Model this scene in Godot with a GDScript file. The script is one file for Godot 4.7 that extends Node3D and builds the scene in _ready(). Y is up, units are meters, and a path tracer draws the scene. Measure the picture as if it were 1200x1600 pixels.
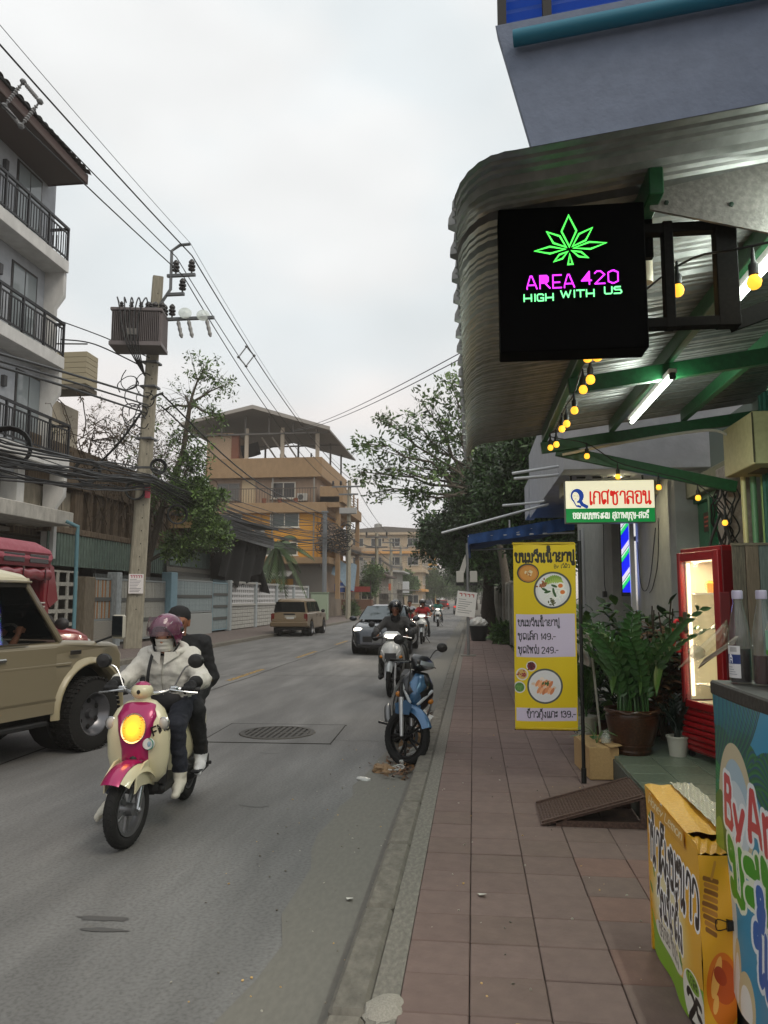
extends Node3D
# ---------------------------------------------------------------- helpers
var rng := RandomNumberGenerator.new()
var mats := {}
var used := {}
# ---------------------------------------------------------------- the scene
func _ready() -> void:
	rng.seed = 7
	var cam := Camera3D.new()
	cam.name = "camera"
	cam.fov = 67.29
	cam.near = 0.05
	cam.far = 1200.0
	add_child(cam)
	cam.position = V(0,1.65,0)
	cam.rotation = Vector3(deg_to_rad(6.408),deg_to_rad(6.602),0)
	cam.current = true
	var we := WorldEnvironment.new()
	we.name = "world_environment"
	var env := Environment.new()
	env.background_mode = Environment.BG_SKY
	env.sky = Sky.new()
	env.sky.sky_material = overcast()
	env.background_energy_multiplier = 1.0
	env.tonemap_mode = Environment.TONE_MAPPER_LINEAR
	env.tonemap_exposure = 1.32
	env.fog_enabled = true
	env.fog_density = 0.0013
	env.fog_light_color = Color(0.80,0.78,0.76)
	env.sdfgi_enabled = true
	env.ssao_enabled = true
	env.ssil_enabled = true
	we.environment = env
	add_child(we)
	var sun := DirectionalLight3D.new()
	sun.name = "sun"
	sun.light_energy = 0.3
	sun.light_angular_distance = 25.0
	sun.light_color = Color(1.0,0.95,0.88)
	sun.shadow_enabled = true
	sun.rotation = Vector3(deg_to_rad(-48),deg_to_rad(48),0)
	add_child(sun)
	street()
	right_shop()
	salon()
	right_far()
	apartment()
	old_house()
	fence_row()
	left_far()
	pole_and_wires()
	trees()
	stall()
	shop_things()
	vehicles()
	litter()
func overcast() -> PanoramaSkyMaterial:
	# an even evening overcast: pale grey overhead, faint blue rifts, warmer towards the horizon
	var n := FastNoiseLite.new()
	n.seed = 5
	n.frequency = 0.9
	n.fractal_octaves = 4
	var w := 512
	var h := 256
	var img := Image.create(w,h,false,Image.FORMAT_RGBAF)
	for y in h:
		var el := PI/2 - PI*(y+0.5)/h
		for x in w:
			var az := TAU*(x+0.5)/w
			var d := V(cos(el)*cos(az),sin(el),cos(el)*sin(az))
			var c: Color
			if el > -0.02:
				var s := clampf(el/1.1,0.0,1.0)
				var hor := Color(0.72,0.625,0.58)
				var mid := Color(0.68,0.69,0.69)
				var top := Color(0.76,0.77,0.77)
				c = hor.lerp(mid,smoothstep(0.0,0.38,s)).lerp(top,smoothstep(0.35,0.9,s))
				var k := n.get_noise_3d(d.x*2.0,d.y*5.0,d.z*2.0)
				c = c.lerp(Color(0.565,0.63,0.66),clampf(0.2 - k*1.3,0.0,0.55))
				c = c*(1.0+0.10*n.get_noise_3d(d.x*4.0+9.0,d.y*8.0,d.z*4.0))
			else:
				c = Color(0.20,0.19,0.18)
			img.set_pixel(x,y,Color(c.r,c.g,c.b,1.0))
	var m := PanoramaSkyMaterial.new()
	m.panorama = ImageTexture.create_from_image(img)
	return m
# ---------------------------------------------------------------- street
var pave_mats := []
func street() -> void:
	var soil := rough_mat(["4a463f","5c574d","6a655a"],V(6,6,6),0.01,3,0.95)
	struct("ground",M.new().box(V(0,-0.26,-200),V(900,0.4,900)),soil)
	# the road: worn concrete, darker along the wheel paths and patches, longer along the street
	var asphalt := rough_mat(["6a6968","7e7d7c","8d8c8a"],V(5.0,5.0,26.0),0.012,11,0.86,0.25)
	asphalt.detail_enabled = true
	asphalt.detail_blend_mode = BaseMaterial3D.BLEND_MODE_MUL
	asphalt.detail_albedo = noise_tex(["c4c2c0","ecebea","ffffff"],0.035,31,5,1024)
	asphalt.detail_uv_layer = BaseMaterial3D.DETAIL_UV_2
	asphalt.uv2_triplanar = true
	asphalt.uv2_world_triplanar = true
	asphalt.uv2_scale = V(0.9,0.9,0.9)
	struct("road",M.new().box(V(-4.85,-0.03,-195),V(8.6,0.06,420)),asphalt)
	# concrete gutter along the right kerb, with a broken edge towards the road
	var gut := M.new()
	var edge := []
	var z := 6.0
	while z > -75.0:
		edge.append(V(-1.02+rng.randf_range(-0.05,0.05)+0.05*sin(z*1.3),0,z))
		z -= 0.35
	for i in edge.size() - 1:
		gut.quad(V(edge[i+1].x,0.005,edge[i+1].z),V(-0.55,0.005,edge[i+1].z),V(-0.55,0.005,edge[i].z),V(edge[i].x,0.005,edge[i].z))
		gut.quad(V(edge[i].x,0.005,edge[i].z),V(edge[i].x,-0.01,edge[i].z),V(edge[i+1].x,-0.01,edge[i+1].z),V(edge[i+1].x,0.005,edge[i+1].z))
	struct("gutter",gut,rough_mat(["66635d","7a776f"],V(0.7,0.7,1.6),0.03,14,0.9,0.0))
	# slab joints and cracks as thin sealed lines
	var jm := paint("35332f",0.95)
	var j := M.new()
	for q in [-16.5,-24.0,-31.0,-39.0,-47.0,-58.0]:
		var a := []
		for i in 22: a.append(V(-8.6+i*0.36,0.003,q+rng.randf_range(-0.05,0.05)))
		strip(j,a,0.022)
	var c := []
	for i in 120: c.append(V(-4.72+rng.randf_range(-0.025,0.025),0.003,2.0 - i*0.6))
	strip(j,c,0.035)
	for k in 5:
		var a := []
		var p := V(rng.randf_range(-4.4,-1.4),0.003,-9.0 - k*3.6)
		var dir := rng.randf_range(-0.5,0.5)
		for i in 14:
			a.append(p)
			p += V(0.16,0,dir*0.16+rng.randf_range(-0.06,0.06))
		strip(j,a,0.008)
	struct("road_joint_lines",j,jm)
	# worn centre dashes
	var worn := StandardMaterial3D.new()
	worn.albedo_texture = noise_tex(["b08a4200","a8874a10","b9975cff","c2a676ff"],0.03,41)
	worn.transparency = BaseMaterial3D.TRANSPARENCY_ALPHA_SCISSOR
	worn.alpha_scissor_threshold = 0.45
	worn.uv1_triplanar = true
	worn.uv1_world_triplanar = true
	worn.uv1_scale = V(0.8,0.8,0.8)
	worn.roughness = 0.8
	for q in [-10.5,-16.6,-22.7,-28.8,-35.0,-41.0,-47.0]:
		struct("lane_marking",M.new().box(V(-4.93,0.004,q),V(0.12,0.003,2.6)),worn)
	var oil := paint("525150",0.6)
	struct("road_stain",blob_sheet(V(-1.92,0.003,-4.0),0.15,0.03,17),oil)
	struct("road_stain",blob_sheet(V(-1.86,0.0035,-3.87),0.16,0.025,17),oil)
	for i in 12: struct("road_stain",blob_sheet(V(rng.randf_range(-6.5,-1.3),0.003,rng.randf_range(-18.0,-3.2)),rng.randf_range(0.03,0.14),rng.randf_range(0.02,0.2),13),paint(["6f6e6c","7d7c79","686765"][i % 3],0.85))
	# manhole: a round cast grate set in a square concrete patch
	var patch := rough_mat(["6b6a66","807f7b"],V(2,2,2),0.02,52,0.9,0.3)
	var mh := thing("manhole_cover","round slotted cast iron manhole grate set in the road","manhole",V(-2.42,0.0,-9.5))
	var sq := M.new()
	sq.box(V(0,0.002,0),V(1.5,0.008,1.3),xf(Vector3.ZERO,0.03))
	part("concrete_surround",sq,asphalt,mh)
	for k in [-1,1]: part("surround_joint",M.new().box(V(0,0.003,k*0.655),V(1.54,0.009,0.012),xf(Vector3.ZERO,0.03)),jm,mh)
	for k in [-1,1]: part("surround_joint",M.new().box(V(k*0.757,0.003,0),V(0.012,0.009,1.3),xf(Vector3.ZERO,0.03)),jm,mh)
	var iron := rough_mat(["3b3936","57534d"],V(0.5,0.5,0.5),0.03,53,0.6,0.1,0.6)
	part("pit",M.new().lathe([Vector2(0.4,0.0065),Vector2(0.4,0.0075)],Transform3D.IDENTITY,28),paint("2a2826",0.9),mh)
	var rimm := M.new()
	var rp := []
	for q in [Vector2(0.40,0.006),Vector2(0.40,0.016),Vector2(0.46,0.016),Vector2(0.47,0.006)]: rp.append(q)
	rimm.lathe(rp,Transform3D.IDENTITY,32,false)
	part("frame_ring",rimm,iron,mh)
	for i in 11:
		var x := -0.36+i*0.072
		var l := sqrt(maxf(0.0,0.4*0.4 - x*x))
		part("grate_bar",M.new().box(V(x,0.0105,0),V(0.04,0.009,l*2),Transform3D.IDENTITY,0.002),iron,mh)
	part("cross_bar",M.new().box(V(0,0.0095,0),V(0.78,0.006,0.04)),iron,mh)
	# right pavement and its tiles
	var base := struct("pavement",M.new().box(V(0.42,0.03,-33),V(1.5,0.12,78)),rough_mat(["3c3530","4d453f"],V(2,2,2),0.02,16,0.95))
	var tiles := [["6c5a54","7c6861"],["6b5852","79655e"],["6f5c55","7e6a63"],["6a5851","78655d"],["735a52","82665c"]]
	for t in tiles.size(): pave_mats.append(rough_mat(tiles[t],V(0.9,0.9,0.9),0.016,60+t,0.88,0.2))
	var cols := [[-0.30,0.264],[-0.035,0.3],[0.266,0.3],[0.567,0.3],[0.868,0.26]]
	var shapes := {}
	var rest := M.new()
	var tz := 1.2
	var count := 0
	while tz > -62.0:
		for ci in cols.size():
			var w: float = cols[ci][1]
			var at := V(cols[ci][0]+w*0.5,0.11,tz - 0.149)
			var mi := rng.randi_range(0,3)
			if ci >= 3 and tz < -3.2 and tz > -5.0 and rng.randf() < 0.3: mi = 4
			var tilt := Basis.from_euler(V(rng.randf_range(-0.006,0.006),rng.randf_range(-0.006,0.006),rng.randf_range(-0.006,0.006)))
			at.y += rng.randf_range(-0.0025,0.0025)
			if tz < -0.9 and count < 290:
				var key := "%s %s" % [ci,mi]
				if not shapes.has(key): shapes[key] = M.new().box(Vector3.ZERO,V(w - 0.003,0.04,0.298),Transform3D.IDENTITY,0.004).mesh(pave_mats[mi],0.0)
				var o := part("paving_tile",shapes[key],null,base)
				o.transform = Transform3D(tilt,at)
				count += 1
			else:
				rest.box(Vector3.ZERO,V(w - 0.005,0.04,0.296),Transform3D(tilt,at))
		tz -= 0.302
	stuff(part("far_paving_tiles",rest,pave_mats[0],base,0.0))
	# kerb stones
	var km := [rough_mat(["67635b","868075"],V(0.8,0.8,1.5),0.02,70,0.92,0.5),rough_mat(["625f58","7f7a70"],V(0.8,0.8,1.5),0.02,71,0.92,0.5)]
	var kerb := Node3D.new()
	kerb.name = "kerb"
	kerb.set_meta("kind","structure")
	add_child(kerb)
	var kz := 1.0
	while kz > -66.0:
		var l := 1.0
		var drop := 0.0
		part("kerb_stone",M.new().box(V(-0.485+rng.randf_range(-0.006,0.006),0.045 - drop,kz - l*0.5),V(0.15,0.17,l - 0.018),Transform3D.IDENTITY,0.02),km[rng.randi() % 2],kerb)
		kz -= l
	var mortar := M.new()
	mortar.box(V(-0.355,0.032,-33),V(0.106,0.184,78))
	struct("mortar_strip",mortar,rough_mat(["68635b","8d887e"],V(0.5,0.5,1.2),0.03,72,0.95,0.3))
	# left kerb and pavement
	var lk := Node3D.new()
	lk.name = "far_kerb"
	lk.set_meta("kind","structure")
	add_child(lk)
	kz = 0.0
	while kz > -60.0:
		part("kerb_stone",M.new().box(V(-8.76,0.045,kz - 0.75),V(0.2,0.17,1.488),Transform3D.IDENTITY,0.02),km[rng.randi() % 2],lk)
		kz -= 1.5
	struct("left_pavement",M.new().box(V(-10.35,0.04,-40),V(3.0,0.16,110)),rough_mat(["5f5652","746863","7f736d"],V(1.6,1.6,1.6),0.02,75,0.92,0.3))
func strip(m: M,a: Array,w: float) -> void:
	for i in a.size() - 1:
		var d: Vector3 = (a[i+1] - a[i]).normalized()
		var s := V(-d.z,0,d.x)*w*0.5
		m.quad(a[i+1] - s,a[i+1]+s,a[i]+s,a[i] - s)
func blob_sheet(c: Vector3,rx: float,rz: float,n: int) -> M:
	var r := PackedVector3Array()
	for i in n:
		var a := -TAU*i/n
		var k := rng.randf_range(0.7,1.15)
		r.push_back(c+V(cos(a)*rx*k,0,sin(a)*rz*k))
	var m := M.new()
	m.fan(r,true)
	return m
class M:
	# a soup of triangles; front faces run clockwise
	var p := PackedVector3Array()
	var u := PackedVector2Array()
	var has_uv := false
	func tri(a: Vector3,b: Vector3,c: Vector3,ua := Vector2.ZERO,ub := Vector2.ZERO,uc := Vector2.ZERO) -> void:
		p.push_back(a); p.push_back(b); p.push_back(c)
		u.push_back(ua); u.push_back(ub); u.push_back(uc)
	func quad(a: Vector3,b: Vector3,c: Vector3,d: Vector3,uv := false) -> void:
		# a top left, b top right, c bottom right, d bottom left, seen from the front
		if uv:
			has_uv = true
			tri(a,b,c,Vector2(0,0),Vector2(1,0),Vector2(1,1))
			tri(a,c,d,Vector2(0,0),Vector2(1,1),Vector2(0,1))
		else:
			tri(a,b,c)
			tri(a,c,d)
	func box(at: Vector3,size: Vector3,xf := Transform3D.IDENTITY,bev := 0.0) -> M:
		var h := size*0.5
		var b := minf(bev,minf(h.x,minf(h.y,h.z))*0.9)
		for ax in 3:
			var e1 := (ax+1) % 3
			var e2 := (ax+2) % 3
			for s in [-1.0,1.0]:
				var q := []
				for k in [[-1,-1],[1,-1],[1,1],[-1,1]]:
					var v := Vector3.ZERO
					v[ax] = s*h[ax]
					v[e1] = k[0]*(h[e1] - b)
					v[e2] = k[1]*(h[e2] - b)
					q.append(xf*(at+v))
				if s > 0: quad(q[0],q[3],q[2],q[1])
				else: quad(q[0],q[1],q[2],q[3])
		if b > 0.0:
			for ax in 3:
				var e1 := (ax+1) % 3
				var e2 := (ax+2) % 3
				for s1 in [-1.0,1.0]:
					for s2 in [-1.0,1.0]:
						var q := []
						for k in [[-1,0],[1,0],[1,1],[-1,1]]:
							var v := Vector3.ZERO
							v[ax] = k[0]*(h[ax] - b)
							v[e1] = s1*(h[e1] - (b if k[1] == 0 else 0.0))
							v[e2] = s2*(h[e2] - (0.0 if k[1] == 0 else b))
							q.append(xf*(at+v))
						if s1*s2 > 0: quad(q[0],q[3],q[2],q[1])
						else: quad(q[0],q[1],q[2],q[3])
			for sx in [-1.0,1.0]:
				for sy in [-1.0,1.0]:
					for sz in [-1.0,1.0]:
						var s3 := Vector3(sx,sy,sz)
						var c := h*s3
						var a1 := xf*(at+c - Vector3(0,b*sy,b*sz))
						var a2 := xf*(at+c - Vector3(b*sx,0,b*sz))
						var a3 := xf*(at+c - Vector3(b*sx,b*sy,0))
						if sx*sy*sz > 0: tri(a1,a3,a2)
						else: tri(a1,a2,a3)
		return self
	func bar(a: Vector3,b: Vector3,w: float,t: float,up := Vector3.UP,bev := 0.0) -> M:
		# a box between two points: w across, t along the up side
		var d := b - a
		var z := d.normalized()
		if absf(z.dot(up)) > 0.98: up = Vector3(1,0,0) if absf(z.x) < 0.9 else Vector3(0,0,1)
		var x := up.cross(z).normalized()
		var y := z.cross(x)
		return box(Vector3.ZERO,Vector3(w,t,d.length()),Transform3D(Basis(x,y,z),(a+b)*0.5),bev)
	func rings(rs: Array,closed := true,cap := true,uv := false) -> M:
		# rs: PackedVector3Arrays of one length; seen from outside they run anticlockwise looking along the rings
		if uv: has_uv = true
		for i in rs.size() - 1:
			var r0: PackedVector3Array = rs[i]
			var r1: PackedVector3Array = rs[i+1]
			var n := r0.size()
			for j in (n if closed else n - 1):
				var k := (j+1) % n
				if uv:
					var u0 := float(j)/(n if closed else n - 1)
					var u1 := float(j+1)/(n if closed else n - 1)
					var v0 := float(i)/(rs.size() - 1)
					var v1 := float(i+1)/(rs.size() - 1)
					tri(r0[j],r1[k],r0[k],Vector2(u0,v0),Vector2(u1,v1),Vector2(u1,v0))
					tri(r0[j],r1[j],r1[k],Vector2(u0,v0),Vector2(u0,v1),Vector2(u1,v1))
				else:
					if not r0[j].is_equal_approx(r0[k]): tri(r0[j],r1[k],r0[k])
					if not r1[j].is_equal_approx(r1[k]): tri(r0[j],r1[j],r1[k])
		if cap and closed:
			fan(rs[0],false)
			fan(rs[rs.size() - 1],true)
		return self
	func fan(r: PackedVector3Array,flip: bool) -> void:
		var c := Vector3.ZERO
		for v in r: c += v
		c /= r.size()
		for j in r.size():
			var k := (j+1) % r.size()
			if r[j].is_equal_approx(r[k]): continue
			if flip: tri(c,r[k],r[j])
			else: tri(c,r[j],r[k])
	func tube(pts: Array,r,sides := 8,cap := true) -> M:
		# r: a number or a list of radii
		var rs := []
		var n := pts.size()
		var x := Vector3.ZERO
		for i in n:
			var t: Vector3 = (pts[mini(i+1,n - 1)] - pts[maxi(i - 1,0)]).normalized()
			if x == Vector3.ZERO: x = t.cross(Vector3.UP if absf(t.y) < 0.9 else Vector3.RIGHT).normalized()
			else: x = (x - t*x.dot(t)).normalized()
			var y := t.cross(x)
			var ring := PackedVector3Array()
			var rad: float = r[i] if r is Array else r
			for j in sides:
				var a := TAU*j/sides
				ring.push_back(pts[i]+(x*cos(a)+y*sin(a))*rad)
			rs.append(ring)
		return rings(rs,true,cap)
	func lathe(prof: Array,xf := Transform3D.IDENTITY,sides := 16,cap := true,squash := Vector2.ONE) -> M:
		# prof: Vector2(radius, height) upwards along y
		var rs := []
		for q in prof:
			var ring := PackedVector3Array()
			for j in sides:
				var a := -TAU*j/sides
				ring.push_back(xf*Vector3(cos(a)*q.x*squash.x,q.y,sin(a)*q.x*squash.y))
			rs.append(ring)
		return rings(rs,true,cap)
	func ball(c: Vector3,r: Vector3,sides := 12,b := Basis.IDENTITY) -> M:
		var prof := []
		var n := maxi(3,sides/2)
		for i in n+1:
			var a := -PI/2+PI*i/n
			prof.append(Vector2(maxf(cos(a),0.0001),sin(a)))
		return lathe(prof,Transform3D(b*Basis.from_scale(r),c),sides,false)
	func prism(poly: PackedVector2Array,xf: Transform3D,depth: float,bev := 0.0) -> M:
		# polygon in x, y (anticlockwise), from z = 0 back to z = -depth
		if Geometry2D.is_polygon_clockwise(poly): poly.reverse()
		# Geometry2D takes y as down; there an anticlockwise polygon (y up) reads the other way
		var fr := poly
		var idx := Geometry2D.triangulate_polygon(fr)
		var inset := fr
		if bev > 0.0: inset = inner(fr,bev)
		for i in range(0,idx.size(),3):
			var a := inset[idx[i]]
			var b := inset[idx[i+1]]
			var c := inset[idx[i+2]]
			var flip := (b - a).cross(c - a) > 0
			if flip:
				tri(xf*Vector3(a.x,a.y,0),xf*Vector3(c.x,c.y,0),xf*Vector3(b.x,b.y,0))
				tri(xf*Vector3(fr[idx[i]].x,fr[idx[i]].y,-depth),xf*Vector3(fr[idx[i+1]].x,fr[idx[i+1]].y,-depth),xf*Vector3(fr[idx[i+2]].x,fr[idx[i+2]].y,-depth))
			else:
				tri(xf*Vector3(a.x,a.y,0),xf*Vector3(b.x,b.y,0),xf*Vector3(c.x,c.y,0))
				tri(xf*Vector3(fr[idx[i]].x,fr[idx[i]].y,-depth),xf*Vector3(fr[idx[i+2]].x,fr[idx[i+2]].y,-depth),xf*Vector3(fr[idx[i+1]].x,fr[idx[i+1]].y,-depth))
		var ccw := M.area(fr) > 0
		for i in fr.size():
			var j := (i+1) % fr.size()
			var q := [xf*Vector3(fr[i].x,fr[i].y,-bev),xf*Vector3(fr[j].x,fr[j].y,-bev),xf*Vector3(fr[j].x,fr[j].y,-depth),xf*Vector3(fr[i].x,fr[i].y,-depth)]
			if ccw: quad(q[0],q[1],q[2],q[3])
			else: quad(q[0],q[3],q[2],q[1])
			if bev > 0.0:
				var w := [xf*Vector3(inset[i].x,inset[i].y,0),xf*Vector3(inset[j].x,inset[j].y,0)]
				if ccw: quad(w[0],w[1],q[1],q[0])
				else: quad(w[0],q[0],q[1],w[1])
		return self
	static func area(q: PackedVector2Array) -> float:
		var s := 0.0
		for i in q.size(): s += q[i].cross(q[(i+1) % q.size()])
		return s*0.5
	static func inner(q: PackedVector2Array,by: float) -> PackedVector2Array:
		# every corner moved inwards along its bisector
		var out := PackedVector2Array()
		var s := 1.0 if area(q) > 0 else -1.0
		var n := q.size()
		for i in n:
			var e0 := (q[i] - q[(i+n - 1) % n]).normalized()
			var e1 := (q[(i+1) % n] - q[i]).normalized()
			var n0 := Vector2(-e0.y,e0.x)*s
			var n1 := Vector2(-e1.y,e1.x)*s
			var m := (n0+n1)
			var d := maxf(0.45,1.0+n0.dot(n1))
			out.push_back(q[i]+m/d*by)
		return out
	func shell(poly: PackedVector2Array,half: Callable,bev: float,steps := 4,mids := 2) -> M:
		# a side outline (x = forward, y = up) swept across the width with rounded shoulders; half(point, share) gives half the width
		if area(poly) < 0: poly.reverse()
		var lv := []
		for i in steps+1:
			var a := PI/2*(1.0 - float(i)/steps)
			lv.append([-1.0,bev*(1.0 - sin(a)),bev*(1.0 - cos(a))])
		for i in mids: lv.append([lerpf(-0.6,0.6,float(i+1)/(mids+1)),-1.0,0.0])
		for i in steps+1:
			var a := PI/2*float(i)/steps
			lv.append([1.0,bev*(1.0 - sin(a)),bev*(1.0 - cos(a))])
		var rs := []
		for l in lv:
			# at the outer edge (sin = 1) the outline is drawn in by bev
			var ins := inner(poly,l[2]) if l[2] > 0.0 else poly
			var ring := PackedVector3Array()
			for q in ins:
				var w: float = half.call(q)
				var x: float = l[0]*w if l[1] < 0.0 else l[0]*(w - l[1])
				ring.push_back(Vector3(x,q.y,-q.x))
			rs.append(ring)
		rings(rs,true,false)
		var idx := Geometry2D.triangulate_polygon(poly)
		for i in range(0,idx.size(),3):
			for e in [0,rs.size() - 1]:
				var r: PackedVector3Array = rs[e]
				var a := r[idx[i]]
				var b := r[idx[i+1]]
				var c := r[idx[i+2]]
				var nx := (b - a).cross(c - a).x
				if (nx > 0) == (e > 0): tri(a,c,b)
				else: tri(a,b,c)
		return self
	func sheet(f: Callable,nu: int,nv: int,uv := false) -> M:
		# f(u, v); seen from the front u runs right and v runs down
		if uv: has_uv = true
		for i in nu:
			for j in nv:
				var q := [Vector2(float(i)/nu,float(j)/nv),Vector2(float(i+1)/nu,float(j)/nv),Vector2(float(i+1)/nu,float(j+1)/nv),Vector2(float(i)/nu,float(j+1)/nv)]
				var w := []
				for k in q: w.append(f.call(k.x,k.y))
				tri(w[0],w[1],w[2],q[0],q[1],q[2])
				tri(w[0],w[2],w[3],q[0],q[2],q[3])
		return self
	func add(o: M,xf := Transform3D.IDENTITY) -> M:
		for i in o.p.size():
			p.push_back(xf*o.p[i])
			u.push_back(o.u[i])
		if o.has_uv: has_uv = true
		return self
	func moved(f: Callable) -> M:
		for i in p.size(): p[i] = f.call(p[i])
		return self
	func mesh(material: Material,crease := 40.0) -> ArrayMesh:
		var n := p.size()
		var fn := PackedVector3Array()
		fn.resize(n/3)
		var at := {}
		var keys := []
		keys.resize(n)
		for t in n/3:
			fn[t] = (p[t*3+2] - p[t*3]).cross(p[t*3+1] - p[t*3])
		var nn := PackedVector3Array()
		nn.resize(n)
		if crease > 0.0:
			for i in n:
				var k := Vector3i((p[i]*5000.0).round())
				keys[i] = k
				if at.has(k): at[k].push_back(i/3)
				else: at[k] = [i/3]
			var lim := cos(deg_to_rad(crease))
			var un := PackedVector3Array()
			un.resize(fn.size())
			for t in fn.size(): un[t] = fn[t].normalized()
			for i in n:
				var me := un[i/3]
				var s := Vector3.ZERO
				for t in at[keys[i]]:
					if me.dot(un[t]) >= lim: s += fn[t]
				nn[i] = s.normalized() if s.length_squared() > 1e-20 else Vector3.UP
		else:
			for i in n: nn[i] = fn[i/3].normalized()
		var arr := []
		arr.resize(Mesh.ARRAY_MAX)
		arr[Mesh.ARRAY_VERTEX] = p
		arr[Mesh.ARRAY_NORMAL] = nn
		if has_uv: arr[Mesh.ARRAY_TEX_UV] = u
		var am := ArrayMesh.new()
		am.add_surface_from_arrays(Mesh.PRIMITIVE_TRIANGLES,arr)
		am.surface_set_material(0,material)
		return am
func V(x: float,y: float,z: float) -> Vector3: return Vector3(x,y,z)
func xf(at: Vector3,ry := 0.0,rx := 0.0,rz := 0.0) -> Transform3D:
	return Transform3D(Basis.from_euler(Vector3(rx,ry,rz)),at)
func ring(c: Vector3,x: Vector3,y: Vector3,n := 16,e := 2.0) -> PackedVector3Array:
	# superellipse ring; x cross y points along the loft
	var r := PackedVector3Array()
	for j in n:
		var a := TAU*j/n
		var ca := cos(a)
		var sa := sin(a)
		r.push_back(c+x*signf(ca)*pow(absf(ca),2.0/e)+y*signf(sa)*pow(absf(sa),2.0/e))
	return r
func poly(s: String) -> PackedVector2Array:
	var out := PackedVector2Array()
	for w in s.split(" ",false):
		var q := w.split(",")
		out.push_back(Vector2(float(q[0]),float(q[1])))
	return out
func pts3(s: String) -> Array:
	var out := []
	for w in s.split(" ",false):
		var q := w.split(",")
		out.append(Vector3(float(q[0]),float(q[1]),float(q[2])))
	return out
func smooth(pts: Array,per := 5) -> Array:
	# Catmull-Rom through the points, Vector2 or Vector3
	var out := []
	for i in pts.size() - 1:
		var a = pts[maxi(i - 1,0)]
		var b = pts[i]
		var c = pts[i+1]
		var d = pts[mini(i+2,pts.size() - 1)]
		for k in per:
			var t := float(k)/per
			out.append(b.cubic_interpolate(c,a,d,t))
	out.append(pts[-1])
	return out
func sag(a: Vector3,b: Vector3,drop: float,n := 14) -> Array:
	var out := []
	for i in n+1:
		var t := float(i)/n
		out.append(a.lerp(b,t) - Vector3(0,drop*4.0*t*(1.0 - t),0))
	return out
# ---------------------------------------------------------------- materials
func paint(hex: String,rough := 0.7,metal := 0.0,coat := 0.0) -> StandardMaterial3D:
	var key := "%s %s %s %s" % [hex,rough,metal,coat]
	if not mats.has(key):
		var m := StandardMaterial3D.new()
		m.albedo_color = Color.html(hex)
		m.roughness = rough
		m.metallic = metal
		if coat > 0.0:
			m.clearcoat_enabled = true
			m.clearcoat = coat
			m.clearcoat_roughness = 0.08
		m.resource_name = "paint_"+hex
		mats[key] = m
	return mats[key]
func glow(hex: String,energy: float) -> StandardMaterial3D:
	var key := "glow %s %s" % [hex,energy]
	if not mats.has(key):
		var m := StandardMaterial3D.new()
		m.albedo_color = Color.html(hex)
		m.emission_enabled = true
		m.emission = Color.html(hex)
		m.emission_energy_multiplier = energy
		mats[key] = m
	return mats[key]
func glass(hex: String,alpha: float,rough := 0.03) -> StandardMaterial3D:
	var key := "glass %s %s %s" % [hex,alpha,rough]
	if not mats.has(key):
		var m := StandardMaterial3D.new()
		m.albedo_color = Color(Color.html(hex),alpha)
		m.transparency = BaseMaterial3D.TRANSPARENCY_ALPHA
		m.roughness = rough
		mats[key] = m
	return mats[key]
func noise_tex(cols: Array,freq: float,seedn: int,oct := 5,size := 512,type := FastNoiseLite.TYPE_SIMPLEX_SMOOTH,normal := 0.0) -> NoiseTexture2D:
	var key := "tex %s %s %s %s %s %s %s" % [cols,freq,seedn,oct,size,type,normal]
	if mats.has(key): return mats[key]
	var n := FastNoiseLite.new()
	n.noise_type = type
	n.seed = seedn
	n.frequency = freq
	n.fractal_octaves = oct
	n.fractal_gain = 0.55
	if type == FastNoiseLite.TYPE_CELLULAR: n.cellular_return_type = FastNoiseLite.RETURN_DISTANCE
	var t := NoiseTexture2D.new()
	t.width = size
	t.height = size
	t.seamless = true
	t.noise = n
	if normal > 0.0:
		t.as_normal_map = true
		t.bump_strength = normal
	elif cols:
		var g := Gradient.new()
		var of := PackedFloat32Array()
		var cc := PackedColorArray()
		for i in cols.size():
			of.push_back(float(i)/(cols.size() - 1))
			cc.push_back(Color.html(cols[i]))
		g.offsets = of
		g.colors = cc
		t.color_ramp = g
	mats[key] = t
	return t
func rough_mat(cols: Array,metres: Vector3,freq: float,seedn: int,rough := 0.85,bump := 0.0,metal := 0.0,world := true) -> StandardMaterial3D:
	# a mottled surface: colours from a noise, and relief from a finer one (bump in centimetres)
	var key := "rough %s %s %s %s %s %s %s" % [cols,metres,freq,seedn,rough,bump,world]
	if mats.has(key): return mats[key]
	var m := StandardMaterial3D.new()
	# one shared grey pattern per contrast and grain, coloured by the lightest tone; own texture only where the hue itself changes
	var first := Color.html(cols[0])
	var last := Color.html(cols[-1])
	var ratio := clampf(snappedf(first.get_luminance()/maxf(0.01,last.get_luminance()),0.15),0.45,0.9)
	var hue := absf((first.r/maxf(0.02,first.b)) - (last.r/maxf(0.02,last.b)))
	if hue < 0.55:
		m.albedo_color = last
		var g := Color(ratio,ratio,ratio).to_html(false)
		var g2 := Color(sqrt(ratio),sqrt(ratio),sqrt(ratio)).to_html(false)
		m.albedo_texture = noise_tex([g,g2,"ffffff"],0.013 if freq < 0.018 else (0.022 if freq < 0.028 else 0.035),3+seedn % 2)
	else:
		m.albedo_texture = noise_tex(cols,freq,seedn)
	m.roughness = rough
	m.metallic = metal
	m.uv1_triplanar = true
	m.uv1_world_triplanar = world
	m.uv1_scale = Vector3(1.0/metres.x,1.0/metres.y,1.0/metres.z)
	if bump > 0.0:
		m.heightmap_enabled = true
		m.heightmap_scale = bump
		m.heightmap_texture = noise_tex([],0.05,77,4)
	mats[key] = m
	return m
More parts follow.
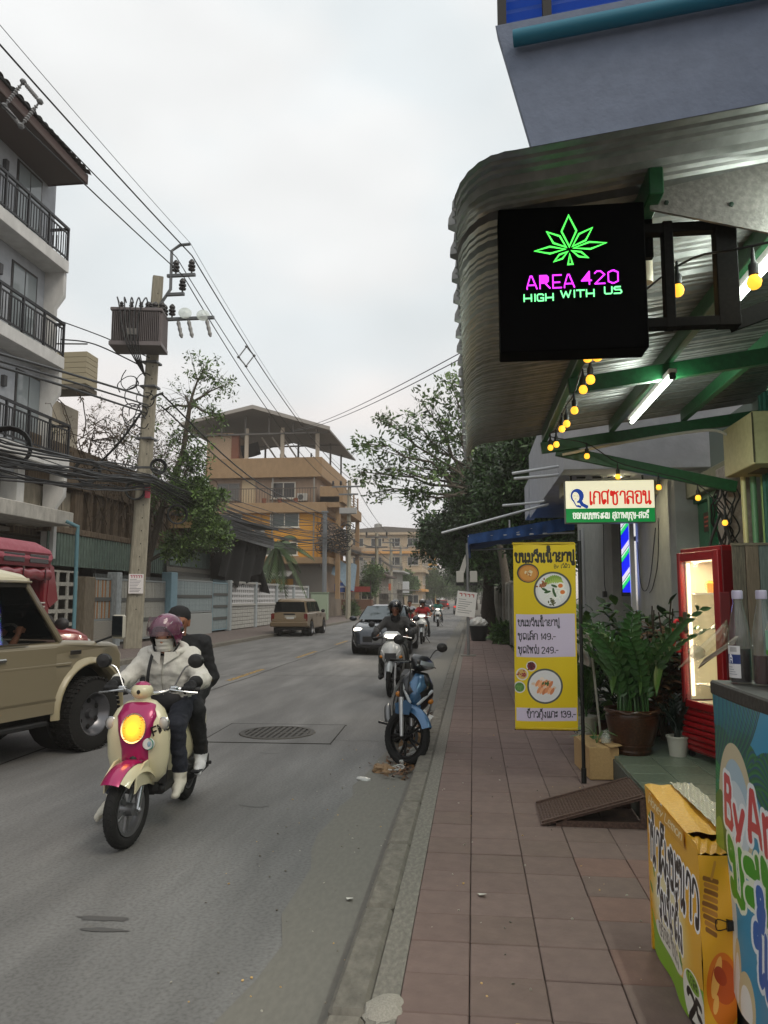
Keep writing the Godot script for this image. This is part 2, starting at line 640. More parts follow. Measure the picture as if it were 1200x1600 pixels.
func printed(img: Image,rough := 0.6,energy := 0.0,nearest := false) -> StandardMaterial3D:
	var m := StandardMaterial3D.new()
	m.albedo_texture = ImageTexture.create_from_image(img)
	m.roughness = rough
	m.texture_repeat = false
	if nearest: m.texture_filter = BaseMaterial3D.TEXTURE_FILTER_NEAREST
	if energy > 0.0:
		m.emission_enabled = true
		m.emission_operator = BaseMaterial3D.EMISSION_OP_MULTIPLY
		m.emission = Color.WHITE
		m.emission_texture = m.albedo_texture
		m.emission_energy_multiplier = energy
	return m
# ---------------------------------------------------------------- objects
func numbered(called: String) -> String:
	if not used.has(called):
		used[called] = 0
		return called
	used[called] += 1
	return "%s_%03d" % [called,used[called]]
func tag(o: Node,label: String,category: String,group := "") -> Node:
	o.set_meta("label",label)
	o.set_meta("category",category)
	if group: o.set_meta("group",group)
	return o
func thing(called: String,label: String,category: String,at := Vector3.ZERO,turn := 0.0,group := "") -> Node3D:
	var o := Node3D.new()
	o.name = numbered(called)
	add_child(o)
	o.position = at
	o.rotation.y = turn
	tag(o,label,category,group)
	return o
func part(called: String,m,material: Material,parent: Node,crease := 40.0,label := "") -> MeshInstance3D:
	var o := MeshInstance3D.new()
	o.mesh = m.mesh(material,crease) if m is M else m
	if parent == self:
		o.name = numbered(called)
		add_child(o)
	else:
		var kids: Dictionary = parent.get_meta("kids") if parent.has_meta("kids") else {}
		var k: int = kids.get(called,0)
		o.name = called if k == 0 else "%s_%03d" % [called,k]
		kids[called] = k+1
		parent.set_meta("kids",kids)
		parent.add_child(o,true)
	if label: o.set_meta("label",label)
	return o
func single(called: String,m,material: Material,label: String,category: String,group := "",crease := 40.0) -> MeshInstance3D:
	var o := part(called,m,material,self,crease)
	tag(o,label,category,group)
	return o
func struct(called: String,m,material: Material,crease := 40.0) -> MeshInstance3D:
	var o := part(called,m,material,self,crease)
	o.set_meta("kind","structure")
	return o
func stuff(o: Node) -> Node:
	o.set_meta("kind","stuff")
	return o
func dup(o: Node3D,label: String,at: Vector3,turn := 0.0,group := "") -> Node3D:
	var r: Node3D = o.duplicate()
	var base := String(o.name)
	if base.length() > 4 and base[-4] == "_" and base.right(3).is_valid_int(): base = base.left(-4)
	r.name = numbered(base)
	add_child(r)
	r.position = at
	r.rotation.y = turn
	r.set_meta("label",label)
	if group: r.set_meta("group",group)
	return r
func multi(called: String,mesh: Mesh,where: Array,parent: Node,cols: Array = []) -> MultiMeshInstance3D:
	var mm := MultiMesh.new()
	mm.transform_format = MultiMesh.TRANSFORM_3D
	mm.use_colors = not cols.is_empty()
	mm.mesh = mesh
	mm.instance_count = where.size()
	for i in where.size():
		mm.set_instance_transform(i,where[i])
		if cols: mm.set_instance_color(i,cols[i])
	var o := MultiMeshInstance3D.new()
	o.multimesh = mm
	o.name = numbered(called) if parent == self else called
	parent.add_child(o,true)
	stuff(o)
	return o
func area_light(at: Vector3,towards: Vector3,w: float,h: float,hex: String,energy: float,called := "lamp_light") -> void:
	var l := AreaLight3D.new()
	l.name = numbered(called)
	l.area_size = Vector2(w,h)
	l.light_color = Color.html(hex)
	l.light_energy = energy
	l.area_range = 12.0
	l.area_attenuation = 2.0
	l.shadow_enabled = true
	add_child(l)
	l.look_at_from_position(at,at+towards,Vector3.UP if absf(towards.normalized().y) < 0.95 else Vector3.FORWARD)
# ---------------------------------------------------------------- lettering: one-stroke glyphs on a 0..9 grid, "/" lifts the pen
const GL := {
	"ก": "00 04 14 05 17 37 56 50","ข": "26 15 05 07 17 26 13 20 50 57","น": "26 15 05 07 17 26 20 41 51 61 60 50 57","ม": "26 15 05 07 17 26 21 10 00 01 11 50 57",
	"จ": "05 17 37 55 50 31 22 32 31","ย": "26 16 17 27 26 04 23 01 10 40 51 57","า": "05 17 37 46 40","ป": "26 15 05 07 17 26 20 50 59","บ": "26 15 05 07 17 26 20 50 57",
	"ช": "26 15 05 07 17 26 20 50 55 46 67","ซ": "15 05 07 17 25 37 26 20 50 55 46 67","ด": "21 22 32 31 10 05 17 47 56 50","ต": "21 22 32 31 10 05 17 36 57 65 60",
	"เ": "17 10 20 21 11","แ": "17 10 20 21 11 / 47 40 50 51 41","ล": "00 10 12 02 00 03 24 53 / 05 17 47 56 50","ว": "05 17 37 55 51 40 30 31 41","ใ": "10 20 21 11 15 28 19 09 08",
	"โ": "10 20 21 11 16 08 29 49","ห": "26 15 05 07 17 26 20 / 23 45 56 67 57 46 50","ญ": "21 11 10 20 05 17 37 46 40 / 40 70 77","ง": "35 25 26 36 35 31 20 03",
	"ศ": "21 22 32 31 10 05 17 47 56 50 / 56 68","ส": "00 10 12 02 00 03 24 53 / 05 17 47 56 50 / 56 68","อ": "15 25 24 14 11 20 40 51 56 47 17 06","ท": "26 15 05 07 17 26 20 / 24 47 56 50",
	"ร": "31 21 20 30 31 34 14 05 17 47","ผ": "16 26 27 17 05 00 33 60 67","พ": "26 15 05 07 17 26 20 44 70 77","ภ": "00 10 11 01 04 14 05 17 47 56 50","ษ": "26 15 05 07 17 26 20 50 57 / 33 44 63",
	"ะ": "05 15 16 06 05 25 27 / 01 11 12 02 01 21 23","ี": "00 12 32 40 00 / 40 43","ึ": "00 12 32 40 00 / 43 53 52 42","ิ": "00 12 32 40 00","ื": "00 12 32 40 00 / 30 33 / 40 43","่": "20 23","้": "11 21 22 12 11 30 43","๊": "00 11 21 10 20 32 43",
	"็": "10 00 02 12 11 23 43","ํ": "10 30 32 12 10","ุ": "02 12 10","ู": "02 12 10 30 32","ถ": "00 10 11 01 04 14 05 17 47 56 50","ฟ": "26 15 05 07 17 26 20 44 70 79",
	"0": "20 01 06 27 37 56 51 30 20","1": "15 27 20","2": "06 17 37 55 00 50","3": "06 17 37 46 44 24 44 52 51 30 10 01","4": "40 47 02 52","5": "47 07 04 34 53 51 30 00","9": "54 23 04 06 27 37 56 54 51 30 10","8": "24 05 06 27 37 56 55 24 02 01 20 30 51 52 24",
	".": "10 11","-": "03 33","A": "00 01 27 37 60 / 12 52","R": "00 07 47 56 54 43 03 / 33 60","E": "50 00 07 57 / 03 43","H": "00 07 / 60 67 / 03 63","I": "10 17","G": "56 47 17 06 01 10 50 53 33","W": "07 20 46 60 87","T": "07 67 / 30 37",
	"U": "07 01 10 50 61 67","S": "57 17 06 05 14 54 62 61 50 00","B": "00 07 37 46 45 34 04 34 53 51 40 00","y": "05 21 / 55 10","m": "00 05 / 04 25 34 30 / 34 55 64 60","n": "00 05 / 04 25 44 40","o": "20 01 04 25 35 54 51 30 20","F": "00 07 57 / 03 43","i": "10 14 / 16 17",
	"L": "07 00 50","e": "03 53 54 35 15 03 01 10 40","P": "00 07 47 56 54 43 03","C": "56 47 17 06 01 10 40 51","K": "00 07 / 57 03 50","N": "00 07 50 57","O": "10 01 06 17 47 56 51 40 10","D": "00 07 37 56 51 30 00","a": "54 25 04 01 20 50 / 55 50","t": "17 11 20 30 / 05 35","r": "00 05 / 03 25 35","s": "45 15 04 13 33 42 41 30 00","h": "00 07 / 03 25 34 30","l": "17 10 20"}
const UP := "ี ึ ิ ื ่ ้ ๊ ็ ํ"
const LOW := "ุ ู"
func strokes(text: String,straight := false) -> Array:
	# [lines, width] in units of the letter height
	var lines := []
	var x := 0.0
	var prev := 0.0
	var lift := 0
	var squeezed := text.replace("ำ","ํา")
	for ch in squeezed:
		if ch == " ":
			x += 0.5
			continue
		var dx := x
		var dy := 0.0
		var k := 1.0/7.0
		if ch in UP:
			dx = prev+0.1
			dy = 1.12+lift*0.44
			k = 0.125
			lift += 1
		elif ch in LOW:
			dx = prev+0.4
			dy = -0.42
			k = 0.14
		elif not GL.has(ch):
			continue
		else:
			prev = x
			lift = 0
		var far := 0.0
		for s in GL[ch].split("/"):
			var q := []
			for w in s.split(" ",false):
				q.append(Vector2(dx+int(w[0])*k,dy+int(w[1])*k))
				far = maxf(far,int(w[0])*k)
			lines.append(q if straight or q.size() < 3 else smooth(q,4))
		if not (ch in UP or ch in LOW): x += far+0.28
	return [lines,maxf(0.1,x - 0.28)]
func dot(img: Image,c: Vector2,r: float,col: Color) -> void:
	for y in range(maxi(0,int(c.y - r - 1)),mini(img.get_height(),int(c.y+r+2))):
		for x in range(maxi(0,int(c.x - r - 1)),mini(img.get_width(),int(c.x+r+2))):
			var d := c.distance_to(Vector2(x+0.5,y+0.5))
			if d < r - 0.5: img.set_pixel(x,y,col)
			elif d < r+0.5: img.set_pixel(x,y,img.get_pixel(x,y).lerp(col,r+0.5 - d))
func oval(img: Image,c: Vector2,r: Vector2,col: Color,turn := 0.0) -> void:
	var m := maxf(r.x,r.y)+1
	for y in range(maxi(0,int(c.y - m)),mini(img.get_height(),int(c.y+m+1))):
		for x in range(maxi(0,int(c.x - m)),mini(img.get_width(),int(c.x+m+1))):
			var q := (Vector2(x+0.5,y+0.5) - c).rotated(-turn)/r
			if q.length_squared() < 1.0: img.set_pixel(x,y,col)
func line(img: Image,q: Array,w: float,col: Color) -> void:
	for i in q.size() - 1:
		var n := maxi(1,int(q[i].distance_to(q[i+1])/maxf(0.8,w*0.3)))
		for k in n+1: dot(img,q[i].lerp(q[i+1],float(k)/n),w*0.5,col)
func write(img: Image,text: String,at: Vector2,h: float,w: float,col: Color,fit := 0.0,slant := 0.0,outline := 0.0,ocol := Color.WHITE,straight := false) -> void:
	# at: left end of the baseline; fit: width in pixels to squeeze or stretch to
	var s := strokes(text,straight)
	var kx: float = h if fit == 0.0 else fit/s[1]
	for pass_no in ([0,1] if outline > 0.0 else [1]):
		for l in s[0]:
			var q := []
			for v in l: q.append(at+Vector2(v.x*kx+v.y*slant*h,-v.y*h))
			line(img,q,w+(outline if pass_no == 0 else 0.0),ocol if pass_no == 0 else col)
func ribbon(m: M,text: String,at: Transform3D,h: float,w: float,fit: float,depth := 0.004) -> void:
	# letters as flat raised bars in the plane of `at`
	var s := strokes(text,true)
	for l in s[0]:
		var q := PackedVector2Array()
		for v in l: q.push_back(Vector2(v.x*fit/s[1],v.y*h))
		var runs := [q]
		if q.size() > 3 and q[0].is_equal_approx(q[q.size() - 1]): runs = [q.slice(0,q.size()/2+1),q.slice(q.size()/2)]
		for run in runs:
			for pg in Geometry2D.offset_polyline(run,w*0.5,Geometry2D.JOIN_MITER,Geometry2D.END_SQUARE):
				m.prism(pg,at,depth)
func blank(w: int,h: int,hex: String) -> Image:
	var img := Image.create(w,h,false,Image.FORMAT_RGB8)
	img.fill(Color.html(hex))
	return img
# ---------------------------------------------------------------- the shop with the canopy
func roof_y(x: float) -> float: return 3.08+0.13*(x - 0.13)
func right_shop() -> void:
	var cn := thing("shop_canopy","ribbed grey metal canopy with curved front lip and green steel frame over the pavement","canopy",V(1.2,3.1,-4.7))
	var o := -cn.position
	var met := rough_mat(["66625a","7f7d78","90908d"],V(1.2,1.2,1.2),0.02,80,0.45,0.0,0.5)
	# profile across the ribs (z, height) and path from the wall out and down over the lip
	var path := []
	for i in 9:
		var x := 2.75 - i*0.325
		path.append([V(x,roof_y(x),0),V(0.13,-1,0).normalized()*-1.0])
	for i in range(1,13):
		var a := deg_to_rad(82.0)*i/12
		var c := V(0.14,roof_y(0.14) - 0.19,0)
		path.append([c+V(-sin(a),cos(a),0)*0.19*(1.0 if i % 2 else 0.985),V(-sin(a),cos(a),0)])
	var prof := []
	var z := -2.36
	while z > -6.95:
		for q in [[0.0,0.0],[0.035,0.0],[0.042,0.009],[0.052,0.009],[0.059,0.0],[0.09,0.0],[0.097,0.009],[0.107,0.009],[0.114,0.0],[0.145,0.0],[0.16,0.026],[0.19,0.026],[0.21,0.0]]: prof.append([z - q[0],q[1]])
		z -= 0.225
	var sh := M.new()
	for t in [0.0,-0.003]:
		for i in path.size() - 1:
			for j in prof.size() - 1:
				var q := []
				for k in [[i,j],[i+1,j],[i+1,j+1],[i,j+1]]:
					var p: Array = path[k[0]]
					q.append(p[0]+p[1]*(prof[k[1]][1]+t)+V(0,0,prof[k[1]][0])+o)
				if t == 0.0: sh.quad(q[0],q[1],q[2],q[3])
				else: sh.quad(q[0],q[3],q[2],q[1])
	part("roof_sheet",sh,met,cn,25.0)
	var green := rough_mat(["0d4024","16572f"],V(0.6,0.6,0.6),0.02,81,0.42,0.05)
	var dark := rough_mat(["12281c","1a3526","213f2e"],V(0.6,0.6,0.6),0.02,82,0.5,0.05)
	for x in [0.65,1.24,1.86]:
		part("purlin",M.new().box(V(x,roof_y(x) - 0.052,-4.77)+o,V(0.05,0.1,4.3),Transform3D.IDENTITY,0.004),green,cn,30)
	for zz in [-4.9,-6.93]:
		part("rafter",M.new().bar(V(0.62,roof_y(0.62) - 0.152,zz)+o,V(2.7,roof_y(2.7) - 0.152,zz)+o,0.06,0.1,Vector3.UP,0.004),green,cn,30)
	part("brace",M.new().bar(V(0.76,2.98,-6.99)+o,V(2.3,2.62,-6.99)+o,0.05,0.1,Vector3.UP,0.004),green,cn,30)
	part("brace",M.new().bar(V(1.86,2.99,-4.95)+o,V(2.5,2.72,-4.95)+o,0.05,0.08,Vector3.UP,0.004),green,cn,30)
	var pl := M.new().prism(poly("0.645,3.03 1.06,2.915 1.9,2.72 1.9,3.27 1.07,3.18 0.645,3.1"),xf(V(0,0,-2.70)+o),0.012)
	part("gusset_plate",pl,rough_mat(["6f6d69","85827d","94918b"],V(0.5,0.5,0.5),0.03,83,0.6,0.1,0.3),cn)
	for i in 5: part("bolt",M.new().lathe([Vector2(0.009,0),Vector2(0.009,0.006),Vector2(0.004,0.008)],Transform3D(Basis.from_euler(V(PI/2,0,0)),V(0.7+i*0.22,3.05 - 0.02*i,-2.70)+o),6),dark,cn)
	var pipe := M.new().tube(smooth(pts3("0.8,2.92,-6.88 1.4,3.03,-6.88 1.95,3.1,-6.86 2.12,3.1,-6.86 2.25,3.06,-6.86 2.36,3.2,-6.8"),4),0.013,8)
	single("conduit_pipe",pipe,paint("b9b7ae",0.5),"white plastic conduit pipe along the far green rafter of the canopy","pipe")
	# walls of the shop
	var teal := rough_mat(["0d4a3f","125a4c","186656"],V(0.5,3.0,0.5),0.02,84,0.6,0.2)
	var sw := thing("green_shop","green shop front with window, column and corrugated teal wall under the canopy","shop",V(2.5,0.13,-5))
	o = -sw.position
	var tw := M.new()
	var cz := -1.6
	while cz > -6.75:
		for q in [[0.0,0.0,0.05,0.0],[0.05,0.0,0.062,0.014],[0.062,0.014,0.088,0.014],[0.088,0.014,0.1,0.0]]:
			var a := V(2.46 - q[1],3.42,cz - q[0])+o
			var b := V(2.46 - q[3],3.42,cz - q[2])+o
			tw.quad(b,a,a - V(0,3.1,0),b - V(0,3.1,0))
		cz -= 0.1
	part("corrugated_wall",tw,teal,sw,0.0)
	part("back_wall",M.new().box(V(2.6,1.78,-4.9)+o,V(0.2,3.3,6.9)),paint("6f7a72",0.9),sw)
	part("column",M.new().box(V(2.42,1.5,-7.3)+o,V(0.3,2.7,0.3),Transform3D.IDENTITY,0.01),rough_mat(["8d837c","a1968d","afa59b"],V(0.8,0.8,0.8),0.02,85,0.85,0.2),sw)
	part("pilaster",M.new().box(V(2.47,1.75,-8.95)+o,V(0.2,3.2,0.16),Transform3D.IDENTITY,0.006),paint("15362a",0.6),sw)
	part("lintel",M.new().box(V(2.46,2.83,-8.1)+o,V(0.26,0.2,1.55),Transform3D.IDENTITY,0.008),rough_mat(["6f705f","87876f"],V(1,1,1),0.02,86,0.85,0.2),sw)
	for q in [[2.2,0.05,1.44],[0.42,0.12,1.44]]:
		part("window_rail",M.new().box(V(2.44,q[0]+0.5,-8.14)+o,V(0.07,q[1],q[2])),paint("2d6b4a",0.5),sw)
	for zz in [-7.5,-8.14,-8.8]:
		part("window_post",M.new().box(V(2.437,1.6,zz)+o,V(0.075,2.3,0.06)),paint("2d6b4a",0.5),sw)
	part("window_pane",M.new().box(V(2.455,1.6,-8.15)+o,V(0.012,2.2,1.3)),rough_mat(["1f6b45","2a7c52"],V(1,1,1),0.02,87,0.15),sw)
	for q in [[2.16,2.84,0.022,"cfcf9a"],[2.24,2.84,0.026,"5f8f6a"],[2.32,2.86,0.022,"8fae6a"]]:
		part("drain_pipe",M.new().tube([V(q[0]+0.18,0.34,-7.06+q[0]*0.06)+o,V(q[0]+0.18,q[1]+0.2,-7.06+q[0]*0.06)+o],q[2],10),paint(q[3],0.45),sw)
	# notices in the window
	var nt := blank(64,96,"e7e5de")
	for i in 9: line(nt,[Vector2(8,12+i*9),Vector2(30+(i*37) % 24,12+i*9)],3,Color.html("8d6a66" if i < 2 else "9a9a98"))
	nt.fill_rect(Rect2i(10,42,18,26),Color.html("6b4a44"))
	var no := M.new()
	no.quad(V(2.43,2.62,-7.96),V(2.43,2.62,-7.72),V(2.43,2.2,-7.72),V(2.43,2.2,-7.96),true)
	no.quad(V(2.431,2.62,-7.72),V(2.431,2.62,-7.96),V(2.431,2.2,-7.96),V(2.431,2.2,-7.72),true)
	single("paper_notice",no,printed(nt),"white paper notice taped inside the green shop window","notice")
	var rs := blank(64,48,"3a2418")
	for i in 3: line(rs,[Vector2(8,11+i*12),Vector2(52 - i*5,11+i*12)],5,Color.html("b8503a"))
	var sg := M.new().box(V(2.42,2.44,-8.28),V(0.012,0.2,0.22))
	sg.quad(V(2.413,2.53,-8.38),V(2.413,2.53,-8.18),V(2.413,2.35,-8.18),V(2.413,2.35,-8.38),true)
	single("red_notice",sg,printed(rs),"small dark notice with red lettering stuck on the green window","notice")
	# beige box and cable tangle
	var bb := thing("wall_box","beige metal equipment box mounted high on the shop wall","box",V(2.4,2.7,-6.6))
	part("casing",M.new().box(V(0.05,0.21,0.0),V(0.5,0.42,0.72),Transform3D.IDENTITY,0.006),rough_mat(["9b9468","a9a274","b3ac80"],V(0.8,0.8,0.8),0.02,88,0.6,0.05),bb)
	part("front_seam",M.new().box(V(-0.2,0.21,0.361),V(0.012,0.4,0.006)),paint("4a4530",0.8),bb)
	part("vent",M.new().box(V(0.02,-0.003,0.0),V(0.2,0.008,0.3)),paint("5a543c",0.8),bb)
	var tang := M.new()
	for k in 9:
		var q := []
		var a := rng.randf()*TAU
		for i in 9: q.append(V(2.2+0.02*k - 0.05,2.62 - i*0.075,-7.1)+V(cos(a+i*0.9)*0.035*(1+(i % 3)*0.5),0,sin(a+i*0.8)*0.05))
		tang.tube(smooth(q,3),0.007,5)
	for s in [-1,1]: tang.tube(smooth([V(2.18,2.4,-7.06),V(2.15+s*0.05,2.25,-6.98),V(2.12+s*0.09,2.1,-6.9),V(2.12+s*0.1,2.0,-6.8)],4),0.014,6)
	single("cable_tangle",tang,paint("141414",0.6),"tangle of black cables hanging by the column above the red fridge","cables")
	# upper storey: tilted grey parapet, blue blind, teal pipe
	var up := thing("upper_balcony","grey rendered balcony parapet with blue blinds above the canopy","balcony",V(1.4,4.0,-4.8))
	o = -up.position
	var skew := Basis.from_euler(V(0,deg_to_rad(-9),0))
	var gp := rough_mat(["66718a","7c8699"],V(1.3,1.3,1.3),0.015,90,0.9,0.25)
	part("parapet",M.new().prism(poly("0.42,-1.0 6.0,-1.0 6.0,0.94 -0.05,0.94"),Transform3D(skew,V(0.25,4.68,-5.0)+o),0.14,0.004),gp,up)
	part("parapet_pipe",M.new().tube([Transform3D(skew,V(0.25,4.68,-5.0)+o)*V(0.08,0.76,0.07),Transform3D(skew,V(0.25,4.68,-5.0)+o)*V(4.5,0.79,0.07)],0.055,12),paint("1f6f86",0.5),up,40,"thick teal pipe along the parapet")
	var bl := M.new()
	for i in 24:
		var y0 := 0.95+i*0.045
		var f := func(k: int) -> float: return 0.02 if k % 2 else 0.0
		bl.quad(V(0.02,y0+0.045,f.call(i+1)),V(2.9,y0+0.045,f.call(i+1)),V(2.9,y0,f.call(i)),V(0.02,y0,f.call(i)))
	var blue := paint("123c86",0.6).duplicate()
	blue.backlight_enabled = true
	blue.backlight = Color.html("1250c8")
	bl.moved(func(q): return Transform3D(skew,V(0.25,4.68,-5.12)+o)*q)
	part("blue_blind",bl,blue,up,0.0)
	for x in [0.0,0.31,1.9]: part("blind_post",M.new().box(Transform3D(skew,V(0.25,4.68,-5.06)+o)*V(x,1.5,0),V(0.06,1.15,0.06)),paint("2b2926",0.7),up)
	part("floor_slab",M.new().box(V(3.2,3.85,-3.2)+o,V(2.4,0.4,4.0)),gp,up)
	part("rear_wall",M.new().box(V(3.6,5.5,-4.0)+o,V(0.2,3.6,7.0)),gp,up)
	leaf_sign()
	# lamps: tubes under the purlin
	for q in [[1.22,2.99,-5.35,1.2,"fluorescent tube under the canopy between the sign and the far rafter"],[1.2,2.99,-3.0,1.2,"fluorescent tube under the canopy nearest the street corner of the frame"]]:
		var t := thing("tube_lamp",q[4],"lamp",V(q[0],q[1],q[2]),0.0,"fluorescent tubes")
		part("housing",M.new().box(V(0,0.035,0),V(0.05,0.03,q[3]+0.06),Transform3D.IDENTITY,0.004),paint("dedede",0.5),t)
		part("tube",M.new().tube([V(0,0,-q[3]/2),V(0,0,q[3]/2)],0.014,10),glow("f4fff0",7.0),t)
		for s in [-1,1]: part("end_cap",M.new().box(V(0,0.008,s*(q[3]/2+0.015)),V(0.036,0.045,0.03),Transform3D.IDENTITY,0.004),paint("2a2a2a",0.5),t)
		area_light(V(q[0],q[1] - 0.02,q[2]),Vector3.DOWN,0.03,q[3],"f2fff4",1.6,"tube_light")
		# a bare tube shines sideways and up past its housing too
		for s in [-1,1]: area_light(V(q[0]+s*0.03,q[1]+0.0,q[2]),V(s,0.25,0),q[3],0.03,"f2fff4",0.55,"tube_light")
	string_lights()
func leaf_sign() -> void:
	var s := thing("illuminated_sign","square black light box sign with green leaf outline and pink lettering","sign",V(0.365,2.5,-2.7))
	var b := rough_mat(["040405","060607"],V(0.5,0.5,0.5),0.02,91,0.9)
	b.metallic_specular = 0.12
	part("box",M.new().box(V(0,0.2925,-0.06),V(0.516,0.538,0.12),Transform3D.IDENTITY,0.004),b,s)
	# face coordinates: 545 units across the face of 0.516 m
	var k := 0.516/545.0
	var at := func(x: float,y: float) -> Vector2: return Vector2((x - 225.0)*k - 0.258,0.56 - (y - 58.0)*k*1.0)
	var leafs := [[490,92,490,226,31],[404,155,482,226,21],[580,148,498,224,21],[357,232,478,230,17],[630,213,502,228,17],[428,280,487,238,13],[562,270,495,236,13]]
	for l in leafs:
		var t: Vector2 = at.call(l[0],l[1])
		var e: Vector2 = at.call(l[2],l[3])
		var n: Vector2 = (t - e).orthogonal().normalized()*l[4]*k
		var c := e.lerp(t,0.5)
		var q := PackedVector2Array([e,c+n,t,c - n])
		var m := M.new()
		frame2(m,q,0.0056)
		part("leaf_outline",m,glow("57ff5e",1.15),s,0.0)
	var st := M.new()
	frame2(st,PackedVector2Array([at.call(490,246),at.call(504,293),at.call(480,294)]),0.0052)
	part("leaf_stem",st,glow("57ff5e",1.15),s,0.0)
	var a1 := M.new()
	var p0: Vector2 = at.call(329,381)
	ribbon(a1,"AREA",Transform3D(Basis.IDENTITY,V(p0.x,p0.y,0.003)),0.047,0.0044,0.166)
	p0 = at.call(532,372)
	ribbon(a1,"420",Transform3D(Basis.IDENTITY,V(p0.x,p0.y,0.003)),0.046,0.0044,0.126)
	part("pink_lettering",a1,glow("e238ff",1.2),s,0.0)
	for w in [["HIGH",317,429,0.102],["WITH",454,420,0.115],["US",615,413,0.058]]:
		p0 = at.call(w[1],w[2])
		var a2 := M.new()
		ribbon(a2,w[0],Transform3D(Basis.IDENTITY,V(p0.x,p0.y,0.003)),0.024,0.0042,w[3])
		part("green_word",a2,glow("7dffa0",1.1),s,0.0)
	# steel bracket that carries the box
	var fr := thing("sign_bracket","black square tube bracket holding the light box sign to the canopy","bracket",V(0.9,2.6,-2.78))
	var bm := rough_mat(["0c0c0c","171615"],V(0.4,0.4,0.4),0.03,92,0.85)
	bm.metallic_specular = 0.2
	var ov := -fr.position
	for q in [[0.715,0.035],[0.915,0.075]]: part("upright",M.new().box(V(q[0],2.81,-2.775)+ov,V(q[1],0.4,0.05),Transform3D.IDENTITY,0.003),bm,fr)
	for y in [2.985,2.63]: part("rail",M.new().box(V(0.79,y,-2.774)+ov,V(0.33,0.036,0.046),Transform3D.IDENTITY,0.003),bm,fr)
	part("stay",M.new().bar(V(0.93,2.63,-2.79)+ov,V(1.4,2.82,-2.9)+ov,0.04,0.06),bm,fr)
	part("hanger",M.new().box(V(0.66,3.0,-2.82)+ov,V(0.03,0.2,0.03)),bm,fr)
	var cam := thing("junction_can","cream round junction can beside the black sign bracket","junction box",V(0.672,2.86,-2.95))
	part("can",M.new().lathe([Vector2(0.03,0),Vector2(0.032,0.01),Vector2(0.032,0.1),Vector2(0.026,0.112)],Transform3D.IDENTITY,16),paint("cfc6ae",0.5),cam)
	part("cap",M.new().lathe([Vector2(0.02,0.112),Vector2(0.02,0.125)],Transform3D.IDENTITY,12),paint("3a3a38",0.5),cam)
func frame2(m: M,q: PackedVector2Array,w: float) -> void:
	# a closed outline as bars in the plane z = 0.003
	var inn := M.inner(q,w)
	for i in q.size():
		var j := (i+1) % q.size()
		var g := PackedVector2Array([q[i],q[j],inn[j],inn[i]])
		m.prism(g,Transform3D(Basis.IDENTITY,V(0,0,0.003)),0.004)
func string_lights() -> void:
	var bulbs := pts3("0.947,2.702,-2.6 0.807,2.844,-3.0 0.592,2.780,-3.6 0.593,2.868,-3.9 0.619,2.781,-4.0 0.624,2.810,-4.3 0.653,2.838,-4.9 0.651,2.843,-5.3 0.653,2.873,-5.6 0.676,2.878,-6.2 0.660,2.912,-6.5 0.987,2.869,-6.7 1.269,2.708,-6.85 1.599,2.602,-6.8 1.907,2.499,-6.75 2.100,2.279,-6.7")
	var s := thing("string_lights","black festoon cable with round yellow bulbs hung around the canopy edge","string lights",V(0.65,2.9,-4.6))
	var o := -s.position
	var blackm := paint("121212",0.6)
	var cable := [V(1.35,2.86,-2.5)]
	for b in bulbs: cable.append(b+V(0.0,0.115+0.02*sin(b.z*7.0),0.0))
	cable.append(V(2.16,2.6,-6.95))
	var cm := M.new().tube(smooth(cable,5).map(func(q): return q+o),0.0045,6)
	part("cable",cm,blackm,s)
	var gm := glow("ffb938",1.1)
	for b in bulbs:
		var q: Vector3 = b+o
		part("bulb",M.new().lathe([Vector2(0.001,-0.025),Vector2(0.012,-0.0225),Vector2(0.021,-0.014),Vector2(0.0245,0.0),Vector2(0.021,0.013),Vector2(0.013,0.024)],Transform3D(Basis.IDENTITY,q),14),gm,s)
		var so := M.new().lathe([Vector2(0.013,0.022),Vector2(0.017,0.026),Vector2(0.017,0.06),Vector2(0.009,0.07),Vector2(0.004,0.12)],Transform3D(Basis.IDENTITY,q),10)
		part("socket",so,blackm,s)
		var l := OmniLight3D.new()
		l.name = numbered("bulb_light")
		l.light_energy = 0.006
		l.light_size = 0.02
		l.omni_range = 6.0
		l.omni_attenuation = 2.0
		l.shadow_enabled = true
		l.light_color = Color.html("ffcf7a")
		add_child(l)
		l.position = b
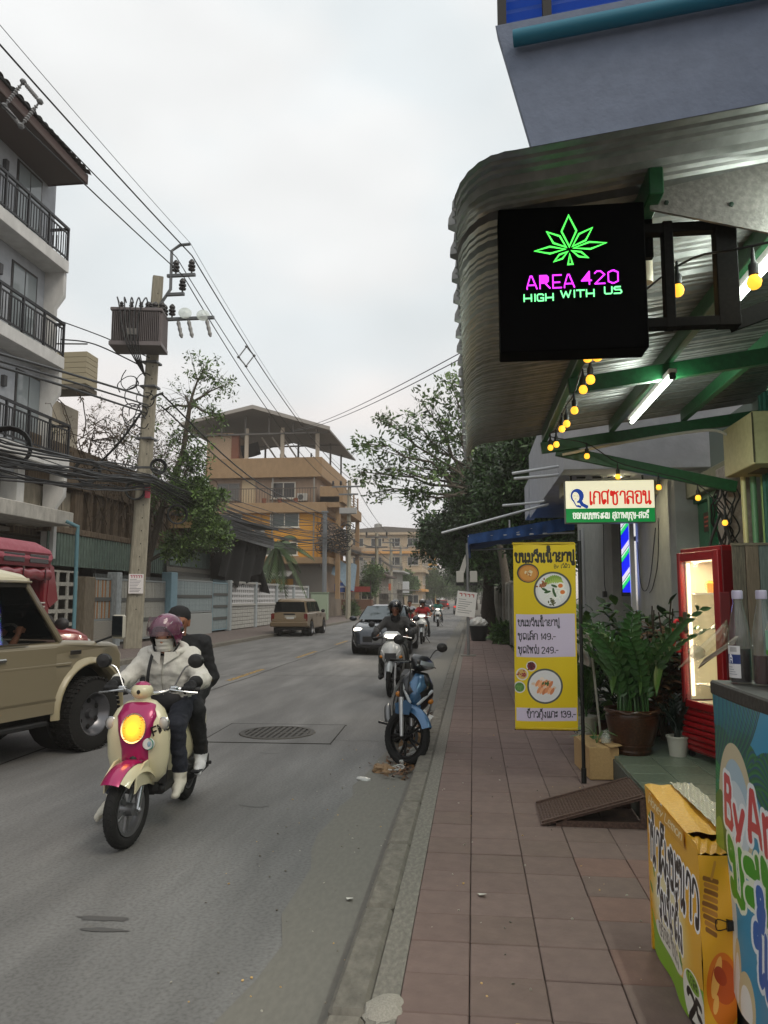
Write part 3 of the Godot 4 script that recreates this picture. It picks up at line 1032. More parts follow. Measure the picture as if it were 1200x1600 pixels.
# ---------------------------------------------------------------- the hair salon next door
func salon() -> void:
	var s := thing("hair_salon","pale grey salon building with an overhanging concrete upper storey","building",V(2.6,0.13,-12))
	var o := -s.position
	var wall := rough_mat(["8f918c","a1a39d","adafa8"],V(2,2,2),0.012,100,0.9,0.2)
	var fas := rough_mat(["9a9ca2","aaacb0","b5b7ba"],V(2.2,2.2,2.2),0.014,101,0.88,0.2)
	part("wall",M.new().box(V(2.36,1.7,-9.75)+o,V(0.3,3.2,2.1)),wall,s)
	part("wall",M.new().box(V(2.37,1.7,-14.7)+o,V(0.3,3.2,4.0)),wall,s)
	part("side_wall",M.new().box(V(3.6,1.7,-8.75)+o,V(2.2,3.2,0.14)),wall,s)
	part("recess",M.new().box(V(2.95,1.7,-11.8)+o,V(0.1,3.2,2.2)),paint("6d6f70",0.8),s)
	part("glass_door",M.new().box(V(2.62,1.4,-11.8)+o,V(0.02,2.3,1.6)),paint("101417",0.08),s)
	part("door_frame",M.new().box(V(2.6,2.6,-11.8)+o,V(0.06,0.07,1.8)),paint("4a4c4d",0.5),s)
	part("step",M.new().box(V(2.3,0.27,-11.9)+o,V(0.9,0.14,2.2)),wall,s)
	part("dado",M.new().box(V(2.19,0.68,-14.6)+o,V(0.05,0.7,3.4),Transform3D.IDENTITY,0.004),paint("1b1e22",0.3),s)
	part("upper_volume",M.new().prism(poly("1.0,3.05 5,3.05 5,6.2 2.2,6.2 2.2,4.15 1.0,4.15"),xf(V(0,0,-8.5)+o),5.1,0.006),fas,s)
	part("fascia_step",M.new().box(V(1.06,3.42,-14.1)+o,V(0.16,0.62,1.0),Transform3D.IDENTITY,0.006),fas,s)
	part("soffit_beam",M.new().box(V(1.66,2.97,-9.6)+o,V(1.15,0.16,0.3),Transform3D.IDENTITY,0.004),rough_mat(["9b9678","aca68a"],V(1,1,1),0.02,102,0.9),s)
	for q in [[0.03,-15.2,"c9cbcb"],[0.022,-15.6,"8f9294"]]:
		part("drain_pipe",M.new().tube([V(2.12,0.14,q[1])+o,V(2.12,3.0,q[1])+o],q[0],8),paint(q[2],0.5),s)
	var wires := M.new()
	for q in ["2.2,2.5,-9.6 2.19,1.95,-9.9 2.19,1.75,-10.2 2.19,1.85,-10.5 2.19,2.4,-10.6","2.19,2.6,-9.4 2.19,2.1,-9.5 2.19,1.8,-9.8 2.19,1.72,-10.0","2.2,2.9,-13.3 2.2,2.0,-13.4 2.2,1.75,-13.3"]:
		wires.tube(smooth(pts3(q).map(func(v): return v+o),4),0.006,5)
	part("wall_wires",wires,paint("2b2b2b",0.6),s)
	part("socket_box",M.new().box(V(2.18,1.72,-13.3)+o,V(0.06,0.1,0.12),Transform3D.IDENTITY,0.006),paint("3d3d3d",0.6),s)
	# projecting awning arms
	var white := paint("c3c6c8",0.45,0.3)
	for q in ["-0.443,2.579,-11 0.95,2.945,-11 1.02,2.955,-11","0.465,3.1,-9 1.03,3.179,-9","0.486,3.039,-9 0.98,3.074,-9 1.0,3.11,-9","0.424,2.963,-11 0.93,3.002,-11 1.02,3.03,-11"]:
		single("awning_arm",M.new().tube(smooth(pts3(q),3),0.018,8),white,{"-0.443": "longest bare white awning arm reaching out above the yellow banner","0.465": "upper short white pipe arm on the salon fascia","0.486": "lower short white pipe arm on the salon fascia with bent end","0.424": "short white pipe arm just above the long awning arm"}[q.split(",")[0]],"awning arm","bare awning arms on the salon fascia")
	# blue awning further on
	var aw := thing("blue_awning","blue striped fabric awning on thin white frame over the pavement","awning",V(0.7,2.7,-13.2))
	o = -aw.position
	var cloth := rough_mat(["1d3f78","25508f","2f5fa3"],V(3.0,3.0,0.35),0.02,103,0.75)
	cloth.cull_mode = BaseMaterial3D.CULL_DISABLED
	var f := M.new().sheet(func(u: float,v: float) -> Vector3: return V(lerpf(-0.06,1.5,u),lerpf(2.60,2.86,u) - 0.03*absf(sin(u*PI*3.0))+0.02*sin(v*40.0),lerpf(-15.0,-11.6,v))+o,18,30)
	f.sheet(func(u: float,v: float) -> Vector3: return V(-0.06 - 0.02*sin(u*60.0),lerpf(2.60,2.42,v),lerpf(-15.0,-11.6,u))+o,60,3)
	f.sheet(func(u: float,v: float) -> Vector3: return V(lerpf(-0.06,1.5,u),lerpf(lerpf(2.60,2.86,u),lerpf(2.46,2.66,u),v),-11.6+0.02*sin(u*50.0)*v)+o,50,3)
	part("fabric",f,cloth,aw,30.0)
	var fm := M.new()
	for q in ["-0.06,2.58,-11.62 1.5,2.62,-11.62","-0.06,2.58,-15 1.5,2.62,-15","-0.06,2.58,-11.62 -0.06,2.58,-15","0.55,2.82,-11.62 0.55,2.6,-11.62","0.55,2.6,-11.62 1.3,2.8,-11.62"]:
		part("frame_tube",M.new().tube(pts3(q).map(func(v): return v+o),0.014,6),white,aw)
	# the sign
	var sg := thing("salon_sign","cream and green lit hair salon light box with red lettering and a blue hair emblem","sign",V(1.55,2.5,-8.9))
	var img := blank(640,312,"f4eecb")
	img.fill_rect(Rect2i(0,208,640,104),Color.html("0f7d3a"))
	write(img,"เกศซาลอน",Vector2(172,172),88,13,Color.html("d4201c"),440,0.0)
	write(img,"ออกแบบทรงผม",Vector2(50,282),40,7,Color.html("f4f6e6"),262)
	write(img,"สุภาพบุรุษ-สตรี",Vector2(338,282),40,7,Color.html("f4f6e6"),256)
	oval(img,Vector2(84,112),Vector2(48,54),Color.html("1a3f8f"))
	line(img,[Vector2(92,130),Vector2(120,178),Vector2(150,194)],26,Color.html("1a3f8f"))
	line(img,[Vector2(60,150),Vector2(80,186),Vector2(104,194)],16,Color.html("1a3f8f"))
	oval(img,Vector2(74,118),Vector2(25,36),Color.html("f4eecb"),-0.2)
	line(img,[Vector2(70,150),Vector2(82,176)],15,Color.html("f4eecb"))
	for q in [[58,112,70,110],[82,112,92,114],[66,134,78,134]]: line(img,[Vector2(q[0],q[1]),Vector2(q[2],q[3])],3,Color.html("3a3a50"))
	part("case",M.new().box(V(0,0.245,-0.055),V(0.995,0.49,0.11),Transform3D.IDENTITY,0.005),paint("8d8f84",0.5,0.3),sg)
	var fc := M.new()
	fc.quad(V(-0.49,0.482,0.002),V(0.49,0.482,0.002),V(0.49,0.008,0.002),V(-0.49,0.008,0.002),true)
	part("lit_face",fc,printed(img,0.4,0.62),sg)
	for x in [-0.42,0.38]: part("hanger",M.new().tube([V(x,0.48,-0.05),V(x,0.62,-0.05)],0.012,6),paint("222222",0.6),sg)
	for x in [-0.3,-0.12,0.05,0.2]: part("frame_bar",M.new().box(V(x,0.535,-0.09),V(0.1,0.02,0.02)),paint("33332f",0.6),sg)
	var tl := thing("tube_lamp","small slanting tube lamp above the salon sign","lamp",V(1.67,3.1,-9.0),0.0,"fluorescent tubes")
	part("tube",M.new().tube([V(-0.06,-0.045,0.0),V(0.07,0.06,-0.1)],0.026,10),glow("fff3c4",2.2),tl)
	part("housing",M.new().bar(V(-0.06,0.0,-0.01),V(0.07,0.1,-0.11),0.07,0.02),paint("c9c6b4",0.5),tl)
	area_light(V(1.67,3.05,-8.97),V(0.0,-1,0.1),0.05,0.18,"fff1c8",1.6,"small_tube_light")
	# led barber pole panel
	var ld := Image.create(16,160,false,Image.FORMAT_RGB8)
	for y in 160:
		for x in 16:
			var k := fposmod((y+x*1.5)/62.0,1.0)
			var c := Color.html("1320ff")
			if k < 0.2: c = Color.html("f2e8ff")
			elif k < 0.23 or (k > 0.46 and k < 0.48): c = Color.html("0a0f0c")
			elif k < 0.46: c = Color.html("28e878") if k > 0.30 else Color.html("d4ffe4")
			ld.set_pixel(x,y,c)
	var lp := Image.create(64,640,false,Image.FORMAT_RGB8)
	for y in 640:
		for x in 64:
			var c := ld.get_pixel(x/4,y/4)
			lp.set_pixel(x,y,c if x % 4 < 3 and y % 4 < 3 else c*0.25)
	var bp := thing("led_barber_pole","tall narrow LED panel with blue, white and green diagonal stripes","light panel",V(2.075,1.73,-10.85))
	part("case",M.new().box(V(0.0,0.47,-0.03),V(0.13,1.04,0.05),Transform3D.IDENTITY,0.004),paint("17191b",0.5),bp)
	var lf := M.new()
	lf.quad(V(-0.052,0.96,-0.003),V(0.052,0.96,-0.003),V(0.052,0.0,-0.003),V(-0.052,0.0,-0.003),true)
	part("led_face",lf,printed(lp,0.5,1.25),bp)
	area_light(V(2.075,2.2,-10.83),Vector3.BACK,0.1,0.95,"8fa0ff",0.12,"led_light")
	var wp := thing("white_post","thin white post beside the salon door with a small dark roofed box on it","post",V(2.13,0.13,-10.7))
	part("pole",M.new().box(V(0,1.3,0),V(0.06,2.6,0.06),Transform3D.IDENTITY,0.004),paint("b9bcc4",0.5),wp)
	part("box",M.new().box(V(-0.12,0.98,0.12),V(0.2,0.22,0.18),Transform3D.IDENTITY,0.006),paint("2a2320",0.6),wp)
	part("box_front",M.new().box(V(-0.2,0.97,0.215),V(0.05,0.2,0.01)),paint("c9c4bc",0.6),wp)
	part("roof",M.new().box(V(-0.12,1.11,0.12),V(0.27,0.025,0.26),Transform3D.IDENTITY,0.004),paint("6b5247",0.7),wp)
func right_far() -> void:
	# compound wall with piers
	var wm := rough_mat(["6a665d","8a867b","9c988d","a9a599"],V(2.4,6.0,2.4),0.016,110,0.92,0.3)
	var w := thing("compound_wall","weathered grey compound wall with piers along the right pavement","wall",V(1.3,0.13,-38))
	for i in 14:
		part("panel",M.new().box(V(0.02,1.0,21.0 - i*3.0 - 1.5),V(0.14,2.0,2.86)),wm,w)
		part("pier",M.new().box(V(-0.02,1.05,21.0 - i*3.0),V(0.22,2.1,0.22),Transform3D.IDENTITY,0.01),wm,w)
	part("coping",M.new().box(V(0.02,2.03,0.0),V(0.2,0.07,42.0)),wm,w)
	# street sign post with a paper placard
	var sp := thing("sign_post","thin grey steel post with white sign boxes at the kerb","sign post",V(-0.155,0.13,-20.85))
	part("pole",M.new().tube([V(0,0,0),V(0,3.0,0)],0.04,10),rough_mat(["7b7d7d","8f9191"],V(0.5,0.5,0.5),0.03,111,0.5,0.0,0.5),sp)
	part("base_plate",M.new().box(V(0,0.01,0),V(0.4,0.04,0.25),Transform3D.IDENTITY,0.006),paint("77746c",0.8),sp)
	for x in [-0.2,0.16]: part("sign_box",M.new().box(V(x,2.1,0.02),V(0.2,0.3,0.12),Transform3D.IDENTITY,0.01),paint("b9b7ae",0.6),sp)
	for x in [-0.2,0.16]: part("box_base",M.new().box(V(x,1.9,0.02),V(0.2,0.07,0.12)),paint("1c1c1c",0.6),sp)
	part("flag_cloth",M.new().prism(poly("-0.02,2.7 -0.08,2.55 -0.2,2.2 -0.05,2.2 -0.0,2.4"),xf(V(-0.03,0,0.05)),0.02),paint("b5b3ab",0.8),sp)
	var img := blank(128,160,"dcdbd6")
	for i in 4: line(img,[Vector2(16+i*26,16),Vector2(30+i*26,16),Vector2(30+i*26,30)],6,Color.html("b0403a"))
	for i in 7: line(img,[Vector2(14,52+i*14),Vector2(60+(i*41) % 54,52+i*14)],3,Color.html("7d7d7a"))
	var pc := M.new().box(V(0,0,-0.006),V(0.52,0.66,0.012))
	pc.quad(V(-0.26,0.33,0.001),V(0.26,0.33,0.001),V(0.26,-0.33,0.001),V(-0.26,-0.33,0.001),true)
	var po := single("placard",pc,printed(img),"tilted white printed placard tied to the thin sign post","placard")
	po.transform = xf(V(-0.2,1.5,-20.78),0.0,0.0,-0.12)
	# bin with rubbish bags
	var bn := thing("rubbish_bin","round black rubbish tub by the big tree trunk","bin",V(0.17,0.13,-28.3))
	part("tub",M.new().lathe([Vector2(0.24,0.0),Vector2(0.27,0.03),Vector2(0.33,0.5),Vector2(0.345,0.5),Vector2(0.345,0.54),Vector2(0.3,0.54),Vector2(0.26,0.1)],Transform3D.IDENTITY,20,false),paint("17181a",0.5),bn)
	for q in [[-0.12,0.62,0.05,0.22],[0.13,0.6,-0.04,0.2],[0.0,0.7,-0.1,0.19]]:
		var bg := bag_mesh(q[3])
		var bo := single("rubbish_bag",bg,paint("b4b4b0",0.35),["fullest white rubbish bag on the left in the black tub","white rubbish bag at the right rim of the black tub","white rubbish bag at the back of the black tub"][0 if q[0] < 0 else (1 if q[0] > 0.1 else 2)],"rubbish bag","rubbish bags in the tub",60)
		bo.position = V(0.17,0.13,-28.3)+V(q[0],q[1],q[2])
func bag_mesh(r: float) -> M:
	var n := FastNoiseLite.new()
	n.seed = rng.randi() % 1000
	n.frequency = 2.2/r
	var m := M.new().ball(Vector3.ZERO,V(r,r*0.85,r),18)
	return m.moved(func(v): return v*(1.0+0.35*n.get_noise_3dv(v)))
# ---------------------------------------------------------------- left side: apartment block
func apartment() -> void:
	var a := thing("apartment_building","blue grey apartment block with black railed balconies and brown tiled eave","building",V(-14,0.1,-14))
	var o := -a.position
	var wall := rough_mat(["9aa0a7","adb2b8"],V(2.5,2.5,2.5),0.012,120,0.88,0.15)
	var white := rough_mat(["c2c2bf","d8d8d5"],V(2.5,5,2.5),0.012,121,0.85,0.15)
	var black := paint("232428",0.45,0.2)
	part("wall",M.new().box(V(-15.65,9.9,-10.65)+o,V(6.0,9.6,21.1)),wall,a)
	part("lower_wall",M.new().box(V(-16.5,2.6,-10.2)+o,V(6.0,5.0,20.0)),wall,a)
	part("white_pier",M.new().box(V(-12.8,4.75,-20.0)+o,V(0.5,1.2,0.35)),white,a)
	# canopy slab over the ground floor
	part("ground_slab",M.new().box(V(-12.6,3.95,-10.7)+o,V(1.9,0.4,21.2),Transform3D.IDENTITY,0.02),rough_mat(["a5a29a","cbc8bf"],V(2,5,2),0.014,122,0.9,0.3),a)
	for fl in 3:
		var y := 11.72 - fl*2.97
		var ze := -20.95 - (0.55 if fl == 2 else 0.0)
		part("balcony_slab",M.new().box(V(-12.4,y - 0.18,ze/2)+o,V(0.86,0.36,-ze),Transform3D.IDENTITY,0.01),white,a)
		part("fin",M.new().prism(poly("-12.7,0 -12.05,0 -12.05,-0.75 -12.3,-1.1 -12.3,-2.6 -12.7,-2.6"),xf(V(0,y - 0.36,ze+0.12)+o),0.16),white,a)
		var ry := y+1.02
		part("hand_rail",M.new().box(V(-12.02,ry,ze/2)+o,V(0.07,0.07,-ze)),black,a)
		part("hand_rail",M.new().box(V(-12.35,ry,ze+0.03)+o,V(0.62,0.07,0.07)),black,a)
		part("mid_rail",M.new().box(V(-12.02,ry - 0.16,ze/2)+o,V(0.04,0.04,-ze)),black,a)
		part("low_rail",M.new().box(V(-12.02,y+0.1,ze/2)+o,V(0.04,0.05,-ze)),black,a)
		var bal := M.new()
		var z := ze+0.03
		var n := 0
		while z < -9.0:
			if n % 8: bal.box(V(-12.02,y+0.47,z)+o,V(0.022,0.78,0.022))
			else: part("rail_post",M.new().box(V(-12.02,y+0.5,z)+o,V(0.06,1.06,0.06)),black,a)
			n += 1
			z += 0.13
		for i in 4: bal.box(V(-12.1 - i*0.14,y+0.47,ze+0.03)+o,V(0.022,0.78,0.022))
		stuff(part("balusters",bal,black,a,0.0))
		# sliding doors and wall lamps
		for dz in [-19.8,-16.7,-13.6]:
			var d: float = dz - (0.45 if fl == 2 else 0.0)
			var w := part("sliding_door",M.new().box(V(-12.655,y+1.14,d)+o,V(0.06,2.3,1.25)),paint("2c2a2a",0.5),a)
			for s in [-0.29,0.29]: part("pane",M.new().box(V(-12.622,y+1.14,d+s)+o,V(0.02,2.14,0.53)),paint("868f92",0.06),w)
			part("wall_lamp",M.new().box(V(-12.6,y+1.75,d+1.2)+o,V(0.12,0.3,0.14),Transform3D.IDENTITY,0.008),paint("3c3d40",0.5),a)
	part("window_grille",M.new().box(V(-13.4,4.85,-18.6)+o,V(0.1,1.4,1.9)),paint("15171b",0.5),a)
	for i in 6: part("grille_bar",M.new().box(V(-13.33,4.3+i*0.22,-18.6)+o,V(0.03,0.03,1.6)),paint("7b8087",0.5),a)
	# eave: soffit, fascia and roll tiles
	var brown := rough_mat(["2e2422","3a2e2b","45372f"],V(1.2,1.2,1.2),0.02,123,0.8)
	part("soffit",M.new().box(V(-13.4,14.12,-10.4)+o,V(4.0,0.06,20.75)),paint("5a504c",0.85),a)
	part("fascia",M.new().box(V(-11.43,14.2,-10.4)+o,V(0.05,0.28,20.8)),paint("4c3834",0.7),a)
	part("end_fascia",M.new().prism(poly("-11.4,14.06 -11.4,14.36 -15.4,16.2 -15.4,14.06"),xf(V(0,0,-20.72)+o),0.05),paint("463431",0.7),a)
	var shape := M.new()
	for k in 7:
		var a0 := PI*k/7.0
		var a1 := PI*(k+1)/7.0
		for r in [0.0]:
			shape.quad(V(-4.4,2.02+0.07*sin(a1),0.11*cos(a1)),V(0.1,0.0+0.07*sin(a1),0.11*cos(a1)),V(0.1,0.07*sin(a0),0.11*cos(a0)),V(-4.4,2.02+0.07*sin(a0),0.11*cos(a0)))
	shape.quad(V(-4.4,2.02,-0.11),V(0.1,0,-0.11),V(0.1,0,-0.18),V(-4.4,2.02,-0.18))
	var sm := shape.mesh(brown,50.0)
	for i in 42:
		var t := part("roof_tile_row",sm,null,a)
		t.position = V(-11.4,14.36,-20.65+i*0.29)+o
	# a further beige house behind
	var b := thing("beige_house","small beige tiled house corner with a balcony seen past the grey block","house",V(-19,0,-31))
	o = -b.position
	part("wall",M.new().box(V(-20.0,5.0,-31.0)+o,V(5.0,10.0,2.0)),rough_mat(["8b8373","a59c8a"],V(2,2,2),0.02,124,0.9),b)
	for i in 6: part("balcony_course",M.new().box(V(-17.6,10.78+i*0.235,-30.5)+o,V(2.9,0.225,1.0),Transform3D.IDENTITY,0.01),rough_mat(["9a907d","b0a590","a3997f"],V(1,1,1),0.03,125,0.9),b)
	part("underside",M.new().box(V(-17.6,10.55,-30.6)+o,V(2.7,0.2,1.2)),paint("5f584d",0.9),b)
	part("top_rail",M.new().tube([V(-19.0,12.55,-30.1)+o,V(-16.2,12.42,-30.1)+o],0.035,6),paint("5e5e5e",0.5),b)
# ---------------------------------------------------------------- left side: overgrown house
func old_house() -> void:
	var h := thing("overgrown_house","stained old concrete house front with dead vines and glass block window","house",V(-13,0.1,-28))
	var o := -h.position
	var smoothw := rough_mat(["857d6f","a39a88"],V(1.6,5,1.6),0.014,130,0.9,0.2)
	var stained := rough_mat(["4a4036","75695a","94866f","a3947c","7d6d5a"],V(1.1,9.0,1.1),0.022,131,0.93,0.4)
	part("upper_wall",M.new().box(V(-13.2,4.7,-28.1)+o,V(0.6,2.4,15.6)),stained,h)
	part("smooth_panel",M.new().box(V(-12.95,4.35,-21.7)+o,V(0.3,1.3,2.9)),smoothw,h)
	part("top_band",M.new().box(V(-12.72,5.75,-28.1)+o,V(0.42,1.3,15.6),Transform3D.IDENTITY,0.02),stained,h)
	part("sill_band",M.new().box(V(-12.62,3.72,-28.6)+o,V(0.5,0.2,14.6),Transform3D.IDENTITY,0.02),stained,h)
	var z := -24.2
	while z > -36.0:
		part("rib",M.new().box(V(-12.8,4.45,z)+o,V(0.3,1.3,0.34),Transform3D.IDENTITY,0.02),stained,h)
		z -= 0.62
	part("corner_pier",M.new().box(V(-12.78,4.6,-23.4)+o,V(0.3,1.6,0.5)),stained,h)
	var wf := part("glass_block_window",M.new().box(V(-12.8,4.35,-21.9)+o,V(0.04,1.0,0.9)),paint("7d7c6e",0.8),h)
	for i in 4:
		for j in 2: part("glass_block",M.new().box(V(-12.77,3.98+i*0.245,-22.12+j*0.43)+o,V(0.04,0.21,0.38),Transform3D.IDENTITY,0.015),paint("8b9187",0.12),wf)
	# corrugated screen and dark carport
	var gs := rough_mat(["52645c","6a7d73"],V(1.4,3,1.4),0.016,132,0.7)
	var sc := M.new()
	z = -21.3
	while z > -34.5:
		sc.box(V(-12.42,3.13,z)+o,V(0.03,1.0,0.09))
		sc.box(V(-12.44,3.13,z - 0.09)+o,V(0.03,1.0,0.09))
		z -= 0.18
	stuff(part("corrugated_screen",sc,gs,h,0.0))
	part("carport_back",M.new().box(V(-17.0,2.4,-26.0)+o,V(0.2,4.6,20.0)),paint("8a857c",0.95),h)
	part("carport_ceiling",M.new().box(V(-15.2,3.6,-26.0)+o,V(4.4,0.12,20.0)),paint("8c877e",0.95),h)
	part("ground_floor_wall",M.new().box(V(-14.6,2.2,-34.9)+o,V(4.0,4.2,0.2)),paint("8a857c",0.95),h)
	# plank shed front further along
	var sh := thing("plank_shed","weathered grey plank shed front behind the pale blue gate","shed",V(-12.3,0.1,-33))
	o = -sh.position
	var pm := [rough_mat(["565550","6d6b64","7d7a71"],V(2,0.5,2),0.03,133,0.95),rough_mat(["4b4c49","62625d","72726c"],V(2,0.5,2),0.03,134,0.95)]
	for i in 9: part("plank",M.new().box(V(-12.26+rng.randf_range(-0.015,0.015),2.05+i*0.2,-32.4)+o,V(0.04,0.185,5.2)),pm[i % 2],sh)
	for i in 10: part("board",M.new().box(V(-12.22,3.35,-30.2 - i*0.48)+o,V(0.03,0.7,0.45)),rough_mat(["556560","6a7a73"],V(1,2,1),0.03,135,0.85),sh)
	# dead creeper over the parapet
	var vine := thing("dead_creeper","tangle of brown dead creeper stems over the parapet of the stained house","creeper",V(-12.5,3.6,-27))
	o = -vine.position
	var vm := M.new()
	for k in 150:
		var p := V(-12.45+rng.randf_range(-0.25,0.12),6.4+rng.randf_range(-0.6,0.5),rng.randf_range(-35.8,-22.0))
		var up := rng.randf() < 0.5
		var q := []
		var d := V(rng.randf_range(-0.1,0.12),0.25 if up else -0.32,rng.randf_range(-0.3,0.3))
		for i in (9 if up else 8):
			q.append(p+o)
			p += d+V(rng.randf_range(-0.1,0.1),rng.randf_range(-0.12,0.1),rng.randf_range(-0.18,0.18))
			p.x = maxf(p.x,-12.48) if not up else p.x
			if up: d.y -= 0.04
		vm.tube(q,rng.randf_range(0.008,0.022),3,false)
	part("stems",vm,rough_mat(["3a2d24","4f4034","60503f"],V(1,1,1),0.03,136,0.95),vine)
	var lf := leaf_mesh(0.09,0.05,paint("54452f",0.9))
	var w := []
	for i in 2600:
		var zz := -22.0 - 13.5*pow(rng.randf(),0.7)
		w.append(Transform3D(rand_basis()*rng.randf_range(0.7,1.5),V(-12.35+rng.randf_range(-0.5,0.25),6.3+rng.randf_range(-0.9,0.6) - (rng.randf()*1.6 if rng.randf() < 0.25 else 0.0),zz)+o))
	multi("dead_leaves",lf,w,vine)
	# blue drain pipe
	var dp := thing("drain_pipe","pale blue plastic drain pipe standing by the end of the white slab","pipe",V(-11.3,0.1,-20.9))
	part("pipe",M.new().tube(smooth(pts3("-0.3,3.75,0.1 0.02,3.6,0 0.0,3.4,0 0,0,-0.05"),1),0.055,10),paint("5d8791",0.5),dp)
func leaf_mesh(l: float,w: float,m: Material) -> ArrayMesh:
	var s := M.new()
	s.quad(V(-w/2,l*0.5,0.0),V(0,l,-0.12*l),V(w/2,l*0.5,0.0),V(0,0,0))
	return s.mesh(m,0.0)
func rand_basis() -> Basis:
	return Basis.from_euler(V(rng.randf()*TAU,rng.randf()*TAU,rng.randf()*TAU))
# ---------------------------------------------------------------- gates and boundary wall
func gate(label: String,z0: float,z1: float,y0: float,y1: float,slat: Material,frame: Material,bands: int,rusty := false) -> void:
	var g := thing("slatted_gate",label,"gate",V(-11.7,y0,(z0+z1)/2),0.0,"slatted metal gates along the far pavement")
	var l := absf(z1 - z0)
	var h := y1 - y0
	for s in [-1,1]: part("frame_post",M.new().box(V(0,h/2,s*(l/2 - 0.03)),V(0.06,h,0.06)),frame,g)
	for y in [0.03,h - 0.03]: part("frame_rail",M.new().box(V(0.002,y,0),V(0.055,0.06,l - 0.12)),frame,g)
	for i in bands: part("band",M.new().box(V(0.03,h*(i+1.0)/(bands+1.0),0),V(0.02,0.12,l - 0.12)),paint("50524f",0.7),g)
	var n := int(l/0.105)
	var sm := M.new().box(V(0,0,0),V(0.018,h - 0.14,0.075)).mesh(slat,0.0)
	var rm := M.new().box(V(0,0,0),V(0.018,h - 0.14,0.075)).mesh(paint("9a6b3f",0.8),0.0)
	for i in n:
		var s := part("slat",rm if rusty and (i*7) % 5 < 2 else sm,null,g)
		s.position = V(rng.randf_range(-0.006,0.006),h/2,-l/2+0.1+i*(l - 0.2)/maxf(1,n - 1))
	var sp := M.new()
	for i in n: sp.box(V(0,h+0.06,-l/2+0.1+i*(l - 0.2)/maxf(1,n - 1)),V(0.012,0.13,0.012))
	stuff(part("spikes",sp,frame,g,0.0))
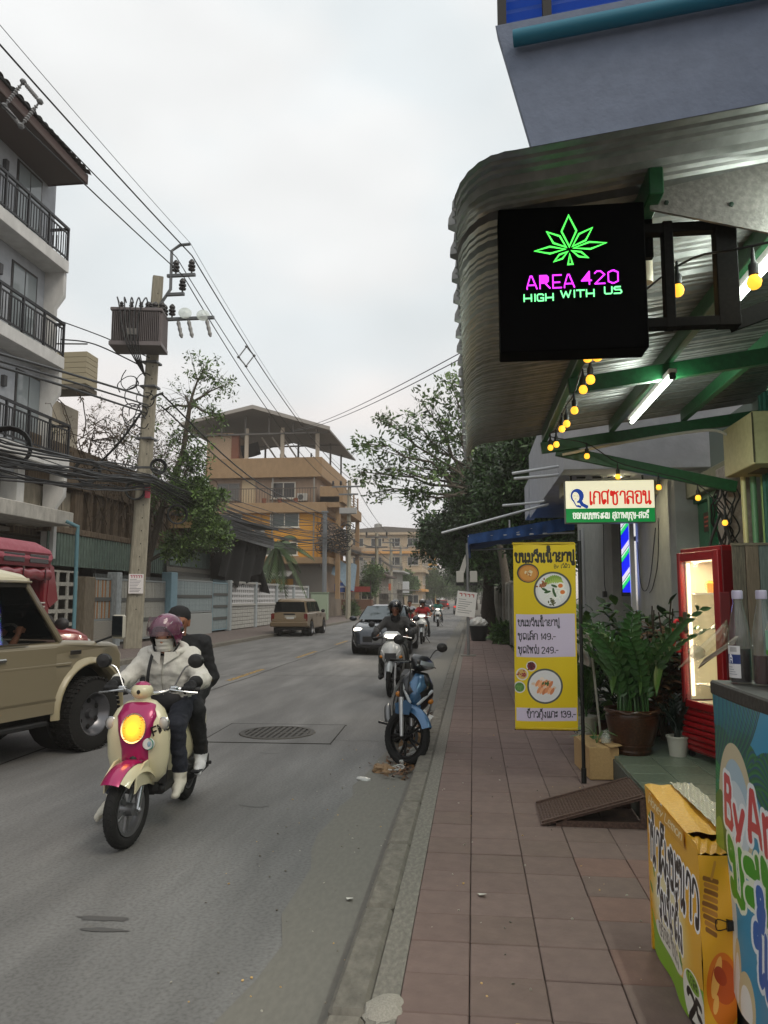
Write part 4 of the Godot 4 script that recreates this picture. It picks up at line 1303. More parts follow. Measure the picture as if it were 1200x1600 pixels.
func fence_row() -> void:
	var rust := rough_mat(["8f8d86","a5a49c","b4b4ab"],V(0.4,1.6,0.4),0.03,140,0.8)
	var pale := rough_mat(["7f9097","93a4a9","a2b1b4"],V(0.6,1.6,0.6),0.03,141,0.75)
	var fr := paint("8a9090",0.6,0.2)
	gate("short rusty gate with orange and white slats beside the brown pillar",-22.65,-23.95,0.95,2.3,rust,fr,1,true)
	gate("wide grey white slatted sliding gate behind the power pole",-24.35,-28.35,0.22,2.3,rust,fr,2)
	gate("high slatted gate panel just right of the light blue pillar",-29.15,-33.7,1.05,2.42,pale,fr,1)
	gate("pale blue slatted gate next to the white vent block wall",-33.75,-35.9,0.2,2.38,pale,paint("7d97a1",0.6),3)
	var pl := rough_mat(["5b5347","6c6354","7a705f"],V(0.8,4,0.8),0.02,142,0.92,0.3)
	var pb := rough_mat(["6f93a3","82a4b2","8fb0bc"],V(0.8,4,0.8),0.02,143,0.8,0.2)
	single("gate_pillar",M.new().box(V(-11.7,1.2,-22.2),V(0.4,2.2,0.62),Transform3D.IDENTITY,0.02),pl,"plain brown concrete gate pillar by the blue drain pipe","pillar","gate pillars")
	single("gate_pillar",M.new().box(V(-11.68,1.3,-24.14),V(0.36,2.4,0.34),Transform3D.IDENTITY,0.02),rough_mat(["8f9ba0","a9b4b8","b9c0c1"],V(0.8,3,0.8),0.02,144,0.85),"narrow grey white gate pillar left of the power pole","pillar","gate pillars")
	single("gate_pillar",M.new().box(V(-11.68,1.38,-28.75),V(0.4,2.55,0.62),Transform3D.IDENTITY,0.02),pb,"wide light blue gate pillar right of the power pole","pillar","gate pillars")
	single("low_wall",M.new().box(V(-11.7,0.52,-23.3),V(0.24,0.84,1.3),Transform3D.IDENTITY,0.015),rough_mat(["77746c","a09d94","b3b0a6"],V(0.7,0.7,0.7),0.03,145,0.9,0.3),"short stained white base wall under the rusty gate","wall")
	single("low_wall",M.new().box(V(-11.72,0.56,-31.6),V(0.2,0.92,4.0),Transform3D.IDENTITY,0.015),rough_mat(["8a8f8f","a5abab","b5b9b7"],V(0.9,0.9,0.9),0.03,146,0.9,0.3),"pale base wall under the high gate panel","wall")
	# block screen left of the pillar
	vent_wall("rough_vent_screen","coarse white vent block screen behind the red songthaew",-20.2,-21.85,0.13,2.45,3,6,rough_mat(["8f8c82","a9a69b","b8b5aa"],V(1,1,1),0.02,147,0.9))
	var wm := rough_mat(["84827b","a6a59e","b8b7b1","c0bfb8"],V(1.1,2.4,1.1),0.02,148,0.9,0.3)
	var wl := thing("vent_block_wall","long white boundary wall with pierced vent blocks above a brick base","wall",V(-11.7,0.12,-44.7))
	var o := -wl.position
	var posts := [-36.0,-40.4,-44.8,-49.2,-53.5]
	for p in posts: part("post",M.new().box(V(-11.66,1.32,p)+o,V(0.26,2.4,0.26),Transform3D.IDENTITY,0.015),rough_mat(["8a9296","a3abae"],V(1,2,1),0.02,149,0.85),wl)
	for i in 4:
		var z0: float = posts[i] - 0.14
		var z1: float = posts[i+1]+0.14
		var cz := (z0+z1)/2
		var l := z0 - z1
		part("base",M.new().box(V(-11.74,0.7,cz)+o,V(0.1,1.16,l)),paint("6e6b63",0.95),wl)
		for r in 6:
			for c in 10:
				var bl := part("brick",M.new().box(Vector3.ZERO,V(0.1,0.17,l/10 - 0.025),Transform3D.IDENTITY,0.008) if not mats.has("wallbrick") else mats["wallbrick"],wm,wl)
				if not mats.has("wallbrick"): mats["wallbrick"] = bl.mesh
				bl.position = V(-11.68+rng.randf_range(-0.006,0.006),0.25+r*0.19,z0 - (c+0.5)*l/10)+o
		part("rail",M.new().box(V(-11.66,1.34,cz)+o,V(0.2,0.1,l)),wm,wl)
		part("coping",M.new().box(V(-11.66,2.44,cz)+o,V(0.22,0.1,l)),wm,wl)
		part("vent_backing",M.new().box(V(-11.76,1.9,cz)+o,V(0.04,1.0,l)),paint("50514a",0.95),wl)
		var hole := vent_mesh(0.25,4.12/12.0)
		for r in 4:
			for c in 12:
				var vb := part("vent_block",hole,wm,wl)
				vb.position = V(-11.68,1.515+r*0.25,z0 - (c+0.5)*l/12)+o
func vent_mesh(h: float,l: float) -> ArrayMesh:
	var key := "vent %s %s" % [h,l]
	if not mats.has(key):
		var m := M.new()
		var t := 0.055
		for s in [-1,1]:
			m.box(V(0,s*(h - t)/2,0),V(0.045,t,l))
			m.box(V(0,0,s*(l - t)/2),V(0.044,h - 2*t,t))
		mats[key] = m.mesh(null,0.0)
	return mats[key]
func vent_wall(called: String,label: String,z0: float,z1: float,y0: float,y1: float,nc: int,nr: int,m: Material) -> void:
	var w := thing(called,label,"wall",V(-11.75,y0,(z0+z1)/2))
	var l := absf(z1 - z0)/nc
	var h := (y1 - y0)/nr
	for r in nr:
		for c in nc:
			var b := MeshInstance3D.new()
			b.mesh = vent_mesh(h,l)
			b.material_override = m
			b.name = "vent_block" if r+c == 0 else "vent_block_%03d" % (r*nc+c)
			w.add_child(b)
			b.position = V(0,(r+0.5)*h,absf(z1 - z0)/2 - (c+0.5)*l)
# ---------------------------------------------------------------- further down the left side
func left_far() -> void:
	# workshop with a sagging white fascia
	var w := thing("workshop","dark open workshop with sagging ribbed white fascia and black shade net","workshop",V(-13,0.1,-36.5))
	var o := -w.position
	var fm := rough_mat(["7d8083","94979a","a3a6a8"],V(2,2,2),0.02,150,0.7)
	part("fascia",M.new().prism(poly("31.0,4.48 31.0,5.2 41.4,4.9 41.4,4.35"),Transform3D(Basis(V(0,0,-1),V(0,1,0),V(1,0,0)),V(-10.9,0,0)+o),0.1),fm,w)
	for i in 5: part("fascia_seam",M.new().box(V(-10.86,4.55+i*0.14 - 0.02,-36.2)+o,V(0.08,0.02,10.2),Transform3D(Basis.from_euler(V(0.022,0,0)),Vector3.ZERO)),paint("6d7072",0.8),w)
	part("end_board",M.new().box(V(-11.9,4.95,-30.9)+o,V(2.0,0.75,0.08)),rough_mat(["8f7a55","a58d63"],V(1,1,1),0.02,151,0.9),w)
	part("roof",M.new().box(V(-14.2,5.35,-36.2)+o,V(6.8,0.12,10.6),Transform3D(Basis.from_euler(V(0.03,0,-0.03)),Vector3.ZERO)),paint("55575a",0.8),w)
	part("back_wall",M.new().box(V(-16.5,2.5,-37.0)+o,V(0.2,5.0,10.0)),paint("77736c",0.95),w)
	part("side_wall",M.new().box(V(-14.5,2.5,-41.8)+o,V(4.0,5.0,0.2)),paint("77736c",0.95),w)
	var net := rough_mat(["101110","1b1c1b","242523"],V(1,1,1),0.04,152,0.95)
	part("shade_net",M.new().sheet(func(u: float,v: float) -> Vector3: return V(-11.2+0.12*sin(u*21.0) - v*0.4,lerpf(4.5,2.2+1.2*absf(u - 0.4),v)+0.1*sin(u*9.0)*v,lerpf(-34.2,-41.0,u))+o,26,8).sheet(func(u: float,v: float) -> Vector3: return V(lerpf(-12.6,-11.0,u*(0.5+0.5*v)),lerpf(4.3,2.2,v) - 0.3*v*u,-41.2 - 0.1*sin(u*12.0))+o,12,6),net,w,60)
	part("hanging_wires",hang_wires(o),paint("1a1a1a",0.8),w)
	tan_building()
	# stalls and houses beyond
	var ub := thing("utility_cabinet","pale green metal utility cabinet behind the parked tan wagon","cabinet",V(-11.0,0.12,-54.8))
	part("body",M.new().box(V(0,0.95,0),V(1.2,1.9,0.6),Transform3D.IDENTITY,0.02),paint("8b9a84",0.55),ub)
	part("door",M.new().box(V(-0.28,0.95,0.305),V(0.54,1.7,0.02)),paint("93a28b",0.55),ub)
	part("door",M.new().box(V(0.28,0.95,0.305),V(0.54,1.7,0.02)),paint("93a28b",0.55),ub)
	part("cap",M.new().box(V(0,1.93,0),V(1.3,0.08,0.7)),paint("7b8a75",0.55),ub)
	var tp := thing("blue_tarpaulin","grey blue tarpaulin slung at a slant beside the tan building","tarpaulin",V(-11.0,3.9,-64))
	part("sheet",M.new().sheet(func(u: float,v: float) -> Vector3: return V(lerpf(-0.6,1.3,u),lerpf(1.0,-1.3,v*lerpf(0.5,1.0,u)) - 0.5*u+0.1*sin(u*9.0+v*5.0),lerpf(0,1.5,v)),12,8),rough_mat(["5f7383","738999","8096a5"],V(2,2,2),0.02,153,0.8),tp)
	var stall2 := thing("street_stall","low wooden street stall under the slanting tarpaulin","stall",V(-11.0,0.1,-71))
	part("counter",M.new().box(V(0,1.0,0),V(3.4,0.9,1.2)),paint("6a4a38",0.9),stall2)
	part("sign_board",M.new().box(V(0,2.4,-0.3),V(3.0,0.5,0.1)),paint("8f2f28",0.8),stall2)
	for x in [-1.6,1.6]: part("post",M.new().box(V(x,1.6,0.4),V(0.1,3.1,0.1)),paint("3a3430",0.9),stall2)
	far_house("brown_tile_house","house with a grey brown tiled roof behind the second power pole",V(-13.0,0,-82),V(7,5.5,9),"9c9488","6d5f58",1.6,3)
	far_house("white_roof_shop","shop with a bright white sheet roof between the poles",V(-14.0,0,-100),V(9,7.0,8),"a8a59c","d5d5d2",0.6,2)
	block("far_tan_building","four storey tan and orange apartment building far down the left side",V(-14.8,0,-138),V(12.5,12.8,16),"bba88d","d19c5c",4)
	block("yellow_building","small yellow and white block at the far end of the left side",V(-13.5,0,-190),V(9,12.5,10),"d49a2c","b9c3c9",4)
	block("grey_shophouse","grey shophouse with dark windows beyond the orange building",V(-15.5,0,-160),V(9,9.0,14),"8b8781","77736d",3)
	block("far_white_house","white far house near the end of the street",V(-4.0,0,-260),V(12,8,10),"b9b4ab","9a958c",2)
	# shop signs out over the pavement
	for q in [[-11.2,2.6,-66.0,2.6,1.2,"2f57a5","blue oval street name sign on the second power pole"],[-9.9,3.2,-108.0,1.9,1.6,"c9ccce","small white square sign between the distant poles"],[-11.0,4.4,-76.0,1.0,2.0,"c2c4c4","narrow white hanging sign beside the tiled house"],[-10.5,3.0,-92.0,1.4,0.8,"b5532f","red orange board sign on the far left pavement"]]:
		var m := M.new()
		if q[5] == "2f57a5": m.prism(poly("-1,0 -0.85,0.28 -0.4,0.42 0.4,0.42 0.85,0.28 1,0 0.85,-0.28 0.4,-0.42 -0.4,-0.42 -0.85,-0.28"),Transform3D.IDENTITY,0.06)
		else: m.box(Vector3.ZERO,V(q[3],q[4],0.12),Transform3D.IDENTITY,0.02)
		var so := single("hanging_sign",m,paint(q[5],0.6),q[6],"sign","far street signs")
		so.position = V(q[0],q[1],q[2])
		if q[5] == "2f57a5":
			var ln := M.new().box(V(0,0.05,0.01),V(1.2,0.16,0.02))
			part("name_line",ln,paint("b9c6e0",0.6),so)
func hang_wires(o: Vector3) -> M:
	var m := M.new()
	for k in 26:
		var z := rng.randf_range(-40.5,-31.2)
		m.tube(sag(V(-11.2,4.45,z)+o,V(-11.3+rng.randf_range(-0.3,0.3),4.4,z - rng.randf_range(0.3,1.3))+o,rng.randf_range(0.2,0.7),8),0.014,3,false)
	return m
func window_into(b: Node3D,at: Vector3,w: float,h: float,facing_x: bool,frame: Material,pane: Material,panes := 2) -> void:
	var m := M.new()
	var along := V(0,0,1) if facing_x else V(1,0,0)
	var out := V(1,0,0) if facing_x else V(0,0,1)
	var sz := func(l: float,hh: float,d: float) -> Vector3: return along*l+V(0,hh,0)+out*d
	for k in [-1,1]: m.box(at+V(0,k*(h/2 - 0.04),0),sz.call(w,0.08,0.14))
	for i in panes+1: m.box(at+along*(-w/2+0.04+i*(w - 0.08)/panes),sz.call(0.08,h - 0.16,0.13))
	m.box(at+V(0,-h/2 - 0.03,0)+out*0.06,sz.call(w+0.2,0.07,0.24))
	var f := part("window",m,frame,b,0.0)
	for i in panes: part("pane",M.new().box(at+along*(-w/2+0.04+(i+0.5)*(w - 0.08)/panes)+out*0.012,sz.call((w - 0.08)/panes - 0.08,h - 0.16,0.02)),pane,f,0.0)
func block(called: String,label: String,at: Vector3,size: Vector3,c1: String,c2: String,floors: int) -> void:
	var b := thing(called,label,"building",at)
	var m1 := rough_mat([Color.html(c1).darkened(0.15).to_html(false),c1],V(4,6,4),0.02,160,0.9)
	var m2 := paint(c2,0.9)
	part("wall",M.new().box(V(0,size.y/2,0),size),m1,b)
	var fh := size.y/floors
	for f in floors:
		part("slab",M.new().box(V(0.3,(f+1)*fh - 0.2,0.3),V(size.x+0.6,0.4,size.z+0.6)),m2 if f % 2 == 0 else m1,b)
		for i in 4:
			window_into(b,V(-size.x/2+(i+0.5)*size.x/4,f*fh+fh*0.48,size.z/2),size.x/4*0.6,fh*0.45,false,paint("b7b3a9",0.7),paint("2f3436",0.2))
			window_into(b,V(size.x/2,f*fh+fh*0.48,-size.z/2+(i+0.5)*size.z/4),size.z/4*0.6,fh*0.45,true,paint("b7b3a9",0.7),paint("2f3436",0.2))
	part("roof",M.new().prism(PackedVector2Array([Vector2(-size.x/2 - 0.8,size.y),Vector2(size.x/2+0.8,size.y),Vector2(size.x/2+0.3,size.y+0.5),Vector2(0,size.y+1.0),Vector2(-size.x/2,size.y+0.5)]),xf(V(0,0.02,size.z/2+0.5)),size.z+1.0),paint("65605a",0.85),b)
	part("roof_tank",M.new().lathe([Vector2(0.7,size.y+0.6),Vector2(0.7,size.y+2.0),Vector2(0.2,size.y+2.2)],xf(V(-2,0,2)),12),paint("8f8f8a",0.5),b)
func far_house(called: String,label: String,at: Vector3,size: Vector3,c1: String,c2: String,pitch: float,wins: int) -> void:
	var b := thing(called,label,"house",at)
	var m1 := rough_mat([Color.html(c1).darkened(0.2).to_html(false),c1],V(3,5,3),0.02,161,0.9)
	part("wall",M.new().box(V(0,size.y*0.35,0),V(size.x,size.y*0.7,size.z)),m1,b)
	for i in wins: window_into(b,V(-size.x/2+(i+0.5)*size.x/wins,size.y*0.4,size.z/2),size.x/wins*0.55,size.y*0.25,false,paint("b5b0a5",0.7),paint("262a2b",0.2))
	for i in wins: window_into(b,V(size.x/2,size.y*0.4,-size.z/2+(i+0.5)*size.z/wins),size.z/wins*0.55,size.y*0.25,true,paint("b5b0a5",0.7),paint("262a2b",0.2))
	part("roof",M.new().prism(PackedVector2Array([Vector2(-size.x/2 - 0.9,size.y*0.7),Vector2(size.x/2+0.9,size.y*0.7),Vector2(size.x/2+0.9,size.y*0.7+0.15),Vector2(0,size.y*0.7+pitch),Vector2(-size.x/2 - 0.9,size.y*0.7+0.15)]),xf(V(0,0.01,size.z/2+0.7)),size.z+1.4),rough_mat([Color.html(c2).darkened(0.25).to_html(false),c2],V(0.7,0.7,0.7),0.05,162,0.8),b)
	part("lean_to",M.new().box(V(size.x/2+1.2,size.y*0.42,0),V(2.6,0.1,size.z),Transform3D(Basis.from_euler(V(0,0,-0.04)),Vector3.ZERO)),paint("7a7772",0.7),b)
# the four storey tan house: camera side wall at z = -60, street side at x = -11.9
func tan_building() -> void:
	var b := thing("tan_building","four storey tan apartment house with yellow plank floors and open steel roof terrace","building",V(-16.5,0.1,-66))
	var o := -b.position
	var tan_m := rough_mat(["8a7054","a08463"],V(3,6,3),0.015,170,0.9,0.2)
	var wallm := rough_mat(["857160","9f8874"],V(3,6,3),0.015,171,0.9)
	var yel := rough_mat(["c48a2c","dca13c"],V(2,0.25,2),0.02,172,0.75)
	var white := paint("c9c4b8",0.7)
	var darkp := paint("2a2b2b",0.15)
	var steel := paint("6d6a66",0.5,0.3)
	# main body, floors
	part("wall",M.new().box(V(-17.0,9.9,-66)+o,V(9.0,2.9,11.0)),wallm,b)
	part("wall",M.new().box(V(-16.4,2.3,-66)+o,V(8.6,4.4,11.0)),paint("85796b",0.9),b)
	# yellow cladding, plank by plank on the face that looks up the street
	part("yellow_core",M.new().box(V(-16.6,6.55,-65.9)+o,V(8.9,4.2,11.4)),yel,b)
	for i in 17: part("plank",M.new().box(V(-16.55,4.6+i*0.245,-60.17)+o,V(9.0,0.225,0.05),Transform3D.IDENTITY,0.004),yel,b)
	# big parapet bands
	for q in [[11.35,12.95,-21.6,-11.95,-59.9,-72.2],[8.45,9.25,-21.6,-11.5,-59.6,-72.2],[4.35,4.85,-20.0,-11.1,-58.8,-72.2]]:
		part("parapet",M.new().box(V((q[2]+q[3])/2,(q[0]+q[1])/2,(q[4]+q[5])/2)+o,V(q[3] - q[2],q[1] - q[0],q[4] - q[5]),Transform3D.IDENTITY,0.02),tan_m,b)
	part("street_balcony",M.new().box(V(-11.3,9.3,-66)+o,V(1.6,0.9,12.2),Transform3D.IDENTITY,0.02),tan_m,b)
	part("street_balcony",M.new().box(V(-11.3,6.0,-66)+o,V(1.6,0.7,12.2),Transform3D.IDENTITY,0.02),tan_m,b)
	part("corner_parapet",M.new().box(V(-11.15,9.9,-61.2)+o,V(1.9,1.3,2.6),Transform3D.IDENTITY,0.02),tan_m,b)
	for y in [7.2,3.0]:
		part("dark_bay",M.new().box(V(-12.1,y,-66)+o,V(0.3,1.7,10.5)),wallm,b)
	for z in [-61.0,-66.0,-71.5]: part("column",M.new().box(V(-10.8,5.6,z)+o,V(0.35,8.0,0.35)),tan_m,b)
	# third floor windows and door
	window_into(b,V(-15.2,10.35,-60.45)+o,2.0,1.35,false,white,darkp)
	window_into(b,V(-19.8,10.3,-60.45)+o,1.9,1.4,false,paint("77706a",0.7),paint("5a5a58",0.3))
	part("door",M.new().box(V(-18.1,10.1,-60.45)+o,V(1.1,2.3,0.1)),paint("b9a585",0.7),b)
	window_into(b,V(-12.48,10.3,-63.0)+o,1.6,1.4,true,white,darkp)
	window_into(b,V(-12.48,10.3,-67.0)+o,1.6,1.4,true,white,darkp)
	# floor two windows
	window_into(b,V(-15.0,7.9,-60.16)+o,2.4,1.2,false,white,paint("44514f",0.15))
	window_into(b,V(-19.5,8.1,-60.16)+o,2.0,0.7,false,white,paint("44514f",0.15))
	window_into(b,V(-15.4,5.6,-60.16)+o,3.0,1.1,false,white,paint("3e443c",0.15),1)
	part("emblem",M.new().lathe([Vector2(0.3,-0.02),Vector2(0.42,-0.02),Vector2(0.42,0.02),Vector2(0.3,0.02),Vector2(0.3,-0.02)],Transform3D(Basis.from_euler(V(PI/2,0,0)),V(-18.2,6.3,-60.1)+o),16,false),paint("2b2620",0.8),b)
	for s in [-16.9,-12.3]: part("trim",M.new().box(V(s,6.6,-60.13)+o,V(0.12,4.2,0.06)),paint("b07a24",0.8),b)
	# railings on the third floor
	var rl := M.new()
	for i in 42: rl.box(V(-21.4+i*0.22,9.85,-59.75)+o,V(0.03,1.1,0.03))
	stuff(part("balusters",rl,paint("4a4038",0.7),b,0.0))
	part("hand_rail",M.new().box(V(-17.0,10.42,-59.75)+o,V(9.4,0.06,0.06)),paint("4a4038",0.7),b)
	for z in [-62.8,-65.2,-67.6,-70.0]: part("rail_post",M.new().box(V(-10.55,10.3,z)+o,V(0.12,1.1,0.12)),tan_m,b)
	for k in 4:
		for z in [-64.0,-66.4,-68.8]: part("rail_bar",M.new().bar(V(-10.55,9.9+k*0.25,z - 1.1)+o,V(-10.55,9.9+k*0.25,z+1.1)+o,0.04,0.04),paint("3a3430",0.6),b)
	# roof terrace
	part("stair_house",M.new().box(V(-20.6,14.0,-62)+o,V(2.2,2.4,3.2)),rough_mat(["a0856a","b39a80"],V(2,2,2),0.02,173,0.9),b)
	part("brick_panel",M.new().box(V(-19.3,13.9,-60.6)+o,V(0.6,2.2,0.5)),paint("7a4b38",0.9),b)
	var post_x := [-18.3,-15.3,-12.4]
	for x in post_x:
		for z in [-60.3,-66.0,-71.5]: part("roof_post",M.new().box(V(x,14.2,z)+o,V(0.3 if z > -61 else 0.15,2.6,0.15)),paint("b7aa98",0.8) if z > -61 else steel,b)
	part("roof_sheet",M.new().prism(poly("-23.5,15.55 -23.5,15.67 -17.4,17.0 -11.2,15.05 -11.2,14.9 -17.4,16.8"),xf(V(0,0,-58.8)+o),14.0),rough_mat(["6c6a68","807e7b"],V(2,2,2),0.02,174,0.7),b)
	part("fascia_trim",M.new().prism(poly("-23.5,15.5 -23.5,15.75 -17.4,17.08 -11.1,15.14 -11.1,14.85 -17.4,16.78"),xf(V(0,0,-58.7)+o),0.12),paint("9a958e",0.7),b)
	part("truss_chord",M.new().box(V(-17.3,15.0,-60.2)+o,V(12.0,0.12,0.12)),steel,b)
	part("truss_chord",M.new().box(V(-17.3,15.0,-65.5)+o,V(12.0,0.12,0.12)),steel,b)
	for i in 6: part("truss_web",M.new().bar(V(-22.4+i*2.0,15.0,-60.2)+o,V(-22.4+i*2.0,15.9 if i in [1,4] else (16.5 if i in [2,3] else 15.4),-60.2)+o,0.1,0.1),steel,b)
	for i in 3: part("lattice",M.new().bar(V(-17.4+i*0.9,15.0,-61.5)+o,V(-16.2+i*0.9,13.0,-63.0)+o,0.1,0.1),paint("bdb9b2",0.6),b)
	part("terrace_sheet",M.new().sheet(func(u: float,v: float) -> Vector3: return V(-20.8+u*2.9,14.8 - v*0.9 - 0.3*sin(u*PI),-62.2 - v)+o,8,4),paint("2c2d2e",0.9),b)
	for q in [V(-13.6,9.75,-60.3),V(-17.0,7.0,-60.0),V(-12.0,10.0,-65.2)]:
		var ac := part("air_conditioner",M.new().box(q+o,V(0.8,0.6,0.34),Transform3D.IDENTITY,0.02),paint("b9b7b0",0.6),b)
		part("fan_grille",M.new().lathe([Vector2(0.05,0.0),Vector2(0.22,0.0),Vector2(0.22,0.02)],Transform3D(Basis.from_euler(V(PI/2,0,0)),q+o+V(-0.1,0,0.17)),16),paint("4a4a48",0.6),ac)
	for x in [-12.6,-16.0]: part("drain_pipe",M.new().tube([V(x,4.5,-60.08)+o,V(x,12.9,-60.08)+o],0.06,6),paint("8d8a82",0.6),b)
	for i in 3: part("flower_pot",M.new().lathe([Vector2(0.14,0),Vector2(0.2,0.35)],xf(V(-16.6+i*1.3,9.25,-59.7)+o),8),paint("7a4630",0.9),b)
	part("shop_awning",M.new().box(Vector3.ZERO,V(4.6,0.08,2.0),xf(V(-16.3,3.55,-58.6)+o,0,0.25)),paint("8d8b86",0.7),b)
	part("shop_panel",M.new().box(V(-15.2,2.75,-60.3)+o,V(3.2,0.9,0.1)),yel,b)
	part("dark_shop",M.new().box(V(-12.9,2.2,-60.1)+o,V(2.6,3.9,0.1)),paint("6f6a63",0.9),b)
# ---------------------------------------------------------------- power pole, transformer and wires
var conc: StandardMaterial3D
func insulator(at: Vector3,k := 1.0) -> M:
	var p := []
	for q in [[0.03,0.0],[0.03,0.08],[0.11,0.1],[0.12,0.14],[0.06,0.19],[0.12,0.22],[0.12,0.27],[0.06,0.31],[0.1,0.34],[0.1,0.39],[0.05,0.46],[0.02,0.48]]: p.append(Vector2(q[0]*k,q[1]*k))
	return M.new().lathe(p,xf(at),12)
func pole_and_wires() -> void:
	conc = rough_mat(["76705f","8f8975","a19b88","aaa492"],V(0.7,5.0,0.7),0.02,180,0.92,0.3)
	var steel := paint("6f7274",0.5,0.5)
	var dark := paint("2b2d2f",0.5)
	var porc := paint("33302f",0.25)
	var p := thing("power_pole","tall square concrete power pole carrying crossarms beside the pavement","utility pole",V(-10.53,0.12,-23.1))
	var foot := V(0,0,0)
	var tip := V(0.43,11.95,0)
	var rs := []
	for i in 9:
		var t := i/8.0
		var w := lerpf(0.27,0.165,t)
		var c := foot.lerp(tip,t)
		var b := Basis.from_euler(V(0,0.5,0))
		var r := PackedVector3Array()
		for q in [[-1,-0.8],[-0.8,-1],[0.8,-1],[1,-0.8],[1,0.8],[0.8,1],[-0.8,1],[-1,0.8]]: r.push_back(c+b*V(q[0]*w,0,q[1]*w*0.8))
		r.reverse()
		rs.append(r)
	var pm := M.new().rings(rs)
	part("shaft",pm,conc,p,20.0)
	for i in 26: part("bolt_hole",M.new().box(foot.lerp(tip,0.1+i*0.034)+Basis.from_euler(V(0,0.5,0))*V(0.02,0,lerpf(0.222,0.135,0.1+i*0.034)),V(0.03,0.03,0.012)),paint("2f2d28",0.9),p,0.0)
	var o := -p.position
	part("angle_bracket",M.new().tube(pts3("-9.95,11.1,-23.0 -9.62,11.6,-23.0 -9.62,12.9,-23.0 -9.35,13.08,-23.0 -9.0,13.1,-23.0").map(func(v): return v+o),0.05,6),steel,p)
	for q in [[-9.75,12.05,0.95],[-9.75,11.42,0.6]]: part("crossarm",M.new().box(V(q[0]+q[2]/2,q[1],-23.0)+o,V(q[2],0.1,0.1),Transform3D.IDENTITY,0.008),steel,p)
	part("crossarm",M.new().box(V(-8.95,10.55,-22.9)+o,V(1.7,0.1,0.1),Transform3D.IDENTITY,0.008),steel,p)
	for v in [V(-9.46,12.1,-23.0),V(-8.93,12.1,-23.0),V(-9.22,11.47,-23.0)]: part("insulator",insulator(v+o,1.0),porc,p)
	for v in [V(-9.75,10.6,-22.9),V(-9.5,10.6,-22.9)]: part("insulator",insulator(v+o,0.95),porc,p)
	for v in [V(-9.3,10.5,-22.9),V(-8.95,10.5,-22.9),V(-8.35,10.5,-22.9)]:
		part("fuse_cutout",M.new().lathe([Vector2(0.03,-0.6),Vector2(0.07,-0.5),Vector2(0.05,-0.42),Vector2(0.07,-0.3),Vector2(0.05,-0.22),Vector2(0.07,-0.1),Vector2(0.03,0.0)],xf(v+o,0,0,0.25),10),paint("8e8e8c",0.4),p)
	for v in [V(-9.05,10.72,-22.85),V(-8.45,10.62,-22.85)]: part("disc_insulator",M.new().lathe([Vector2(0.02,-0.05),Vector2(0.2,-0.03),Vector2(0.21,0.0),Vector2(0.1,0.05),Vector2(0.02,0.08)],Transform3D(Basis.from_euler(V(1.3,0.3,0)),v+o),18),glass("d9e2da",0.5,0.15),p)
	for q in [[5.4,0.3],[6.6,0.26],[8.3,0.24],[9.1,0.24]]: part("steel_band",M.new().box(foot.lerp(tip,q[0]/12.0),V(q[1]*2.1,0.07,q[1]*1.9),xf(Vector3.ZERO,0.0),0.01),steel,p)
	# transformer
	var t := thing("transformer","finned brown grey transformer hung high on the concrete power pole","transformer",V(-10.35,9.35,-22.4))
	var tm := rough_mat(["6a6464","7d7676"],V(1,1,1),0.02,181,0.55,0.1,0.2)
	part("tank",M.new().box(V(0,0.62,0),V(1.36,1.1,0.7),xf(Vector3.ZERO,0.18),0.02),tm,t)
	part("lid",M.new().box(V(0,1.22,0),V(1.58,0.1,0.92),xf(Vector3.ZERO,0.18),0.015),tm,t)
	part("foot_rim",M.new().box(V(0,0.12,0),V(1.6,0.14,0.95),xf(Vector3.ZERO,0.18),0.015),tm,t)
	var fb := Basis.from_euler(V(0,0.18,0))
	for i in 26:
		part("fin",M.new().box(Vector3.ZERO,V(0.016,0.95,0.14),Transform3D(fb,fb*V(-0.72+i*0.0576,0.66,0.4))),tm,t,0.0)
	for i in 11: part("fin",M.new().box(Vector3.ZERO,V(0.14,0.95,0.016),Transform3D(fb,fb*V(0.73,0.66,-0.36+i*0.072))),tm,t,0.0)
	part("name_plate",M.new().box(Vector3.ZERO,V(0.34,0.2,0.02),Transform3D(fb,fb*V(-0.08,0.48,0.49))),paint("8f8b86",0.5),t)
	for i in 4: part("bushing",insulator(fb*V(-0.52+i*0.3,1.26,0.2),0.6),porc,t)
	for i in 3: part("bushing",insulator(fb*V(0.2+i*0.22,1.26,-0.2),0.95),porc,t)
	var lead := M.new()
	for i in 5: lead.tube(smooth([fb*V(-0.6+i*0.22,1.5,0.2),fb*V(-0.62+i*0.22,1.62,0.36),fb*V(-0.5+i*0.17,1.3,0.55),fb*V(-0.4+i*0.12,0.7,0.54),fb*V(-0.2+i*0.08,0.0,0.5),V(0.1,-0.7,-0.3)],4),0.022,5)
	part("leads",lead,dark,t)
	# notices on the pole
	var img := blank(96,128,"dcd8d6")
	for i in 5: line(img,[Vector2(12+i*16,10),Vector2(20+i*16,10),Vector2(20+i*16,24)],5,Color.html("a8465a"))
	for i in 9: line(img,[Vector2(9,36+i*10),Vector2(50+(i*29) % 36,36+i*10)],3,Color.html("8b8790" if i < 6 else "5b5860"))
	var nm := M.new().box(V(0,0,-0.004),V(0.44,0.6,0.008))
	nm.quad(V(-0.22,0.3,0.001),V(0.22,0.3,0.001),V(0.22,-0.3,0.001),V(-0.22,-0.3,0.001),true)
	var nn := single("paper_notice",nm,printed(img),"white paper notice with red heading pasted low on the power pole","notice")
	nn.transform = xf(V(-10.36,2.1,-22.84),0.5)
	var rt := single("red_tag",M.new().box(V(0,0,0),V(0.16,0.36,0.02),Transform3D.IDENTITY,0.005),paint("a8384a",0.6),"small red tag fixed to the power pole under the cable bundle","tag")
